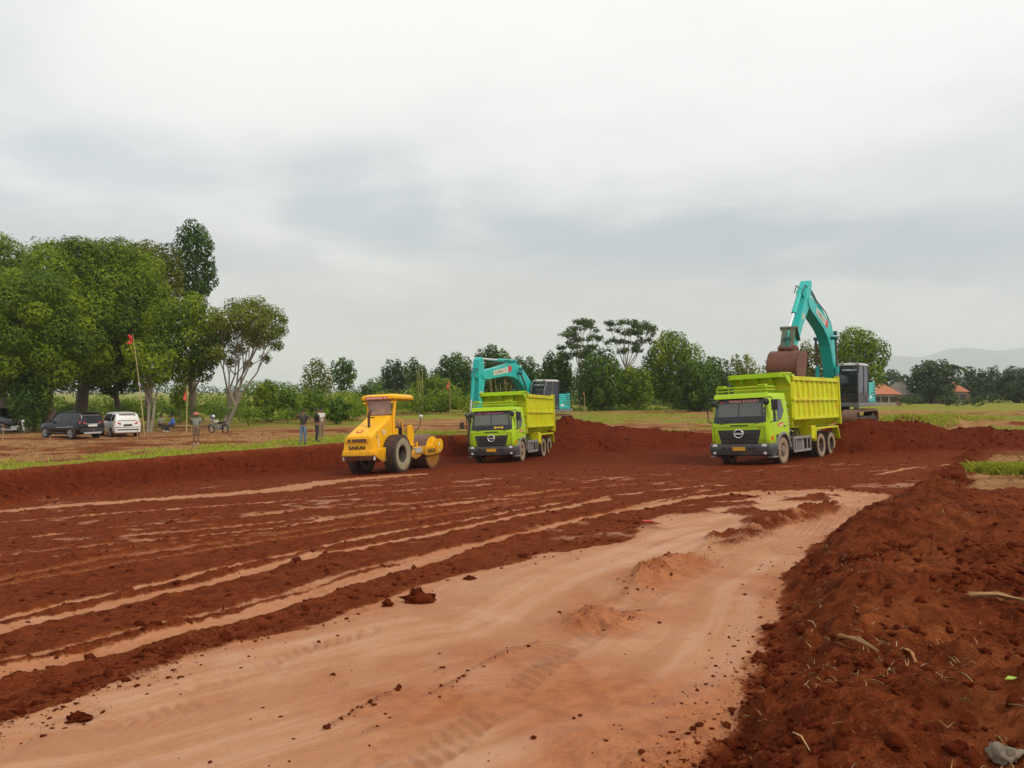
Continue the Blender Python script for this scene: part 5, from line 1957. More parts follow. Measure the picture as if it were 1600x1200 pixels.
# ------------------------------------------------------------------ motorcycles
def build_bike(label, tank_mat, helmet=True):
    T = empty('motorcycle', label=label, cat='motorcycle')
    for xw in (-.62, .62):
        t_ = MB()
        t_.tube([(xw + .27 * math.cos(a), 0, .30 + .27 * math.sin(a)) for a in [2 * math.pi * k / 24 for k in range(25)]], .042, 8)
        wo_ = t_.build('wheel', M('bike_tyre', (.03, .025, .022), .9, dirt=.4), T, 60)
        sp = MB()
        for k in range(10):
            a = 2 * math.pi * k / 10
            sp.cyl((xw, 0, .30), (xw + .25 * math.cos(a), 0, .30 + .25 * math.sin(a)), .006, seg=4)
        sp.cyl((xw, -.06, .30), (xw, .06, .30), .05, seg=10)
        sp.build('spokes', SILVER, wo_)
    fr = MB()
    fr.tube([(.50, 0, .88), (.20, 0, .60), (-.05, 0, .34), (-.35, 0, .36), (-.62, 0, .30)], .03, 8)
    fr.tube([(.46, 0, .80), (-.1, 0, .66), (-.62, 0, .72)], .03, 8)
    fr.build('frame', BLACK, T, 60)
    for s in (-1, 1):
        fk = MB()
        fk.tube([(.62, s * .07, .30), (.46, s * .07, .95)], .024, 8)
        fk.build('fork', SILVER, T, 60)
        gr = MB()
        gr.tube([(.44, 0, .98), (.40, s * .2, 1.04), (.30, s * .36, 1.0)], .016, 6)
        gr.build('handlebar', BLACK, T, 60)
        mr = MB()
        mr.tube([(.38, s * .25, 1.03), (.38, s * .30, 1.18)], .008, 5)
        mr.ball((.38, s * .31, 1.21), (.02, .05, .035), 8, 6)
        mr.build('mirror', BLACK, T, 60)
    en = MB()
    en.box(-.18, .20, -.14, .14, .28, .55)
    en.cyl((.05, 0, .42), (.30, 0, .55), .10, seg=12)
    en.build('engine', GREYMET, T, bevel=.03)
    tk = MB()
    tk.ball((.18, 0, .76), (.27, .14, .13), 14, 8)
    tk.build('tank', tank_mat, T, 60)
    st_ = MB()
    st_.prism([(-.66, .76), (-.60, .84), (-.05, .78), (.0, .70), (-.5, .70)], -.13, .13)
    st_.build('seat', M('black_vinyl', (.02, .019, .018), .5), T, bevel=.02)
    fd = MB()
    for k in range(8):
        a0, a1 = R(20 + 17 * k), R(37 + 17 * k)
        fd.beam((.62 + .34 * math.cos(a0), 0, .30 + .34 * math.sin(a0)), (.62 + .34 * math.cos(a1), 0, .30 + .34 * math.sin(a1)), .11, .015)
    fd.build('front_fender', tank_mat, T)
    fd = MB()
    for k in range(7):
        a0, a1 = R(40 + 17 * k), R(57 + 17 * k)
        fd.beam((-.62 + .34 * math.cos(a0), 0, .30 + .34 * math.sin(a0)), (-.62 + .34 * math.cos(a1), 0, .30 + .34 * math.sin(a1)), .13, .015)
    fd.build('rear_fender', BLACK, T)
    hl = MB()
    hl.ball((.56, 0, .90), (.08, .10, .10), 12, 8)
    hl.build('headlight', LENS, T, 60)
    ex = MB()
    ex.tube([(.2, -.12, .30), (-.2, -.17, .26), (-.75, -.18, .36)], [.025, .03, .045], 8)
    ex.build('exhaust', CHROME, T, 60)
    sk = MB()
    sk.tube([(-.1, .10, .30), (-.16, .34, .01)], .014, 6)
    sk.build('side_stand', BLACK, T)
    return T


b1 = build_bike('motorcycle standing in front of the branching olive tree', M('pale_tank', (.42, .40, .33), .4))
p = gnd(342, 677)
b1.location = (p.x, p.y, p.z - .01)
b1.rotation_euler = (R(-6), 0, R(155))
b1.scale = (1.02,) * 3
hm = MB()
hm.ball((0, 0, 0), (.15, .13, .14), 14, 10)
ho = hm.build('helmet', M('blue_helmet', (.03, .06, .28), .25, coat=.5), None, 60)
tag(ho, 'blue and white helmet resting on the handlebar of the standing motorcycle', 'helmet')
ho.location = b1.matrix_basis @ Vector((.36, .05, 1.14))
hv = MB()
hv.ball((.05, -.05, .02), (.12, .10, .09), 12, 8)
hv.build('visor', WHITE_INK, ho, 60)
b2 = build_bike('dark motorcycle parked before the dark grey car at the left edge', CAR_BLACK)
p = gnd(22, 678)
b2.location = (p.x, p.y, p.z - .01)
b2.rotation_euler = (R(-6), 0, R(15))

# ------------------------------------------------------------------ people
SKIN = M('brown_skin', (.22, .105, .06), .6, var=.08)
HAIR = M('black_hair', (.012, .010, .009), .7)


def skin_mesh(name, verts, edges, radii, root=0, sub=1):
    me = bpy.data.meshes.new(name)
    me.from_pydata(verts, edges, [])
    o = bpy.data.objects.new(name, me)
    COL.objects.link(o)
    o.modifiers.new('skin', 'SKIN')
    sd_ = me.skin_vertices[0].data
    for i, r_ in enumerate(radii):
        rr = r_ if isinstance(r_, tuple) else (r_, r_)
        sd_[i].radius = rr
        sd_[i].use_root = (i == root)
    ss = o.modifiers.new('sub', 'SUBSURF')
    ss.levels = sub
    ss.render_levels = sub
    dg = bpy.context.evaluated_depsgraph_get()
    m2_ = bpy.data.meshes.new_from_object(o.evaluated_get(dg))
    bpy.data.objects.remove(o)
    m2_.polygons.foreach_set('use_smooth', [True] * len(m2_.polygons))
    m2_.name = name
    return m2_


def build_person(label, pose, shirt, trousers, shoes, sleeve=.5, shorts=False, hat=None, bag=None, shirt_len=0.0, hair=HAIR):
    """local frame: x right, y forward, z up; joints in metres for a figure of 1.68 m"""
    T = empty('person', label=label, cat='person')
    J = dict(pelvis=(0, 0, .93), waist=(0, .0, 1.07), chest=(0, .0, 1.28), neck=(0, .0, 1.43), head=(0, .02, 1.52), crown=(0, .03, 1.62))
    for s, k in ((1, 'r'), (-1, 'l')):
        J['hip' + k] = (s * .09, 0, .88)
        J['knee' + k] = (s * .10, .02, .48)
        J['ankle' + k] = (s * .10, -.02, .08)
        J['toe' + k] = (s * .12, .14, .035)
        J['sho' + k] = (s * .18, 0, 1.38)
        J['elb' + k] = (s * .24, -.02, 1.11)
        J['wri' + k] = (s * .25, .06, .88)
    J.update(pose)
    names, verts, edges, rad = [], [], [], []

    def add(n_, r_, par=None):
        names.append(n_)
        verts.append(J[n_] if isinstance(n_, str) else n_)
        rad.append(r_)
        if par is not None:
            edges.append((names.index(par), len(names) - 1))
        return len(names) - 1
    add('pelvis', (.135, .10))
    add('waist', (.12, .09), 'pelvis')
    add('chest', (.15, .10), 'waist')
    add('neck', .052, 'chest')
    add('head', (.075, .085), 'neck')
    add('crown', (.07, .085), 'head')
    for k in 'rl':
        add('hip' + k, .085, 'pelvis')
        add('knee' + k, .058, 'hip' + k)
        add('ankle' + k, .040, 'knee' + k)
        add('toe' + k, .032, 'ankle' + k)
        add('sho' + k, .058, 'chest')
        add('elb' + k, .042, 'sho' + k)
        add('wri' + k, .029, 'elb' + k)
        # palm and five fingers of unequal length, slightly curled
        w_ = Vector(J['wri' + k])
        d = (w_ - Vector(J['elb' + k])).normalized()
        lat = d.cross(Vector((0, 0, 1)) if abs(d.z) < .9 else Vector((0, 1, 0))).normalized()
        nn = lat.cross(d)
        J['palm' + k] = tuple(w_ + d * .07)
        add('palm' + k, (.036, .022), 'wri' + k)
        for q, (off, ln) in enumerate(((-.028, .065), (-.010, .08), (.010, .075), (.027, .058))):
            J[f'f{k}{q}a'] = tuple(w_ + d * .105 + lat * off)
            J[f'f{k}{q}b'] = tuple(w_ + d * (.105 + ln * .8) + lat * off * 1.2 + nn * .025)
            add(f'f{k}{q}a', .010, 'palm' + k)
            add(f'f{k}{q}b', .008, f'f{k}{q}a')
        J[f'th{k}'] = tuple(w_ + d * .06 + lat * -.055 + nn * .012)
        add(f'th{k}', .011, 'palm' + k)
    me = skin_mesh('body', verts, edges, rad)
    me.materials.append(SKIN)
    link('body', me, SKIN, T)
    # garments follow the same joints with a little more girth
    def lerp(a, b, t_):
        return tuple(Vector(J[a]).lerp(Vector(J[b]), t_))
    sv = [lerp('pelvis', 'waist', -.15 - shirt_len), J['waist'], J['chest'], lerp('chest', 'neck', .72)]
    se = [(0, 1), (1, 2), (2, 3)]
    sr = [(.165, .125), (.150, .118), (.172, .128), (.085, .075)]
    for k in 'rl':
        i = len(sv)
        sv += [J['sho' + k], lerp('sho' + k, 'elb' + k, .5)]
        sr += [.078, .070]
        se += [(2, i), (i, i + 1)]
        if sleeve > .6:
            sv += [J['elb' + k], lerp('elb' + k, 'wri' + k, .9)]
            sr += [.060, .045]
            se += [(i + 1, i + 2), (i + 2, i + 3)]
        elif sleeve > .4:
            sv.append(lerp('sho' + k, 'elb' + k, .85))
            sr.append(.066)
            se.append((i + 1, i + 2))
    me = skin_mesh('shirt', sv, se, sr, 2)
    me.materials.append(shirt)
    link('shirt', me, shirt, T)
    tv = [lerp('pelvis', 'waist', .35), J['pelvis']]
    te = [(0, 1)]
    tr_ = [(.148, .112), (.155, .12)]
    for k in 'rl':
        i = len(tv)
        tv += [J['hip' + k], lerp('hip' + k, 'knee' + k, .55), lerp('hip' + k, 'knee' + k, 1.0)]
        tr_ += [.105, .092, .082 if shorts else .074]
        te += [(1, i), (i, i + 1), (i + 1, i + 2)]
        if not shorts:
            tv += [lerp('knee' + k, 'ankle' + k, .5), lerp('knee' + k, 'ankle' + k, .97)]
            tr_ += [.066, .060]
            te += [(i + 2, i + 3), (i + 3, i + 4)]
    nm = 'shorts' if shorts else 'trousers'
    me = skin_mesh(nm, tv, te, tr_, 1)
    me.materials.append(trousers)
    link(nm, me, trousers, T)
    for k in 'rl':
        a, t_ = Vector(J['ankle' + k]), Vector(J['toe' + k])
        sh = MB()
        c_ = a.lerp(t_, .45)
        ang = math.atan2(t_.x - a.x, t_.y - a.y)
        sh.ball((0, 0, 0), (.05, .145, .055), 10, 6)
        so = sh.build('shoe', shoes, T, 60)
        so.location = (c_.x, c_.y, min(a.z, .05) if a.z < .3 else a.z - .03)
        so.rotation_euler = (0, 0, -ang)
    hd_ = Vector(J['head']).lerp(Vector(J['crown']), .45)
    fw = Vector(J['crown']) - Vector(J['head'])
    h_ = MB()
    rr = []
    for j in range(7):
        t_ = R(8 + 14 * j)
        rr.append([(.097 * math.sin(t_) * math.cos(2 * math.pi * q / 14), -.018 + .108 * math.sin(t_) * math.sin(2 * math.pi * q / 14) - .012 * j * .5, .03 + .118 * math.cos(t_)) for q in range(14)])
    h_.rings(rr)
    ho_ = h_.build('hair', hair, T, 70)
    ho_.location = hd_
    f_ = MB()
    f_.ball((0, .105, -.005), (.014, .022, .024), 8, 6)
    fo = f_.build('nose', SKIN, T, 60)
    fo.location = hd_
    for s in (-1, 1):
        e_ = MB()
        e_.ball((s * .032, .092, .022), (.013, .008, .008), 8, 6)
        eo = e_.build('eye', BLACK_INK, T)
        eo.location = hd_
        e_ = MB()
        e_.ball((s * .088, .0, .0), (.014, .024, .034), 8, 6)
        eo = e_.build('ear', SKIN, T, 60)
        eo.location = hd_
    m_ = MB()
    m_.ball((0, .094, -.045), (.026, .008, .006), 8, 6)
    mo_ = m_.build('mouth', M('lips', (.16, .055, .045), .5), T)
    mo_.location = hd_
    if hat is not None:
        c_ = MB()
        c_.lathe([(.001, .17), (.07, .165), (.105, .13), (.115, .06), (.125, .05), (.19, .035), (.19, .028), (.11, .045)], (0, 0, 0), 'z', 20)
        co_ = c_.build('hat', hat, T, 60)
        co_.location = hd_
    if bag is not None:
        g_ = MB()
        g_.ball((0, -.19, 1.22), (.14, .10, .20), 12, 8)
        g_.build('backpack', bag, T, 60)
    return T


def stand(o, px_, py_, face, scale=1.0):
    """face = direction the person looks, degrees from +x"""
    p_ = gnd(px_, py_)
    o.location = (p_.x, p_.y, p_.z - .01)
    o.rotation_euler = (0, 0, R(face - 90))
    o.scale = (scale,) * 3


JEANS = M('blue_jeans', (.13, .20, .27), .85, var=.25, vscale=10)
NAVY = M('navy_trousers', (.022, .025, .05), .85, var=.2)
GREYGREEN = M('grey_green_shirt', (.23, .25, .20), .85, var=.15)
DARKSHIRT = M('charcoal_shirt', (.06, .052, .047), .85, var=.2)
BLACKSHIRT = M('black_shirt', (.022, .018, .02), .8, var=.2)
WHITESHIRT = M('white_shirt', (.62, .58, .53), .8, var=.08)
KHAKI = M('khaki_trousers', (.24, .17, .10), .85, var=.15)
OLIVESH = M('olive_shorts', (.15, .11, .065), .85, var=.15)
BLUESHIRT = M('blue_jacket', (.045, .13, .50), .7, var=.15)
SHOE = M('dark_shoe', (.025, .023, .025), .7)
SHOEL = M('pale_shoe', (.42, .36, .28), .7)
HATM = M('salmon_hat', (.48, .13, .10), .8, var=.2)

stand(build_person('person in salmon hat, grey shirt and knee shorts standing on the grass', dict(elbr=(.38, .06, 1.34), wrir=(.20, .14, 1.52), elbl=(-.27, -.06, 1.15), wril=(-.24, .02, .93), kneer=(.10, .05, .48), kneel=(-.10, .0, .48), anklel=(-.11, .04, .08), toel=(-.13, .20, .035)),
                   GREYGREEN, OLIVESH, SHOEL, .5, True, HATM, M('navy_bag', (.02, .03, .16), .7)), 307, 694, -88, 1.0)
stand(build_person('person in charcoal shirt and blue jeans raising both hands to the face', dict(elbr=(.34, .18, 1.33), wrir=(.12, .30, 1.42), elbl=(-.44, .10, 1.26), wril=(-.62, .26, 1.16), ankler=(.09, .06, .08), toer=(.10, .22, .035)),
                   DARKSHIRT, JEANS, SHOE), 474, 695, -100, 1.02)
stand(build_person('person in black shirt and navy trousers, nearest of the pair on the bank', dict(elbr=(.24, .14, 1.16), wrir=(.10, .30, 1.22), elbl=(-.22, .12, 1.14), wril=(-.08, .28, 1.20)),
                   BLACKSHIRT, NAVY, SHOE, .5), 495, 691, 15, 1.03)
stand(build_person('person in white shirt and khaki trousers half hidden behind the black shirt', dict(elbr=(.27, .0, 1.12), wrir=(.28, .08, .90)),
                   WHITESHIRT, KHAKI, SHOEL, .5), 502, 684.5, -40, 1.0)
SIT = dict(pelvis=(0, 0, .50), waist=(0, .0, .64), chest=(0, .03, .85), neck=(0, .05, 1.0), head=(0, .09, 1.09), crown=(0, .11, 1.19),
           hipr=(.09, .02, .48), kneer=(.12, .40, .50), ankler=(.13, .44, .08), toer=(.14, .60, .035), hipl=(-.09, .02, .48), kneel=(-.12, .38, .50), anklel=(-.13, .34, .08), toel=(-.14, .50, .035),
           shor=(.18, .03, .95), elbr=(.24, .10, .70), wrir=(.14, .32, .58), shol=(-.18, .03, .95), elbl=(-.24, .10, .70), wril=(-.14, .30, .58))
s1 = build_person('seated person in grey shirt and black trousers on the bamboo bench', dict(SIT, crown=(.02, .10, 1.19)), GREYGREEN, M('black_trousers', (.02, .02, .022), .85), SHOEL, .5)
stand(s1, 251, 674, -35, 1.04)
s2 = build_person('seated person in blue jacket on the bamboo bench', SIT, BLUESHIRT, NAVY, SHOEL, .9)
stand(s2, 271, 675, 215, 1.04)

# ------------------------------------------------------------------ bamboo bench, poles, flags and stakes
BAMBOO = M('bamboo', (.42, .33, .13), .6, var=.2, vscale=5)
STAKE = M('pale_stake', (.36, .22, .11), .8, var=.25)
FLAG = M('red_flag', (.62, .03, .025), .7, var=.12)
ORFLAG = M('orange_red_flag', (.62, .085, .035), .7, var=.12)

pa = gnd(251, 674)
pb = gnd(271, 675)
bx0, bx1, by = pa.x - 1.5, pb.x + 1.0, max(pa.y, pb.y) + .02
bz = zs(pa.x, by)
BN = empty('bamboo_bench', (0, 0, 0), label='long bamboo rail bench under the two seated people', cat='bench')
for yy in (by - .10, by + .0, by + .10):
    m_ = MB()
    m_.tube([(bx0 - .25, yy, bz + .41), (bx1 + .25, yy, bz + .42)], .035, 8)
    m_.build('rail', BAMBOO, BN, 60)
for xx in (bx0, (bx0 + bx1) / 2, bx1):
    for yy in (by - .12, by + .12):
        m_ = MB()
        m_.tube([(xx, yy, bz - .15), (xx, yy, bz + .40)], .03, 8)
        m_.build('leg', BAMBOO, BN, 60)


def pole(name, label, cat, px_, py_, top, r_, mat_=BAMBOO, flag=None, fmat=FLAG, lean=(0, 0), group=None, knots=True):
    p_ = gnd(px_, py_)
    k = (CAM_H + (612 - top) / 1200 * p_.y) - p_.z
    T = empty(name, p_, 0, label, cat, group)
    m_ = MB()
    pts, rs = [], []
    n_ = 8
    for i in range(n_ + 1):
        t_ = i / n_
        pts.append((lean[0] * t_ + .25 * lean[0] * t_ * t_ * .0, lean[1] * t_, -.2 + (k + .2) * t_))
        rs.append(r_ * (1 - .45 * t_))
    m_.tube(pts, rs, 8)
    m_.build('pole', mat_, T, 60)
    if flag:
        fw, fh, sgn = flag
        f_ = MB()
        n2 = 8
        r0, r1 = [], []
        for i in range(n2 + 1):
            u = i / n2
            dx = sgn * fw * math.sin(u * 2.2) / math.sin(1.1) * .5 * 1.1
            r0.append((lean[0] + dx, lean[1] + .10 * math.sin(u * 5), k - .02 - fh * u))
            r1.append((lean[0] + dx * .25 - sgn * .0, lean[1], k - .02 - fh * u))
        f_.rings([r0, r1], cap=False, closed=False)
        fo = f_.build('flag', fmat, T, 60)
        so = fo.modifiers.new('thick', 'SOLIDIFY')
        so.thickness = .012
    return T, p_, k


# tall bent bamboo with a curled red flag
pb0 = gnd(226, 681)
hgt = CAM_H + (612 - 522) / 1200 * pb0.y - pb0.z
T = empty('flag_pole', pb0, 0, 'tall leaning bamboo pole with curled red flag beside the white car', 'flag pole')
m_ = MB()
pts, rs = [], []
lean = -(226 - 207) / 1200 * pb0.y
for i in range(13):
    t_ = i / 12
    pts.append((lean * (t_ ** 1.25), 0, -.2 + (hgt + .2) * t_))
    rs.append(.045 * (1 - .6 * t_))
m_.tube(pts, rs, 8)
m_.build('pole', BAMBOO, T, 60)
f_ = MB()
r0, r1 = [], []
for i in range(13):
    a = R(75 - 150 * i / 12)
    r0.append((lean - .42 + .42 * math.cos(a), .05 * math.sin(i), hgt - .10 + .38 * math.sin(a) - .28))
    r1.append((lean - .42 + .22 * math.cos(a), .05 * math.sin(i) + .02, hgt - .10 + .20 * math.sin(a) - .28))
f_.rings([r0, r1], cap=False, closed=False)
fo = f_.build('flag', FLAG, T, 60)
so = fo.modifiers.new('thick', 'SOLIDIFY')
so.thickness = .02
rb = MB()
rb.ball((lean * .42, 0, hgt * .50), (.10, .07, .13), 10, 8)
rb.build('rag_bundle', M('pale_rag', (.30, .32, .42), .8, var=.5, vscale=9), T, 60)
pole('flag_pole', 'straight bamboo pole with orange red flag right of the seated people', 'flag pole', 291.5, 677, 605, .050, BAMBOO, (.42, .95, -1), ORFLAG, (.05, 0))
pole('flag_pole', 'thin pole with orange flag above the left dump truck', 'flag pole', 704, 652, 594, .035, STAKE, (.45, .85, -1), ORFLAG, (-.12, 0))
pole('flag_pole', 'thin post with small red cloth right of the left excavator', 'flag pole', 914, 650, 612, .045, STAKE, (.18, .30, -1), ORFLAG, (-.08, 0))
STK = [(5, 694, 663, 'wooden stake at the far left edge beside the dark motorcycle'), (215, 690, 672, 'short wooden stake on the dirt below the white car'),
       (78, 688, 680, 'short stake left of the black car by the track'), (1426, 661, 646, 'stake on the dirt right of the right excavator'), (560, 683, 668, 'thin stake on the bank left of the yellow roller')]
for px_, py_, tp, lab in STK:
    pole('stake', lab, 'stake', px_, py_, tp, .035, STAKE, None, None, (.02, 0), 'survey stakes round the pit')
for (px_, py_, lab) in ((553, 684, 'white plastic scrap on grass left of the roller'), (377, 658, 'white plastic scrap at the undergrowth edge')):
    p_ = gnd(px_, py_)
    m_ = MB()
    m_.ball((0, 0, .05), (.13, .10, .08), 8, 6)
    rnd = random.Random(px_)
    m_.v = [(x_ + rnd.uniform(-.03, .03), y_ + rnd.uniform(-.03, .03), z_ + rnd.uniform(-.02, .03)) for x_, y_, z_ in m_.v]
    o = m_.build('plastic_scrap', WHITE_INK, None)
    o.location = p_
    tag(o, lab, 'litter')

# ------------------------------------------------------------------ foliage
rng = np.random.default_rng(7)


def leaf_mat(name, dark, mid_, light, trans=.32):
    m, t = new_mat(name)
    a = t.n('ShaderNodeAttribute', attribute_name='tint')
    c_ = t.ramp(a.outputs['Fac'], [(0.0, dark), (.5, mid_), (1.0, light)])
    d = t.n('ShaderNodeBsdfPrincipled', inp={'Base Color': c_, 'Roughness': .55, 'Specular IOR Level': .18})
    tl = t.n('ShaderNodeBsdfTranslucent', inp={0: c_})
    mx = t.n('ShaderNodeMixShader', inp={0: trans, 1: d.outputs[0], 2: tl.outputs[0]})
    t.n('ShaderNodeOutputMaterial', inp={0: mx.outputs[0]})
    return m


LEAF = {
    'mango': leaf_mat('mango_leaves', (.036, .074, .003), (.135, .215, .006), (.31, .365, .010)),
    'deep': leaf_mat('deep_green_leaves', (.022, .054, .006), (.060, .130, .010), (.130, .215, .016)),
    'yellow': leaf_mat('yellow_green_leaves', (.065, .085, .006), (.135, .150, .010), (.215, .210, .018)),
    'olive': leaf_mat('olive_leaves', (.065, .092, .009), (.160, .190, .016), (.28, .295, .030)),
    'fresh': leaf_mat('fresh_green_leaves', (.055, .110, .006), (.125, .215, .012), (.225, .300, .024)),
    'far': leaf_mat('distant_leaves', (.026, .052, .018), (.046, .084, .026), (.080, .125, .040)),
    'albizia': leaf_mat('feathery_leaves', (.034, .066, .018), (.070, .115, .030), (.125, .170, .050)),
    'grass': leaf_mat('grass_blades', (.16, .19, .015), (.30, .33, .026), (.45, .42, .070), .35),
    'lush': leaf_mat('lush_grass_blades', (.26, .30, .02), (.42, .47, .04), (.58, .56, .10), .4),
    'straw': leaf_mat('straw_blades', (.40, .24, .09), (.55, .37, .16), (.70, .52, .27), .1),
    'dry': leaf_mat('dry_grass', (.17, .11, .035), (.30, .21, .075), (.42, .32, .13), .2),
}
BARK = M('grey_brown_bark', (.125, .092, .062), .9, var=.35, vscale=4, bump=.8, bscale=12)
PALEBARK = M('pale_bark', (.26, .22, .165), .9, var=.3, vscale=4, bump=.6, bscale=12)


def quad_mesh(name, P, N, size, aspect, tint, mat, jit=.5, fold=.0):
    """one rhombic leaf per row of P facing N"""
    n = len(P)
    r_ = rng.normal(size=(n, 3))
    T1 = np.cross(N, r_)
    T1 /= np.linalg.norm(T1, axis=1, keepdims=True) + 1e-9
    T2 = np.cross(N, T1)
    s = (size * rng.uniform(1 - jit, 1 + jit, n))[:, None]
    a, b = T1 * s * .5, T2 * s * .5 * aspect
    V = np.empty((n, 4, 3), np.float32)
    V[:, 0] = P - a
    V[:, 1] = P - b + a * .15 + N * s * fold
    V[:, 2] = P + a
    V[:, 3] = P + b + a * .15 + N * s * fold
    return poly_mesh(name, V.reshape(-1, 3), 4, np.repeat(tint, 4), mat)


def poly_mesh(name, V, k, tint, mat):
    nf = len(V) // k
    me = bpy.data.meshes.new(name)
    me.vertices.add(len(V))
    me.vertices.foreach_set('co', V.astype(np.float32).ravel())
    me.loops.add(len(V))
    me.loops.foreach_set('vertex_index', np.arange(len(V), dtype=np.int32))
    me.polygons.add(nf)
    me.polygons.foreach_set('loop_start', np.arange(0, len(V), k, dtype=np.int32))
    me.update(calc_edges=True)
    at = me.attributes.new('tint', 'FLOAT', 'POINT')
    at.data.foreach_set('value', np.clip(tint, 0, 1).astype(np.float32))
    me.materials.append(mat)
    return me


def leaves_on(lobes, leaf, dens, up=.35, shell=.30):
    """points and normals scattered over a set of ellipsoid lobes (cx,cy,cz,rx,ry,rz,tint)"""
    Ps, Ns, Ts = [], [], []
    lob = np.array(lobes, float)
    for i, (cx, cy_, cz, rx, ry, rz, tn) in enumerate(lob):
        area = math.pi * (rx * rz + rx * ry + ry * rz) * 1.33
        n = max(8, int(dens * 2.1 * area / (leaf * leaf)))
        d = rng.normal(size=(n, 3))
        d /= np.linalg.norm(d, axis=1, keepdims=True)
        rr = 1 - shell * rng.random(n) ** 1.6
        rr += .10 * np.sin(d[:, 0] * 7 + i) * np.sin(d[:, 1] * 6 + 2 * i) * np.sin(d[:, 2] * 7 + 3 * i) * 2
        p = np.array([cx, cy_, cz]) + d * rr[:, None] * np.array([rx, ry, rz])
        nn = d * 1.1 + rng.normal(size=(n, 3)) * .36 + np.array([0, 0, up])
        nn /= np.linalg.norm(nn, axis=1, keepdims=True)
        keep = np.ones(n, bool)
        for j, l2 in enumerate(lob):
            if j == i:
                continue
            if np.linalg.norm(l2[:3] - lob[i, :3]) > max(rx, ry, rz) * 1.1 + max(l2[3:6]):
                continue
            q = (p - l2[:3]) / l2[3:6]
            keep &= (q * q).sum(1) > .50
        p, nn = p[keep], nn[keep]
        t_ = tn + .17 * rng.normal(size=len(p))
        Ps.append(p)
        Ns.append(nn)
        Ts.append(t_)
    return np.concatenate(Ps), np.concatenate(Ns), np.concatenate(Ts)


def hull_lobes(c, r, n, size=.42, flat=1.0, rs=None, lowcut=-1.0):
    """lobes spread over an ellipsoid hull"""
    rs = rs or random.Random(1)
    out_ = [(c[0], c[1], c[2], r[0] * .62, r[1] * .62, r[2] * .62, .42)]
    ga = math.pi * (3 - 5 ** .5)
    off = rs.uniform(0, 6)
    for i in range(n):
        zz = 1 - 2 * (i + .5) / n
        zz = max(zz, lowcut)
        rad = math.sqrt(max(0, 1 - zz * zz))
        a = ga * i + off
        f = rs.uniform(.66, .86)
        sz_ = size * rs.uniform(.75, 1.25)
        out_.append((c[0] + r[0] * f * rad * math.cos(a), c[1] + r[1] * f * rad * math.sin(a), c[2] + r[2] * f * zz, r[0] * sz_, r[1] * sz_, r[2] * sz_ * flat, rs.uniform(.22, .78)))
    return out_


def px3(px_, py_, Y):
    return Vector(((px_ - 800) / 1200 * Y, Y, CAM_H + (612 - py_) / 1200 * Y))


def make_tree(name, label, kind, Y, x0, x1, yt, yb, base, nl=16, leafpx=3.4, dens=.85, size=.42, flat=1.0, trunk=.25, bark=BARK, group=None, depth=None, seed=1, shell=.32, lobes=None, limbs=None, cat='tree', stems=1, fork=.35):
    rs = random.Random(seed)
    c_ = px3((x0 + x1) / 2, (yt + yb) / 2, Y)
    rx = (x1 - x0) / 2 / 1200 * Y
    rz = (yb - yt) / 2 / 1200 * Y
    ry = depth or rx * .9
    bx = (base - 800) / 1200 * Y
    bz = float(terrain(np.array([bx]), np.array([float(Y)]))[0])
    T = empty(name, (bx, Y, bz), 0, label, cat, group)
    if lobes is None:
        lobes = hull_lobes((c_.x, c_.y, c_.z), (rx, ry, rz), nl, size, flat, rs)
    leaf = leafpx / 768 * Y
    P, N, Tt = leaves_on(lobes, leaf, dens, shell=shell)
    low = P[:, 2] > bz + .05
    P, N, Tt = P[low], N[low], Tt[low]
    P = P - np.array([bx, Y, bz])
    link('crown', quad_mesh('crown', P, N, leaf, .72, Tt, LEAF[kind], .6), None, T)
    # trunk and limbs that reach into the lobes
    m_ = MB()
    o = Vector((bx, Y, bz))
    fk = Vector((bx + (c_.x - bx) * .35, Y, bz + max(.5, (c_.z - bz) * fork + .2)))
    for s_ in range(stems):
        e = Vector((rs.uniform(-.3, .3), rs.uniform(-.3, .3), 0)) * (1.5 if stems > 1 else 0)
        m_.tube([o + e * .4 - o + Vector((0, 0, -.3)), (o + e * .5) - o + Vector((0, 0, .15)), (o.lerp(fk, .5) + e * .8) - o, fk + e - o], [trunk * 1.45, trunk * 1.1, trunk * .92, trunk * .8], 9)
        tg = rs.sample(lobes[1:], min(len(lobes) - 1, 7)) if limbs is None else limbs[s_::stems]
        tg = sorted(tg, key=lambda l_: l_[0])
        nb = max(1, round(len(tg) / 2.6))
        for g_ in range(nb):
            grp = tg[g_ * len(tg) // nb:(g_ + 1) * len(tg) // nb]
            if not grp:
                continue
            cen = sum((Vector(l_[:3]) for l_ in grp), Vector()) / len(grp)
            f0 = fk + e
            nd = f0.lerp(cen, .52) + Vector((rs.uniform(-.08, .08) * rx, rs.uniform(-.1, .1) * rx, -.05 * rz))
            k1 = f0.lerp(nd, .5) + Vector((rs.uniform(-.09, .09) * rx, rs.uniform(-.09, .09) * rx, .02 * rz))
            m_.tube([f0 - o, k1 - o, nd - o], [trunk * .62, trunk * .46, trunk * .36], 7)
            for l_ in grp:
                q = Vector(l_[:3])
                mid_ = nd.lerp(q, .5) + Vector((rs.uniform(-.1, .1) * rx, rs.uniform(-.1, .1) * rx, .05 * rz))
                m_.tube([nd - o, mid_ - o, q - o], [trunk * .30, trunk * .20, trunk * .07], 6)
                for _ in range(3):
                    q2 = q + Vector((rs.uniform(-1, 1) * l_[3], rs.uniform(-1, 1) * l_[4], rs.uniform(-.3, 1) * l_[5])) * .8
                    m_.tube([mid_ - o, mid_.lerp(q2, .6) + Vector((0, 0, .1)) - o, q2 - o], [trunk * .12, trunk * .08, trunk * .03], 5)
    m_.build('trunk', bark, T, 60)
    return T


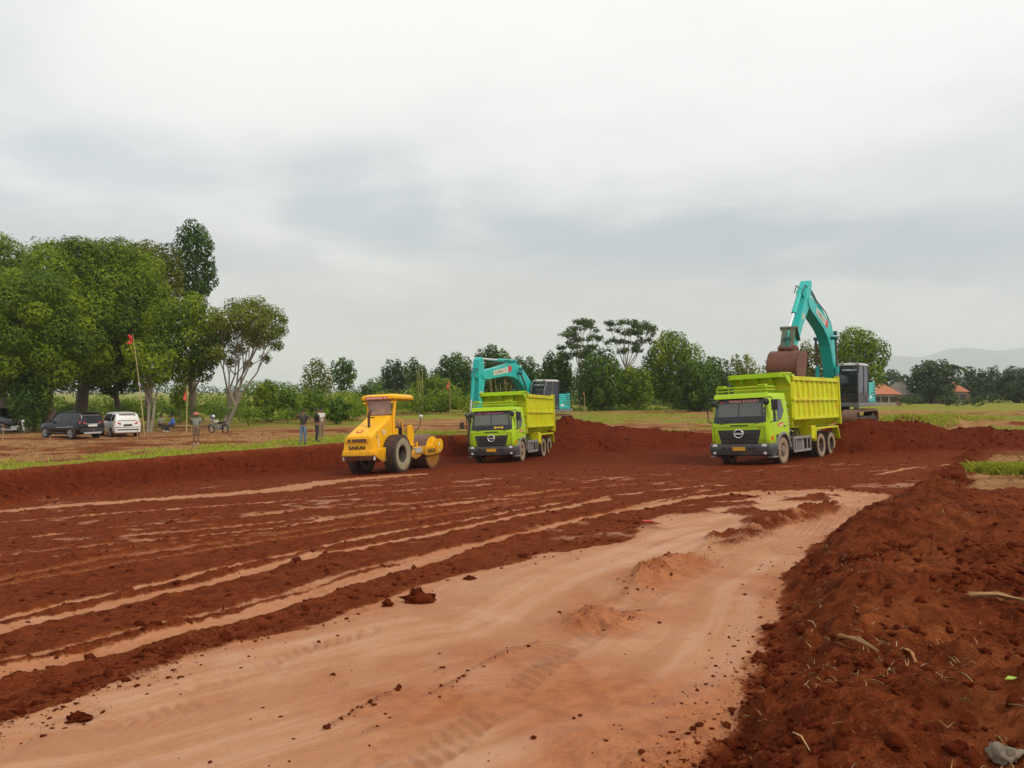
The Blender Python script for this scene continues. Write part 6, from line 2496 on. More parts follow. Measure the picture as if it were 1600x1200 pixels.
GT = 'tall trees behind the parked cars'
make_tree('broad_tree', 'huge dark green domed tree rising in the middle of the left grove', 'mango', 66, 20, 272, 364, 600, 124, 64, 2.05, .95, .235, .95, .55, seed=3, group=GT, depth=6.5)
make_tree('broad_tree', 'broad leafy tree nearest the left edge hanging over the dark car', 'mango', 58, -95, 166, 425, 618, 84, 56, 2.05, .95, .245, 1.0, .60, seed=5, group=GT, depth=5.5)
make_tree('broad_tree', 'rounded tree top rising at the left edge behind the grove', 'mango', 72, -120, 82, 362, 560, 10, 36, 2.2, .85, .28, 1.0, .4, seed=8, group=GT, depth=5)
make_tree('broad_tree', 'yellow green tree top behind the domed tree', 'yellow', 78, 178, 288, 368, 520, 232, 32, 2.1, .85, .29, 1.0, .35, seed=9, group=GT)
make_tree('slender_tree', 'tall narrow dark tree towering above the grove', 'deep', 84, 270, 337, 337, 492, 303, 30, 2.0, .8, .34, .55, .28, seed=12, group=GT)
make_tree('broad_tree', 'dark rounded tree on the right of the grove beside the olive tree', 'mango', 62, 228, 352, 458, 606, 302, 34, 2.2, .85, .28, 1.0, .16, seed=14, group=GT)
make_tree('small_tree', 'small forked tree behind the leaning flag pole', 'mango', 57, 192, 272, 525, 606, 231, 10, 2.6, .75, .42, .9, .12, PALEBARK, seed=15, group=GT, stems=2)
make_tree('ivy_clad_tree', 'low dark ivy covered trunk behind the black car', 'deep', 56, 18, 76, 560, 668, 46, 12, 2.6, .95, .5, 1.0, .3, seed=17, group=GT)
make_tree('broad_tree', 'dark lower tree in shade behind the white car', 'deep', 70, 110, 235, 500, 622, 188, 26, 2.6, .9, .32, 1.0, .30, seed=19, group=GT)
# the open olive tree with its forking limbs
Yo = 61.0
ol_l = []
rs_ = random.Random(21)
for (px_, py_, r_) in ((345, 498, 24), (372, 482, 24), (398, 478, 22), (424, 492, 22), (436, 515, 16), (410, 508, 24), (380, 512, 26), (350, 525, 24), (432, 540, 12), (405, 535, 16), (372, 545, 18), (340, 552, 18), (415, 560, 10), (388, 568, 9), (360, 500, 22), (388, 496, 24), (412, 488, 18), (395, 525, 22), (425, 525, 16), (332, 515, 20), (362, 565, 12), (442, 500, 10)):
    c_ = px3(px_, py_, Yo + rs_.uniform(-2, 2))
    q = r_ / 1200 * Yo
    ol_l.append((c_.x, c_.y, c_.z, q, q, q * .8, rs_.uniform(.3, .65)))
make_tree('olive_tree', 'open branching olive coloured tree right of the grove', 'olive', Yo, 320, 452, 458, 600, 350, lobes=ol_l, limbs=ol_l, leafpx=1.9, dens=.85, trunk=.16, bark=PALEBARK, shell=.75, seed=22, stems=2, fork=.22, group=GT)

GM = 'trees along the far side of the field'
MIDT = [
    (470, 521, 560, 632, 494, 'olive', 118, 'airy pale tree far left of the roller canopy', 9, .55),
    (517, 557, 557, 612, 538, 'deep', 112, 'compact dark round tree right of the airy pale tree', 9, .9),
    (553, 602, 600, 640, 570, 'deep', 105, 'low dark bushy tree behind the roller canopy', 8, .9),
    (596, 636, 561, 622, 616, 'far', 125, 'first of the two matching round trees above the roller drum', 9, .85),
    (631, 669, 559, 622, 652, 'deep', 122, 'second of the two matching round trees, nearer the left excavator', 9, .85),
    (640, 720, 585, 650, 680, 'mango', 96, 'bushy tree mass left of the left excavator arm', 14, .9),
    (676, 742, 551, 640, 712, 'deep', 108, 'tall dark tree directly left of the left excavator arm', 14, .9),
    (737, 806, 538, 640, 770, 'deep', 112, 'high dark tree behind the left excavator boom', 14, .9),
    (790, 845, 556, 640, 818, 'deep', 110, 'dark tree behind the bend of the left excavator boom', 12, .9),
    (843, 898, 543, 642, 872, 'deep', 104, 'dark tree rising right of the left excavator cab', 14, .9),
    (900, 975, 545, 648, 940, 'deep', 96, 'dense dark tree under the two feathery trees', 16, .9),
    (955, 1020, 570, 648, 990, 'mango', 100, 'leafy tree beneath the wider feathery tree', 12, .8),
    (1008, 1096, 517, 640, 1052, 'mango', 104, 'large leafy tree midway between the two dump trucks', 18, .85),
    (1050, 1125, 565, 650, 1090, 'deep', 92, 'low dark tree left of the right dump truck cab', 14, .9),
    (1086, 1142, 556, 645, 1118, 'deep', 118, 'dark tree just behind the left corner of the right truck', 12, .9),
    (1136, 1188, 554, 630, 1162, 'olive', 130, 'thin pale tree top above the right truck canopy', 10, .6),
    (1185, 1230, 562, 640, 1205, 'olive', 135, 'small tree top left of the raised bucket', 8, .6),
    (1244, 1302, 530, 625, 1272, 'yellow', 84, 'yellow green tree seen between the boom and the arm', 12, .62),
    (1296, 1384, 510, 612, 1338, 'fresh', 78, 'bright green tree behind the right excavator cab', 16, .75),
    (1372, 1422, 580, 622, 1398, 'far', 210, 'distant low tree behind the first tiled house', 8, .9),
    (1418, 1494, 562, 630, 1455, 'far', 150, 'large dark tree between the two tiled houses', 14, .9),
    (1497, 1545, 574, 630, 1520, 'far', 165, 'tree just right of the palm and second house', 10, .9),
    (1536, 1566, 572, 630, 1550, 'far', 172, 'narrow tree in the right hand row', 8, .9),
    (1558, 1625, 573, 630, 1590, 'far', 160, 'tree cut off by the right edge of the photo', 12, .9),
]
for i, (x0, x1, yt, yb, bs_, kd, Y, lab, nl, dn) in enumerate(MIDT):
    make_tree('leafy_tree', lab, kd, Y, x0, x1, yt, yb, bs_, int(nl * 1.7), 2.2, dn, .33, 1.0, .0024 * Y + (.06 if Y < 90 else 0), seed=40 + i, group=GM)
# feathery trees with layered crowns
for (lab, Y, base, tiers, sd_) in (
        ('tall feathery tree with flat layered boughs, left of the pair', 100, 907, ((905, 503, 26, 4), (920, 512, 20, 4), (890, 516, 16, 4), (902, 527, 26, 4), (925, 528, 16, 3.5), (892, 540, 22, 4), (916, 545, 20, 4), (900, 556, 22, 5), (925, 560, 16, 5)), 61),
        ('wide feathery tree with pale bare limbs, right of the pair', 102, 988, ((960, 506, 16, 4), (982, 503, 20, 5), (1004, 508, 20, 5), (1022, 518, 12, 4), (968, 518, 20, 4), (994, 520, 22, 4), (1012, 530, 14, 4), (960, 534, 16, 4), (982, 536, 20, 4), (970, 548, 15, 4), (1000, 546, 15, 4)), 62)):
    rs_ = random.Random(sd_)
    lb = []
    for (px_, py_, r_, rz_) in tiers:
        for q_ in range(5):
            c_ = px3(px_ + rs_.uniform(-.75, .75) * r_, py_ + rs_.uniform(-4.5, 4.5), Y + rs_.uniform(-3, 3))
            k_ = r_ * rs_.uniform(.35, .65) / 1200 * Y
            lb.append((c_.x, c_.y, c_.z, k_, k_ * .9, rz_ * rs_.uniform(.8, 1.5) / 1200 * Y, rs_.uniform(.3, .7)))
    make_tree('feathery_tree', lab, 'albizia', Y, tiers[0][0] - 40, tiers[0][0] + 40, 500, 560, base, lobes=lb, limbs=lb[::3], leafpx=1.9, dens=.60, trunk=.15, bark=PALEBARK, shell=.9, seed=sd_, group=GM, fork=.55)

for (x0, x1, yt, yb, bs_, kd, Y, lab) in (
        (398, 436, 594, 650, 417, 'mango', 74, 'rounded green shrub right of the branching olive tree'),
        (432, 470, 606, 652, 450, 'fresh', 72, 'bright low shrub left of the three standing people'),
        (474, 512, 610, 652, 492, 'fresh', 68, 'bright shrub directly behind the standing people'),
        (505, 548, 622, 660, 526, 'deep', 64, 'dark leafy shrub between the people and the roller'),
        (268, 296, 600, 640, 282, 'mango', 70, 'small shrub behind the straight flag pole')):
    make_tree('shrub', lab, kd, Y, x0, x1, yt, yb, bs_, 16, 2.3, .8, .36, 1.0, .06, seed=int(x0), group='shrubs along the left field edge', cat='shrub', fork=.2)

# palm
Yp = 158.0
pb_ = px3(1487, 622, Yp)
T = empty('palm_tree', (pb_.x, Yp, .3), 0, 'tall coconut palm behind the second tiled house', 'palm tree')
m_ = MB()
topz = px3(1487, 574, Yp).z - .3
m_.tube([(0, 0, -.2), (.1, 0, topz * .5), (.25, 0, topz)], [.28, .2, .16], 8)
m_.build('trunk', PALEBARK, T, 60)
V, tn = [], []
rs_ = random.Random(4)
for k in range(15):
    a = 2 * math.pi * k / 15 + rs_.uniform(-.15, .15)
    L_ = rs_.uniform(2.6, 3.6)
    el = rs_.uniform(.1, 1.1)
    for s_ in range(12):
        u0 = s_ / 12
        def pt(u):
            r_ = L_ * u * math.cos(el * (1 - u * .6))
            return Vector((.25 + r_ * math.cos(a), r_ * math.sin(a), topz + L_ * u * math.sin(el) - 1.6 * u * u * L_ * .45))
        p0, p1 = pt(u0), pt(u0 + .09)
        sd_ = Vector((-math.sin(a), math.cos(a), 0))
        for e in (-1, 1):
            q = p0 + sd_ * e * .62 * (1 - u0 * .6) + Vector((0, 0, -.30))
            V += [p0, p1, q + (p1 - p0) * .8, q]
            tn += [rs_.uniform(.2, .7)] * 4
link('fronds', poly_mesh('fronds', np.array([tuple(v) for v in V]), 4, np.array(tn), LEAF['far']), None, T)

# undergrowth in front of the left-hand trees and a far wood that closes the horizon
def thicket(name, label, cat, spots, kind, leafpx, dens):
    Ps, Ns, Ts, Ss = [], [], [], []
    for (px_, py_, r_, Y) in spots:
        c_ = px3(px_, py_, Y)
        q = r_ / 1200 * Y
        P, N, Tt = leaves_on([(c_.x, c_.y, c_.z, q * 1.25, q, q * .85, rng.uniform(.3, .75))], leafpx / 768 * Y, dens)
        Ps.append(P)
        Ns.append(N)
        Ts.append(Tt)
        Ss.append(np.full(len(P), leafpx / 768 * Y))
    P, N, Tt, S = (np.concatenate(a) for a in (Ps, Ns, Ts, Ss))
    zg = terrain(P[:, 0], P[:, 1])
    k_ = P[:, 2] > zg
    o = link(name, quad_mesh(name, P[k_], N[k_], S[k_], .55, Tt[k_], LEAF[kind], .45), None)
    tag(o, label, cat, kind='stuff')


sp1, sp2, sp3 = [], [], []
rs_ = random.Random(77)
for px_ in range(-90, 560, 11):
    for (yy, r_, Y) in ((643, 12, 76), (648, 9, 68), (653, 6, 63)):
        sp1.append((px_ + rs_.uniform(-9, 9), yy + rs_.uniform(-12, 8), r_ * rs_.uniform(.45, 1.45), Y + rs_.uniform(-4, 6)))
for px_ in range(-60, 400, 13):
    sp1.append((px_ + rs_.uniform(-6, 6), 634 + rs_.uniform(-10, 8), rs_.uniform(7, 20), 92 + rs_.uniform(-4, 4)))
for px_ in range(395, 500, 12):
    sp1.append((px_, 622 + rs_.uniform(-14, 10), rs_.uniform(16, 24), 78 + rs_.uniform(-3, 3)))
for px_ in range(540, 860, 11):
    sp2.append((px_ + rs_.uniform(-6, 6), 632 + rs_.uniform(-9, 8), rs_.uniform(11, 20), 88 + rs_.uniform(-5, 5)))
for px_ in range(505, 560, 9):
    sp2.append((px_, 640 + rs_.uniform(-18, 8), rs_.uniform(13, 18), 70 + rs_.uniform(-2, 2)))
thicket('undergrowth', 'light green weeds and shrubs behind the cars and the standing people', 'undergrowth', sp1, 'fresh', 2.3, .55)
thicket('undergrowth', 'green thicket behind the roller and the left excavator', 'undergrowth', sp2, 'mango', 2.3, .6)
for px_ in range(-300, 1900, 17):
    Y = 300 + rs_.uniform(-30, 60)
    sp3.append((px_, 612 - rs_.uniform(0, 6), rs_.uniform(7, 13), Y))
thicket('distant_wood', 'hazy line of distant trees along the horizon', 'woodland', sp3, 'far', 2.2, .6)
sp4 = [(px_ + rs_.uniform(-4, 4), 640 + rs_.uniform(-8, 3), rs_.uniform(4, 9), 98 + rs_.uniform(-3, 3)) for px_ in range(860, 1120, 9)]
thicket('undergrowth', 'low weeds along the foot of the trees between the trucks', 'undergrowth', sp4, 'fresh', 2.0, .5)
sp5 = [(px_ + rs_.uniform(-6, 6), 622 + rs_.uniform(-5, 3), rs_.uniform(6, 11), 170 + rs_.uniform(-15, 15)) for px_ in range(1385, 1640, 11)]
sp5 += [(px_ + rs_.uniform(-5, 5), 626 + rs_.uniform(-5, 3), rs_.uniform(6, 11), 118 + rs_.uniform(-6, 6)) for px_ in list(range(1408, 1440, 7)) + list(range(1470, 1535, 7))]
thicket('undergrowth', 'dark hedge around the houses on the right', 'undergrowth', sp5, 'far', 2.2, .6)
sp6 = []
for px_ in list(range(585, 860, 13)) + list(range(850, 1150, 12)):
    sp6.append((px_ + rs_.uniform(-6, 6), 606 + rs_.uniform(-20, 8), rs_.uniform(13, 24), 140 + rs_.uniform(-8, 8)))
    sp6.append((px_ + rs_.uniform(-6, 6), 624 + rs_.uniform(-6, 6), rs_.uniform(12, 18), 136 + rs_.uniform(-8, 8)))
thicket('tree_belt', 'continuous dark tree belt closing the field behind both excavators', 'woodland', sp6, 'deep', 2.3, .55)
# light bamboo stems behind the left excavator's boom
for (cx_, Y, n_, ht, lab) in ((792, 84, 13, 640, 'clump of pale bamboo stems under the left excavator boom'), (654, 92, 5, 640, 'clump of thin bamboo shoots above the trees left of the boom')):
    T = empty('bamboo_clump', px3(cx_, ht, Y), 0, lab, 'bamboo')
    g0 = float(terrain(np.array([T.location.x]), np.array([float(Y)]))[0])
    T.location.z = g0
    V, tn = [], []
    rs_ = random.Random(int(cx_))
    for k in range(n_):
        xx = rs_.uniform(-2.4, 2.4) if n_ > 6 else rs_.uniform(-.6, .6)
        h_ = rs_.uniform(3.0, 4.4) if n_ > 6 else rs_.uniform(4.5, 6.3)
        b_ = rs_.uniform(-.35, .35)
        m_ = MB()
        m_.tube([(xx, 0, -.1), (xx + b_ * .3, .1, h_ * .6), (xx + b_, .2, h_)], [.045, .035, .015], 6)
        m_.build('stem', BAMBOO, T, 60)
        for q in range(26):
            u = rs_.uniform(.35, 1)
            p0 = Vector((xx + b_ * u * u + rs_.uniform(-.25, .25), rs_.uniform(-.25, .25), h_ * u))
            d_ = Vector((rs_.uniform(-1, 1), rs_.uniform(-1, 1), rs_.uniform(-1, .2))).normalized() * .34
            s_ = Vector((-d_.y, d_.x, .05)).normalized() * .05
            V += [p0, p0 + d_ * .5 + s_, p0 + d_, p0 + d_ * .5 - s_]
            tn += [rs_.uniform(.2, .8)] * 4
    link('leaves', poly_mesh('leaves', np.array([tuple(v) for v in V]), 4, np.array(tn), LEAF['yellow']), None, T)


# ------------------------------------------------------------------ grass, straw and loose clods
gxs = (ks[1] - ks[0]) * (y + 1.5)
gys = np.repeat(np.gradient(ys)[:, None], nc, 1).ravel()


def jitter(ii, g):
    """shake picked grid points over their own cell and drop them on the surface"""
    px_ = x[ii] + gxs[ii] * g.uniform(-1, 1, len(ii))
    py_ = y[ii] + gys[ii] * g.uniform(-1, 1, len(ii))
    return np.stack([px_, py_, zfin(px_, py_)], 1).astype(float)


def scatter_idx(weight, n, seed):
    g = np.random.default_rng(seed)
    wgt = np.nan_to_num(weight.astype(np.float64)) + 1e-14
    wgt /= wgt.sum()
    return g.choice(len(weight), n, p=wgt)


def blades(name, label, cat, weight, n, h, w_, kind, seed, lean=.5, per=4):
    g = np.random.default_rng(seed)
    ii = scatter_idx(weight, n, seed)
    base = jitter(ii, g)
    base = np.repeat(base, per, 0) + g.normal(size=(n * per, 3)) * np.array([.03, .03, 0])
    m_ = len(base)
    a = g.uniform(0, 2 * math.pi, m_)
    hh = h * g.uniform(.45, 1.25, m_)
    d = np.stack([np.cos(a) * lean * g.uniform(.2, 1, m_), np.sin(a) * lean * g.uniform(.2, 1, m_), np.ones(m_)], 1)
    s = np.stack([-np.sin(a), np.cos(a), np.zeros(m_)], 1) * (w_ / 2)
    tip = base + d * hh[:, None]
    tip[:, 2] -= .15 * hh * lean
    midp = base + d * hh[:, None] * .55 + np.array([0, 0, .08]) * hh[:, None]
    V = np.stack([base - s, base + s, midp + s * .7, tip, midp - s * .7], 1).reshape(-1, 3)
    tn = np.repeat(np.repeat(g.uniform(.15, .85, n), per) + g.normal(size=m_) * .12, 5)
    o = link(name, poly_mesh(name, V, 5, tn, LEAF[kind]), None)
    tag(o, label, cat, kind='stuff')


yw = np.clip(y, 1, 1e4)
inview = (np.abs(x / yw) < .72)
cell = gxs * gys
wg = (grass > .35) * gl * (grass ** 2) * inview * cell
blades('grass', 'short green grass along the top of the left bank', 'grass', wg + 0.0, 6500, .11, .020, 'lush', 3, .7, 3)
wp = patch * (grass > .4) * inview * cell
blades('grass', 'bright long grass tuft patch at the right edge above the spoil heap', 'grass', wp, 650, .26, .020, 'lush', 4, 1.3, 5)
wm = np.clip(mid + rgt, 0, 1) * (grass > .3) * inview * cell
blades('grass', 'thin yellow green grass on the field behind the trucks', 'grass', wm, 5500, .10, .035, 'grass', 5, .8, 3)
wr = (m3 > .4) * inview * cell
blades('grass', 'tall weeds over the low mounds before the houses', 'grass', wr * sm(fbm(x, y, .35, 3, 201), -.1, .2), 1300, .28, .05, 'lush', 6, .9, 4)
blades('dry_grass', 'dry yellow stalks on the dirt round the pit edge', 'dry grass', (tan * (sd < -.2) * (heap < .02) * (y > 17) * (y < 60) * inview * (1 - sm(y, 45, 60))) + 1e-9, 1500, .16, .012, 'dry', 8, 1.1, 3)
wl = heap * inview * (y < 17)
blades('straw', 'scattered straw on the spoil heap and edges of the clay', 'straw', wl * (sm(fbm(x, y, 1.2, 3, 203), -.1, .35) + .05), 260, .035, .004, 'straw', 9, 3.2, 2)


def ico():
    f = (1 + 5 ** .5) / 2
    v = np.array([(-1, f, 0), (1, f, 0), (-1, -f, 0), (1, -f, 0), (0, -1, f), (0, 1, f), (0, -1, -f), (0, 1, -f), (f, 0, -1), (f, 0, 1), (-f, 0, -1), (-f, 0, 1)], float)
    v /= np.linalg.norm(v, axis=1, keepdims=True)
    fs = [(0, 11, 5), (0, 5, 1), (0, 1, 7), (0, 7, 10), (0, 10, 11), (1, 5, 9), (5, 11, 4), (11, 10, 2), (10, 7, 6), (7, 1, 8), (3, 9, 4), (3, 4, 2), (3, 2, 6), (3, 6, 8), (3, 8, 9), (4, 9, 5), (2, 4, 11), (6, 2, 10), (8, 6, 7), (9, 8, 1)]
    v = list(map(tuple, v))
    cache, out_ = {}, []
    def md(a, b):
        k = (min(a, b), max(a, b))
        if k not in cache:
            p_ = np.array(v[a]) + np.array(v[b])
            v.append(tuple(p_ / np.linalg.norm(p_)))
            cache[k] = len(v) - 1
        return cache[k]
    for a, b, c_ in fs:
        ab, bc, ca = md(a, b), md(b, c_), md(c_, a)
        out_ += [(a, ab, ca), (b, bc, ab), (c_, ca, bc), (ab, bc, ca)]
    return np.array(v), np.array(out_)


IV, IF = ico()


IV0, IF0 = IV[:12], np.array([(0, 11, 5), (0, 5, 1), (0, 1, 7), (0, 7, 10), (0, 10, 11), (1, 5, 9), (5, 11, 4), (11, 10, 2), (10, 7, 6), (7, 1, 8), (3, 9, 4), (3, 4, 2), (3, 2, 6), (3, 6, 8), (3, 8, 9), (4, 9, 5), (2, 4, 11), (6, 2, 10), (8, 6, 7), (9, 8, 1)])


def clods(name, label, pts, sizes, seed, mat=None, IV=IV0, IF=IF0):
    g = np.random.default_rng(seed)
    n = len(pts)
    nv = len(IV)
    dirs = IV[None] * np.ones((n, 1, 1))
    f = 1 + .30 * g.normal(size=(n, nv, 1)).clip(-1.5, 1.7)
    # lumpy: a low frequency part shared by neighbouring vertices
    k_ = g.normal(size=(n, 3, 3))
    f = f + .22 * np.sin(np.einsum('nvc,nkc->nvk', dirs, k_) * 2.2).sum(2, keepdims=True)
    V = dirs * f * sizes[:, None, None] * np.stack([g.uniform(.8, 1.3, n), g.uniform(.8, 1.3, n), g.uniform(.5, .85, n)], 1)[:, None, :]
    V = V + pts[:, None, :] + np.array([0, 0, .05]) * sizes[:, None, None]
    F = (IF[None] + (np.arange(n) * nv)[:, None, None]).reshape(-1, 3)
    me = bpy.data.meshes.new(name)
    me.vertices.add(n * nv)
    me.vertices.foreach_set('co', V.reshape(-1).astype(np.float32))
    me.loops.add(len(F) * 3)
    me.loops.foreach_set('vertex_index', F.ravel().astype(np.int32))
    me.polygons.add(len(F))
    me.polygons.foreach_set('loop_start', np.arange(0, len(F) * 3, 3, dtype=np.int32))
    me.update(calc_edges=True)
    mt = mat or GROUND
    me.materials.append(mt)
    o = link(name, me, mt)
    return o


def clod_field(name, label, weight, n, smin, smax_, seed, power=3.0):
    g = np.random.default_rng(seed)
    ii = scatter_idx(weight, n, seed)
    pts = jitter(ii, g)
    sz_ = smin + (smax_ - smin) * g.random(n) ** power
    tag(clods(name, label, pts, sz_, seed), label, 'soil clods', kind='stuff')


edge = np.exp(-((rsd + .25) / .35) ** 2)
wl1 = loose * inview * (y < 30) * (.15 + clod * 4 + edge * 1.2) * (1 - firm)
clod_field('soil_clods', 'loose dark clods strewn over the pit floor', wl1, 4400, .007, .048, 31, 5.5)
wl2 = heap * inview * (y < 17) * (.06 + sm(fbm(x, y, .7, 3, 211), .05, .5) * (.2 + clod * 5))
clod_field('soil_clods', 'loose clods lying over the spoil heap', wl2, 4200, .005, .042, 32, 6.0)
wl3 = road * inview * (y < 22) * (np.exp(-(rsd / .3) ** 2) + rdg * 2.0 + crk * 2.5 + .02)
clod_field('soil_clods', 'crumbs of soil scattered over the pale clay road', wl3, 1500, .004, .022, 33, 4.0)
wl4 = (mo + bank * .8) * inview * (y > 18) * (y < 52)
clod_field('soil_clods', 'clods on the banks and mounds round the pit', wl4, 1600, .02, .09, 34, 4.0)

def subdiv(v, f):
    v = [tuple(p_) for p_ in v]
    cache, out_ = {}, []
    def md(a, b):
        k = (min(a, b), max(a, b))
        if k not in cache:
            q = np.array(v[a]) + np.array(v[b])
            v.append(tuple(q / np.linalg.norm(q)))
            cache[k] = len(v) - 1
        return cache[k]
    for a, b, c_ in f:
        ab, bc, ca = md(a, b), md(b, c_), md(c_, a)
        out_ += [(a, ab, ca), (b, bc, ab), (c_, ca, bc), (ab, bc, ca)]
    return np.array(v), np.array(out_)


IV2, IF2 = subdiv(IV, IF)
# the few lumps and scraps one can point at
def lone(name, label, cat, px_, py_, size, seed, mat=None, flat=1.0):
    p_ = gnd(px_, py_)
    o = clods(name, label, np.array([[0, 0, 0.0]]), np.array([size]), seed, mat, IV2, IF2)
    vv = np.array([v.co for v in o.data.vertices])
    d_ = vv / (np.linalg.norm(vv, axis=1, keepdims=True) + 1e-9)
    k_ = 1 + .30 * fbm(d_[:, 0] * 2 + seed, d_[:, 1] * 2 + d_[:, 2] * 3, 1.2, 4, seed)
    o.data.vertices.foreach_set('co', (vv * k_[:, None]).astype(np.float32).ravel())
    o.location = (p_.x, p_.y, p_.z + size * .2)
    o.scale = (1, 1, flat)
    tag(o, label, cat)
    return o


lone('soil_clod', 'biggest dark soil clod at the left edge of the clay road', 'soil clod', 652, 938, .125, 5)
lone('soil_clod', 'smaller clod just left of the biggest one', 'soil clod', 606, 945, .06, 6)
lone('soil_clod', 'clod by itself up the road edge from the biggest one', 'soil clod', 735, 905, .05, 8)
lone('soil_clod', 'orange clod at the end of the curved tyre print on the left', 'soil clod', 121, 1121, .05, 9)
lone('pale_stone', 'pale grey stone in the bottom right corner', 'stone', 1568, 1190, .06, 12, M('pale_stone', (.20, .155, .11), .9, var=.3, vscale=14, dirt=.35, dcol=(.2, .08, .04)))
STRAW = M('straw_stalk', (.50, .33, .12), .7, var=.3, vscale=20)


def stalk(label, a, b, r_, n_=6, name='dry_stalk', mat=STRAW, lift=.02):
    pa_, pb_ = gnd(*a), gnd(*b)
    T = empty(name, pa_, 0, label, 'plant debris')
    rs = random.Random(int(a[0]))
    for k in range(n_):
        m_ = MB()
        e = [Vector((rs.uniform(-1, 1), rs.uniform(-1, 1), rs.uniform(0, 1))) * r_ * 1.6 for _ in range(3)]
        pts = [Vector((0, 0, lift)) + e[0], (pb_ - pa_) * .5 + Vector((0, 0, lift + .02)) + e[1], (pb_ - pa_) * rs.uniform(.85, 1.1) + Vector((0, 0, lift)) + e[2]]
        m_.tube(pts, [r_ * .5, r_ * .6, r_ * .25], 6)
        m_.build('fibre', mat, T, 60)
    return T


stalk('frayed dry stalk lying across the middle of the spoil heap', (1310, 998), (1370, 1028), .012, 6, mat=M('brown_straw', (.30, .16, .055), .8, var=.35, vscale=14))
stalk('bundle of yellow dry stalks at the right edge of the spoil heap', (1512, 945), (1606, 946), .016, 8, mat=M('brown_straw', (.30, .16, .055), .8, var=.35, vscale=14))
stalk('single pale straw near the bottom of the spoil heap', (1234, 1160), (1264, 1186), .007, 1)
stalk('short orange broken stalk right of the frayed stalk', (1412, 1020), (1430, 1040), .009, 4, mat=M('orange_straw', (.40, .17, .05), .8))
stalk('thin straw on the upper left of the spoil heap', (1262, 972), (1275, 978), .006, 1)
lf = MB()
lf.add([(0, 0, 0), (.05, .03, .02), (.11, .0, .015), (.05, -.035, .012), (.03, .04, .02)], [(0, 3, 2, 1)])
pl_ = gnd(1567, 1078)
lo = lf.build('fallen_leaf', M('bright_leaf', (.30, .42, .03), .5), None)
lo.location = pl_ + Vector((0, 0, .03))
lo.scale = (.6, .6, .6)
so = lo.modifiers.new('thick', 'SOLIDIFY')
so.thickness = .003
tag(lo, 'single bright green leaf on the spoil heap near the right edge', 'leaf')
rc = MB()
rc.box(-.09, .09, -.03, .03, 0, .03)
ro_ = rc.build('red_scrap', RED_INK, None, bevel=.01)
ro_.location = gnd(1012, 817)
tag(ro_, 'small red scrap beside the clay road', 'litter')


# ------------------------------------------------------------------ houses on the right
TILE = M('clay_roof_tiles', (.40, .135, .062), .85, var=.3, vscale=2.5, dirt=.2, dcol=(.20, .09, .05), bump=.5, bscale=8)
GREYROOF = M('weathered_roof', (.22, .18, .145), .85, var=.25, vscale=2)
WALL = M('cement_wall', (.36, .30, .235), .9, var=.15, vscale=1.2, dirt=.25, dcol=(.22, .15, .10))
HWIN = glass_mat('house_window', (.02, .022, .022), .15)


def house(label, px0, px1, pyr, pye, pyb, Y, roof, depth=8, hip=True):
    xa, xb = (px0 - 800) / 1200 * Y, (px1 - 800) / 1200 * Y
    zr, ze = px3(0, pyr, Y + depth / 2).z, px3(0, pye, Y).z
    T = empty('house', ((xa + xb) / 2, Y + depth / 2, .3), 0, label, 'house')
    hw_, hd_ = (xb - xa) / 2, depth / 2
    zr -= .3
    ze -= .3
    wl_ = MB()
    wl_.box(-hw_ * .9, hw_ * .9, -hd_ * .88, hd_ * .88, -.3, ze + .1)
    wa = wl_.build('wall', WALL, T)
    r_ = MB()
    ins = min(hw_ * .62, hd_) if hip else 0
    v = [(-hw_, -hd_, ze), (hw_, -hd_, ze), (hw_, hd_, ze), (-hw_, hd_, ze), (-hw_ + ins, 0, zr), (hw_ - ins, 0, zr)]
    r_.add(v, [(0, 1, 5, 4), (2, 3, 4, 5), (1, 2, 5), (3, 0, 4), (3, 2, 1, 0)])
    ro_ = r_.build('roof', roof, T)
    rc_ = MB()
    rc_.tube([(-hw_ + ins, 0, zr + .05), (hw_ - ins, 0, zr + .05)], .16, 6)
    rc_.build('ridge', roof, ro_)
    for k in (-.55, -.05, .5):
        f_ = MB()
        f_.box(hw_ * k - .55, hw_ * k + .55, -hd_ * .88 - .04, -hd_ * .88 + .02, ze * .35, ze * .80)
        fo = f_.build('window', M('window_frame', (.12, .08, .05), .7), wa)
        for e in (-1, 1):
            g_ = MB()
            g_.box(hw_ * k + e * .26 - .22, hw_ * k + e * .26 + .22, -hd_ * .88 - .06, -hd_ * .88 - .03, ze * .39, ze * .76)
            g_.build('pane', HWIN, fo)
    d_ = MB()
    d_.box(hw_ * .72, hw_ * .72 + .8, -hd_ * .88 - .05, -hd_ * .88 + .02, -.2, ze * .82)
    d_.build('door', M('house_door', (.16, .08, .04), .7), wa)


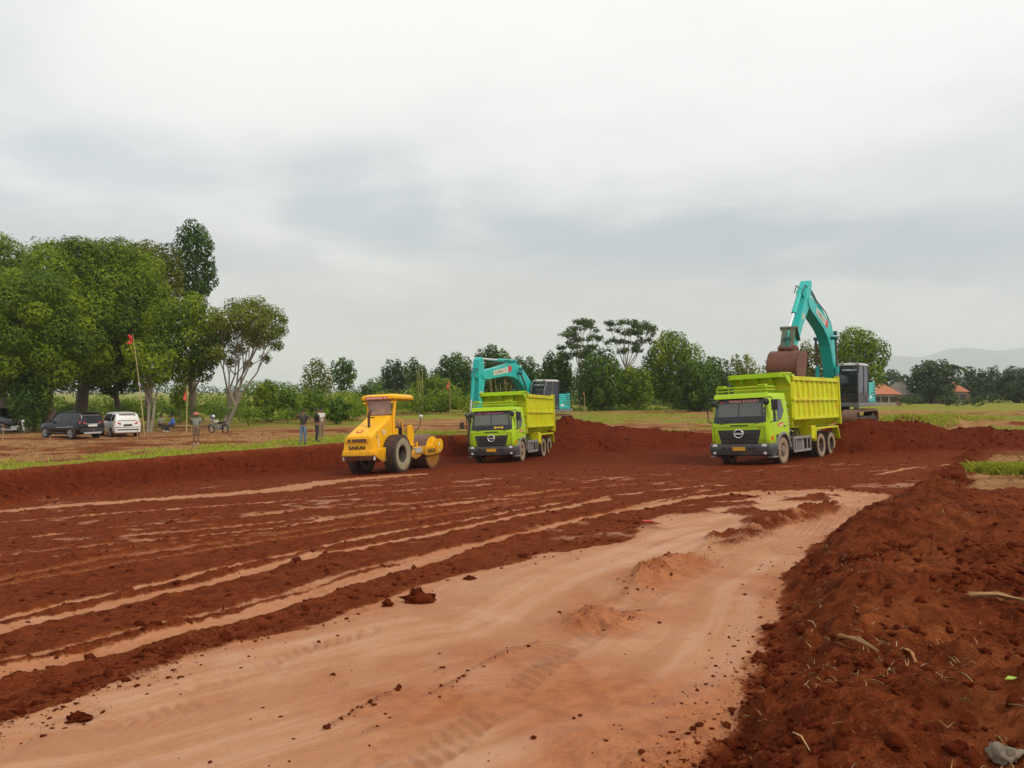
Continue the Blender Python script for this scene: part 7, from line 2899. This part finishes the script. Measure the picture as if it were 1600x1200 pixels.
house('orange tiled house beside the right excavator', 1362, 1410, 598, 616, 640, 128, TILE)
house('grey brown roofed house right of the orange tiled house', 1402, 1440, 598, 617, 640, 150, GREYROOF)
house('red tiled house behind the palm on the far right', 1478, 1516, 594, 612, 636, 150, TILE)

# ------------------------------------------------------------------ hills and air
prof_px = [(900, 612), (1050, 600), (1200, 588), (1300, 572), (1380, 556), (1440, 558), (1462, 552), (1484, 545), (1510, 543), (1535, 547), (1562, 548), (1600, 543), (1660, 538), (1740, 545), (1850, 560), (2000, 590)]
Yh = 6500.0
hx = np.linspace((900 - 800) / 1200 * Yh, 1.0 * Yh, 150)
hz = np.interp(hx, [(p_[0] - 800) / 1200 * Yh for p_ in prof_px], [CAM_H + (612 - p_[1]) / 1200 * Yh for p_ in prof_px])
hs = np.linspace(-1, 1, 25)
V, F = [], []
for i, s_ in enumerate(hs):
    for j in range(len(hx)):
        f = (1 - abs(s_) ** 1.4)
        nz_ = float(fbm(np.array([hx[j] / 400.0]), np.array([s_ * 3.0]), 1.0, 4, 301)[0])
        V.append((hx[j], Yh + s_ * 1200, -2 + (hz[j] + 2) * f * (1 + (.10 * nz_ if abs(s_) > .1 else 0))))
n_ = len(hx)
for i in range(len(hs) - 1):
    for j in range(n_ - 1):
        F.append((i * n_ + j, i * n_ + j + 1, (i + 1) * n_ + j + 1, (i + 1) * n_ + j))
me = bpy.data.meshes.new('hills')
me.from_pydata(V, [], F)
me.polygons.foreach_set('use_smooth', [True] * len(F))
ho = link('hills', me, M('haze_tinted_hill', (.085, .115, .150), .9, var=.3, vscale=.02))  # distance haze put into the base colour, paler and bluer than forest
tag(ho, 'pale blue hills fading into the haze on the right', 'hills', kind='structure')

hb = MB()
hb.box(-8000, 8000, -120, 8700, -8, 470)
hm_, t = new_mat('haze_air')
pv_ = t.n('ShaderNodeVolumePrincipled')
pv_.inputs['Color'].default_value = (.90, .935, 1.0, 1)
pv_.inputs['Density'].default_value = .00020
pv_.inputs['Anisotropy'].default_value = 0.0
t.n('ShaderNodeOutputMaterial', inp={1: pv_.outputs[0]})
hz_o = hb.build('haze', hm_, None)
tag(hz_o, 'thin pale haze in the air over the whole site', 'haze', kind='stuff')
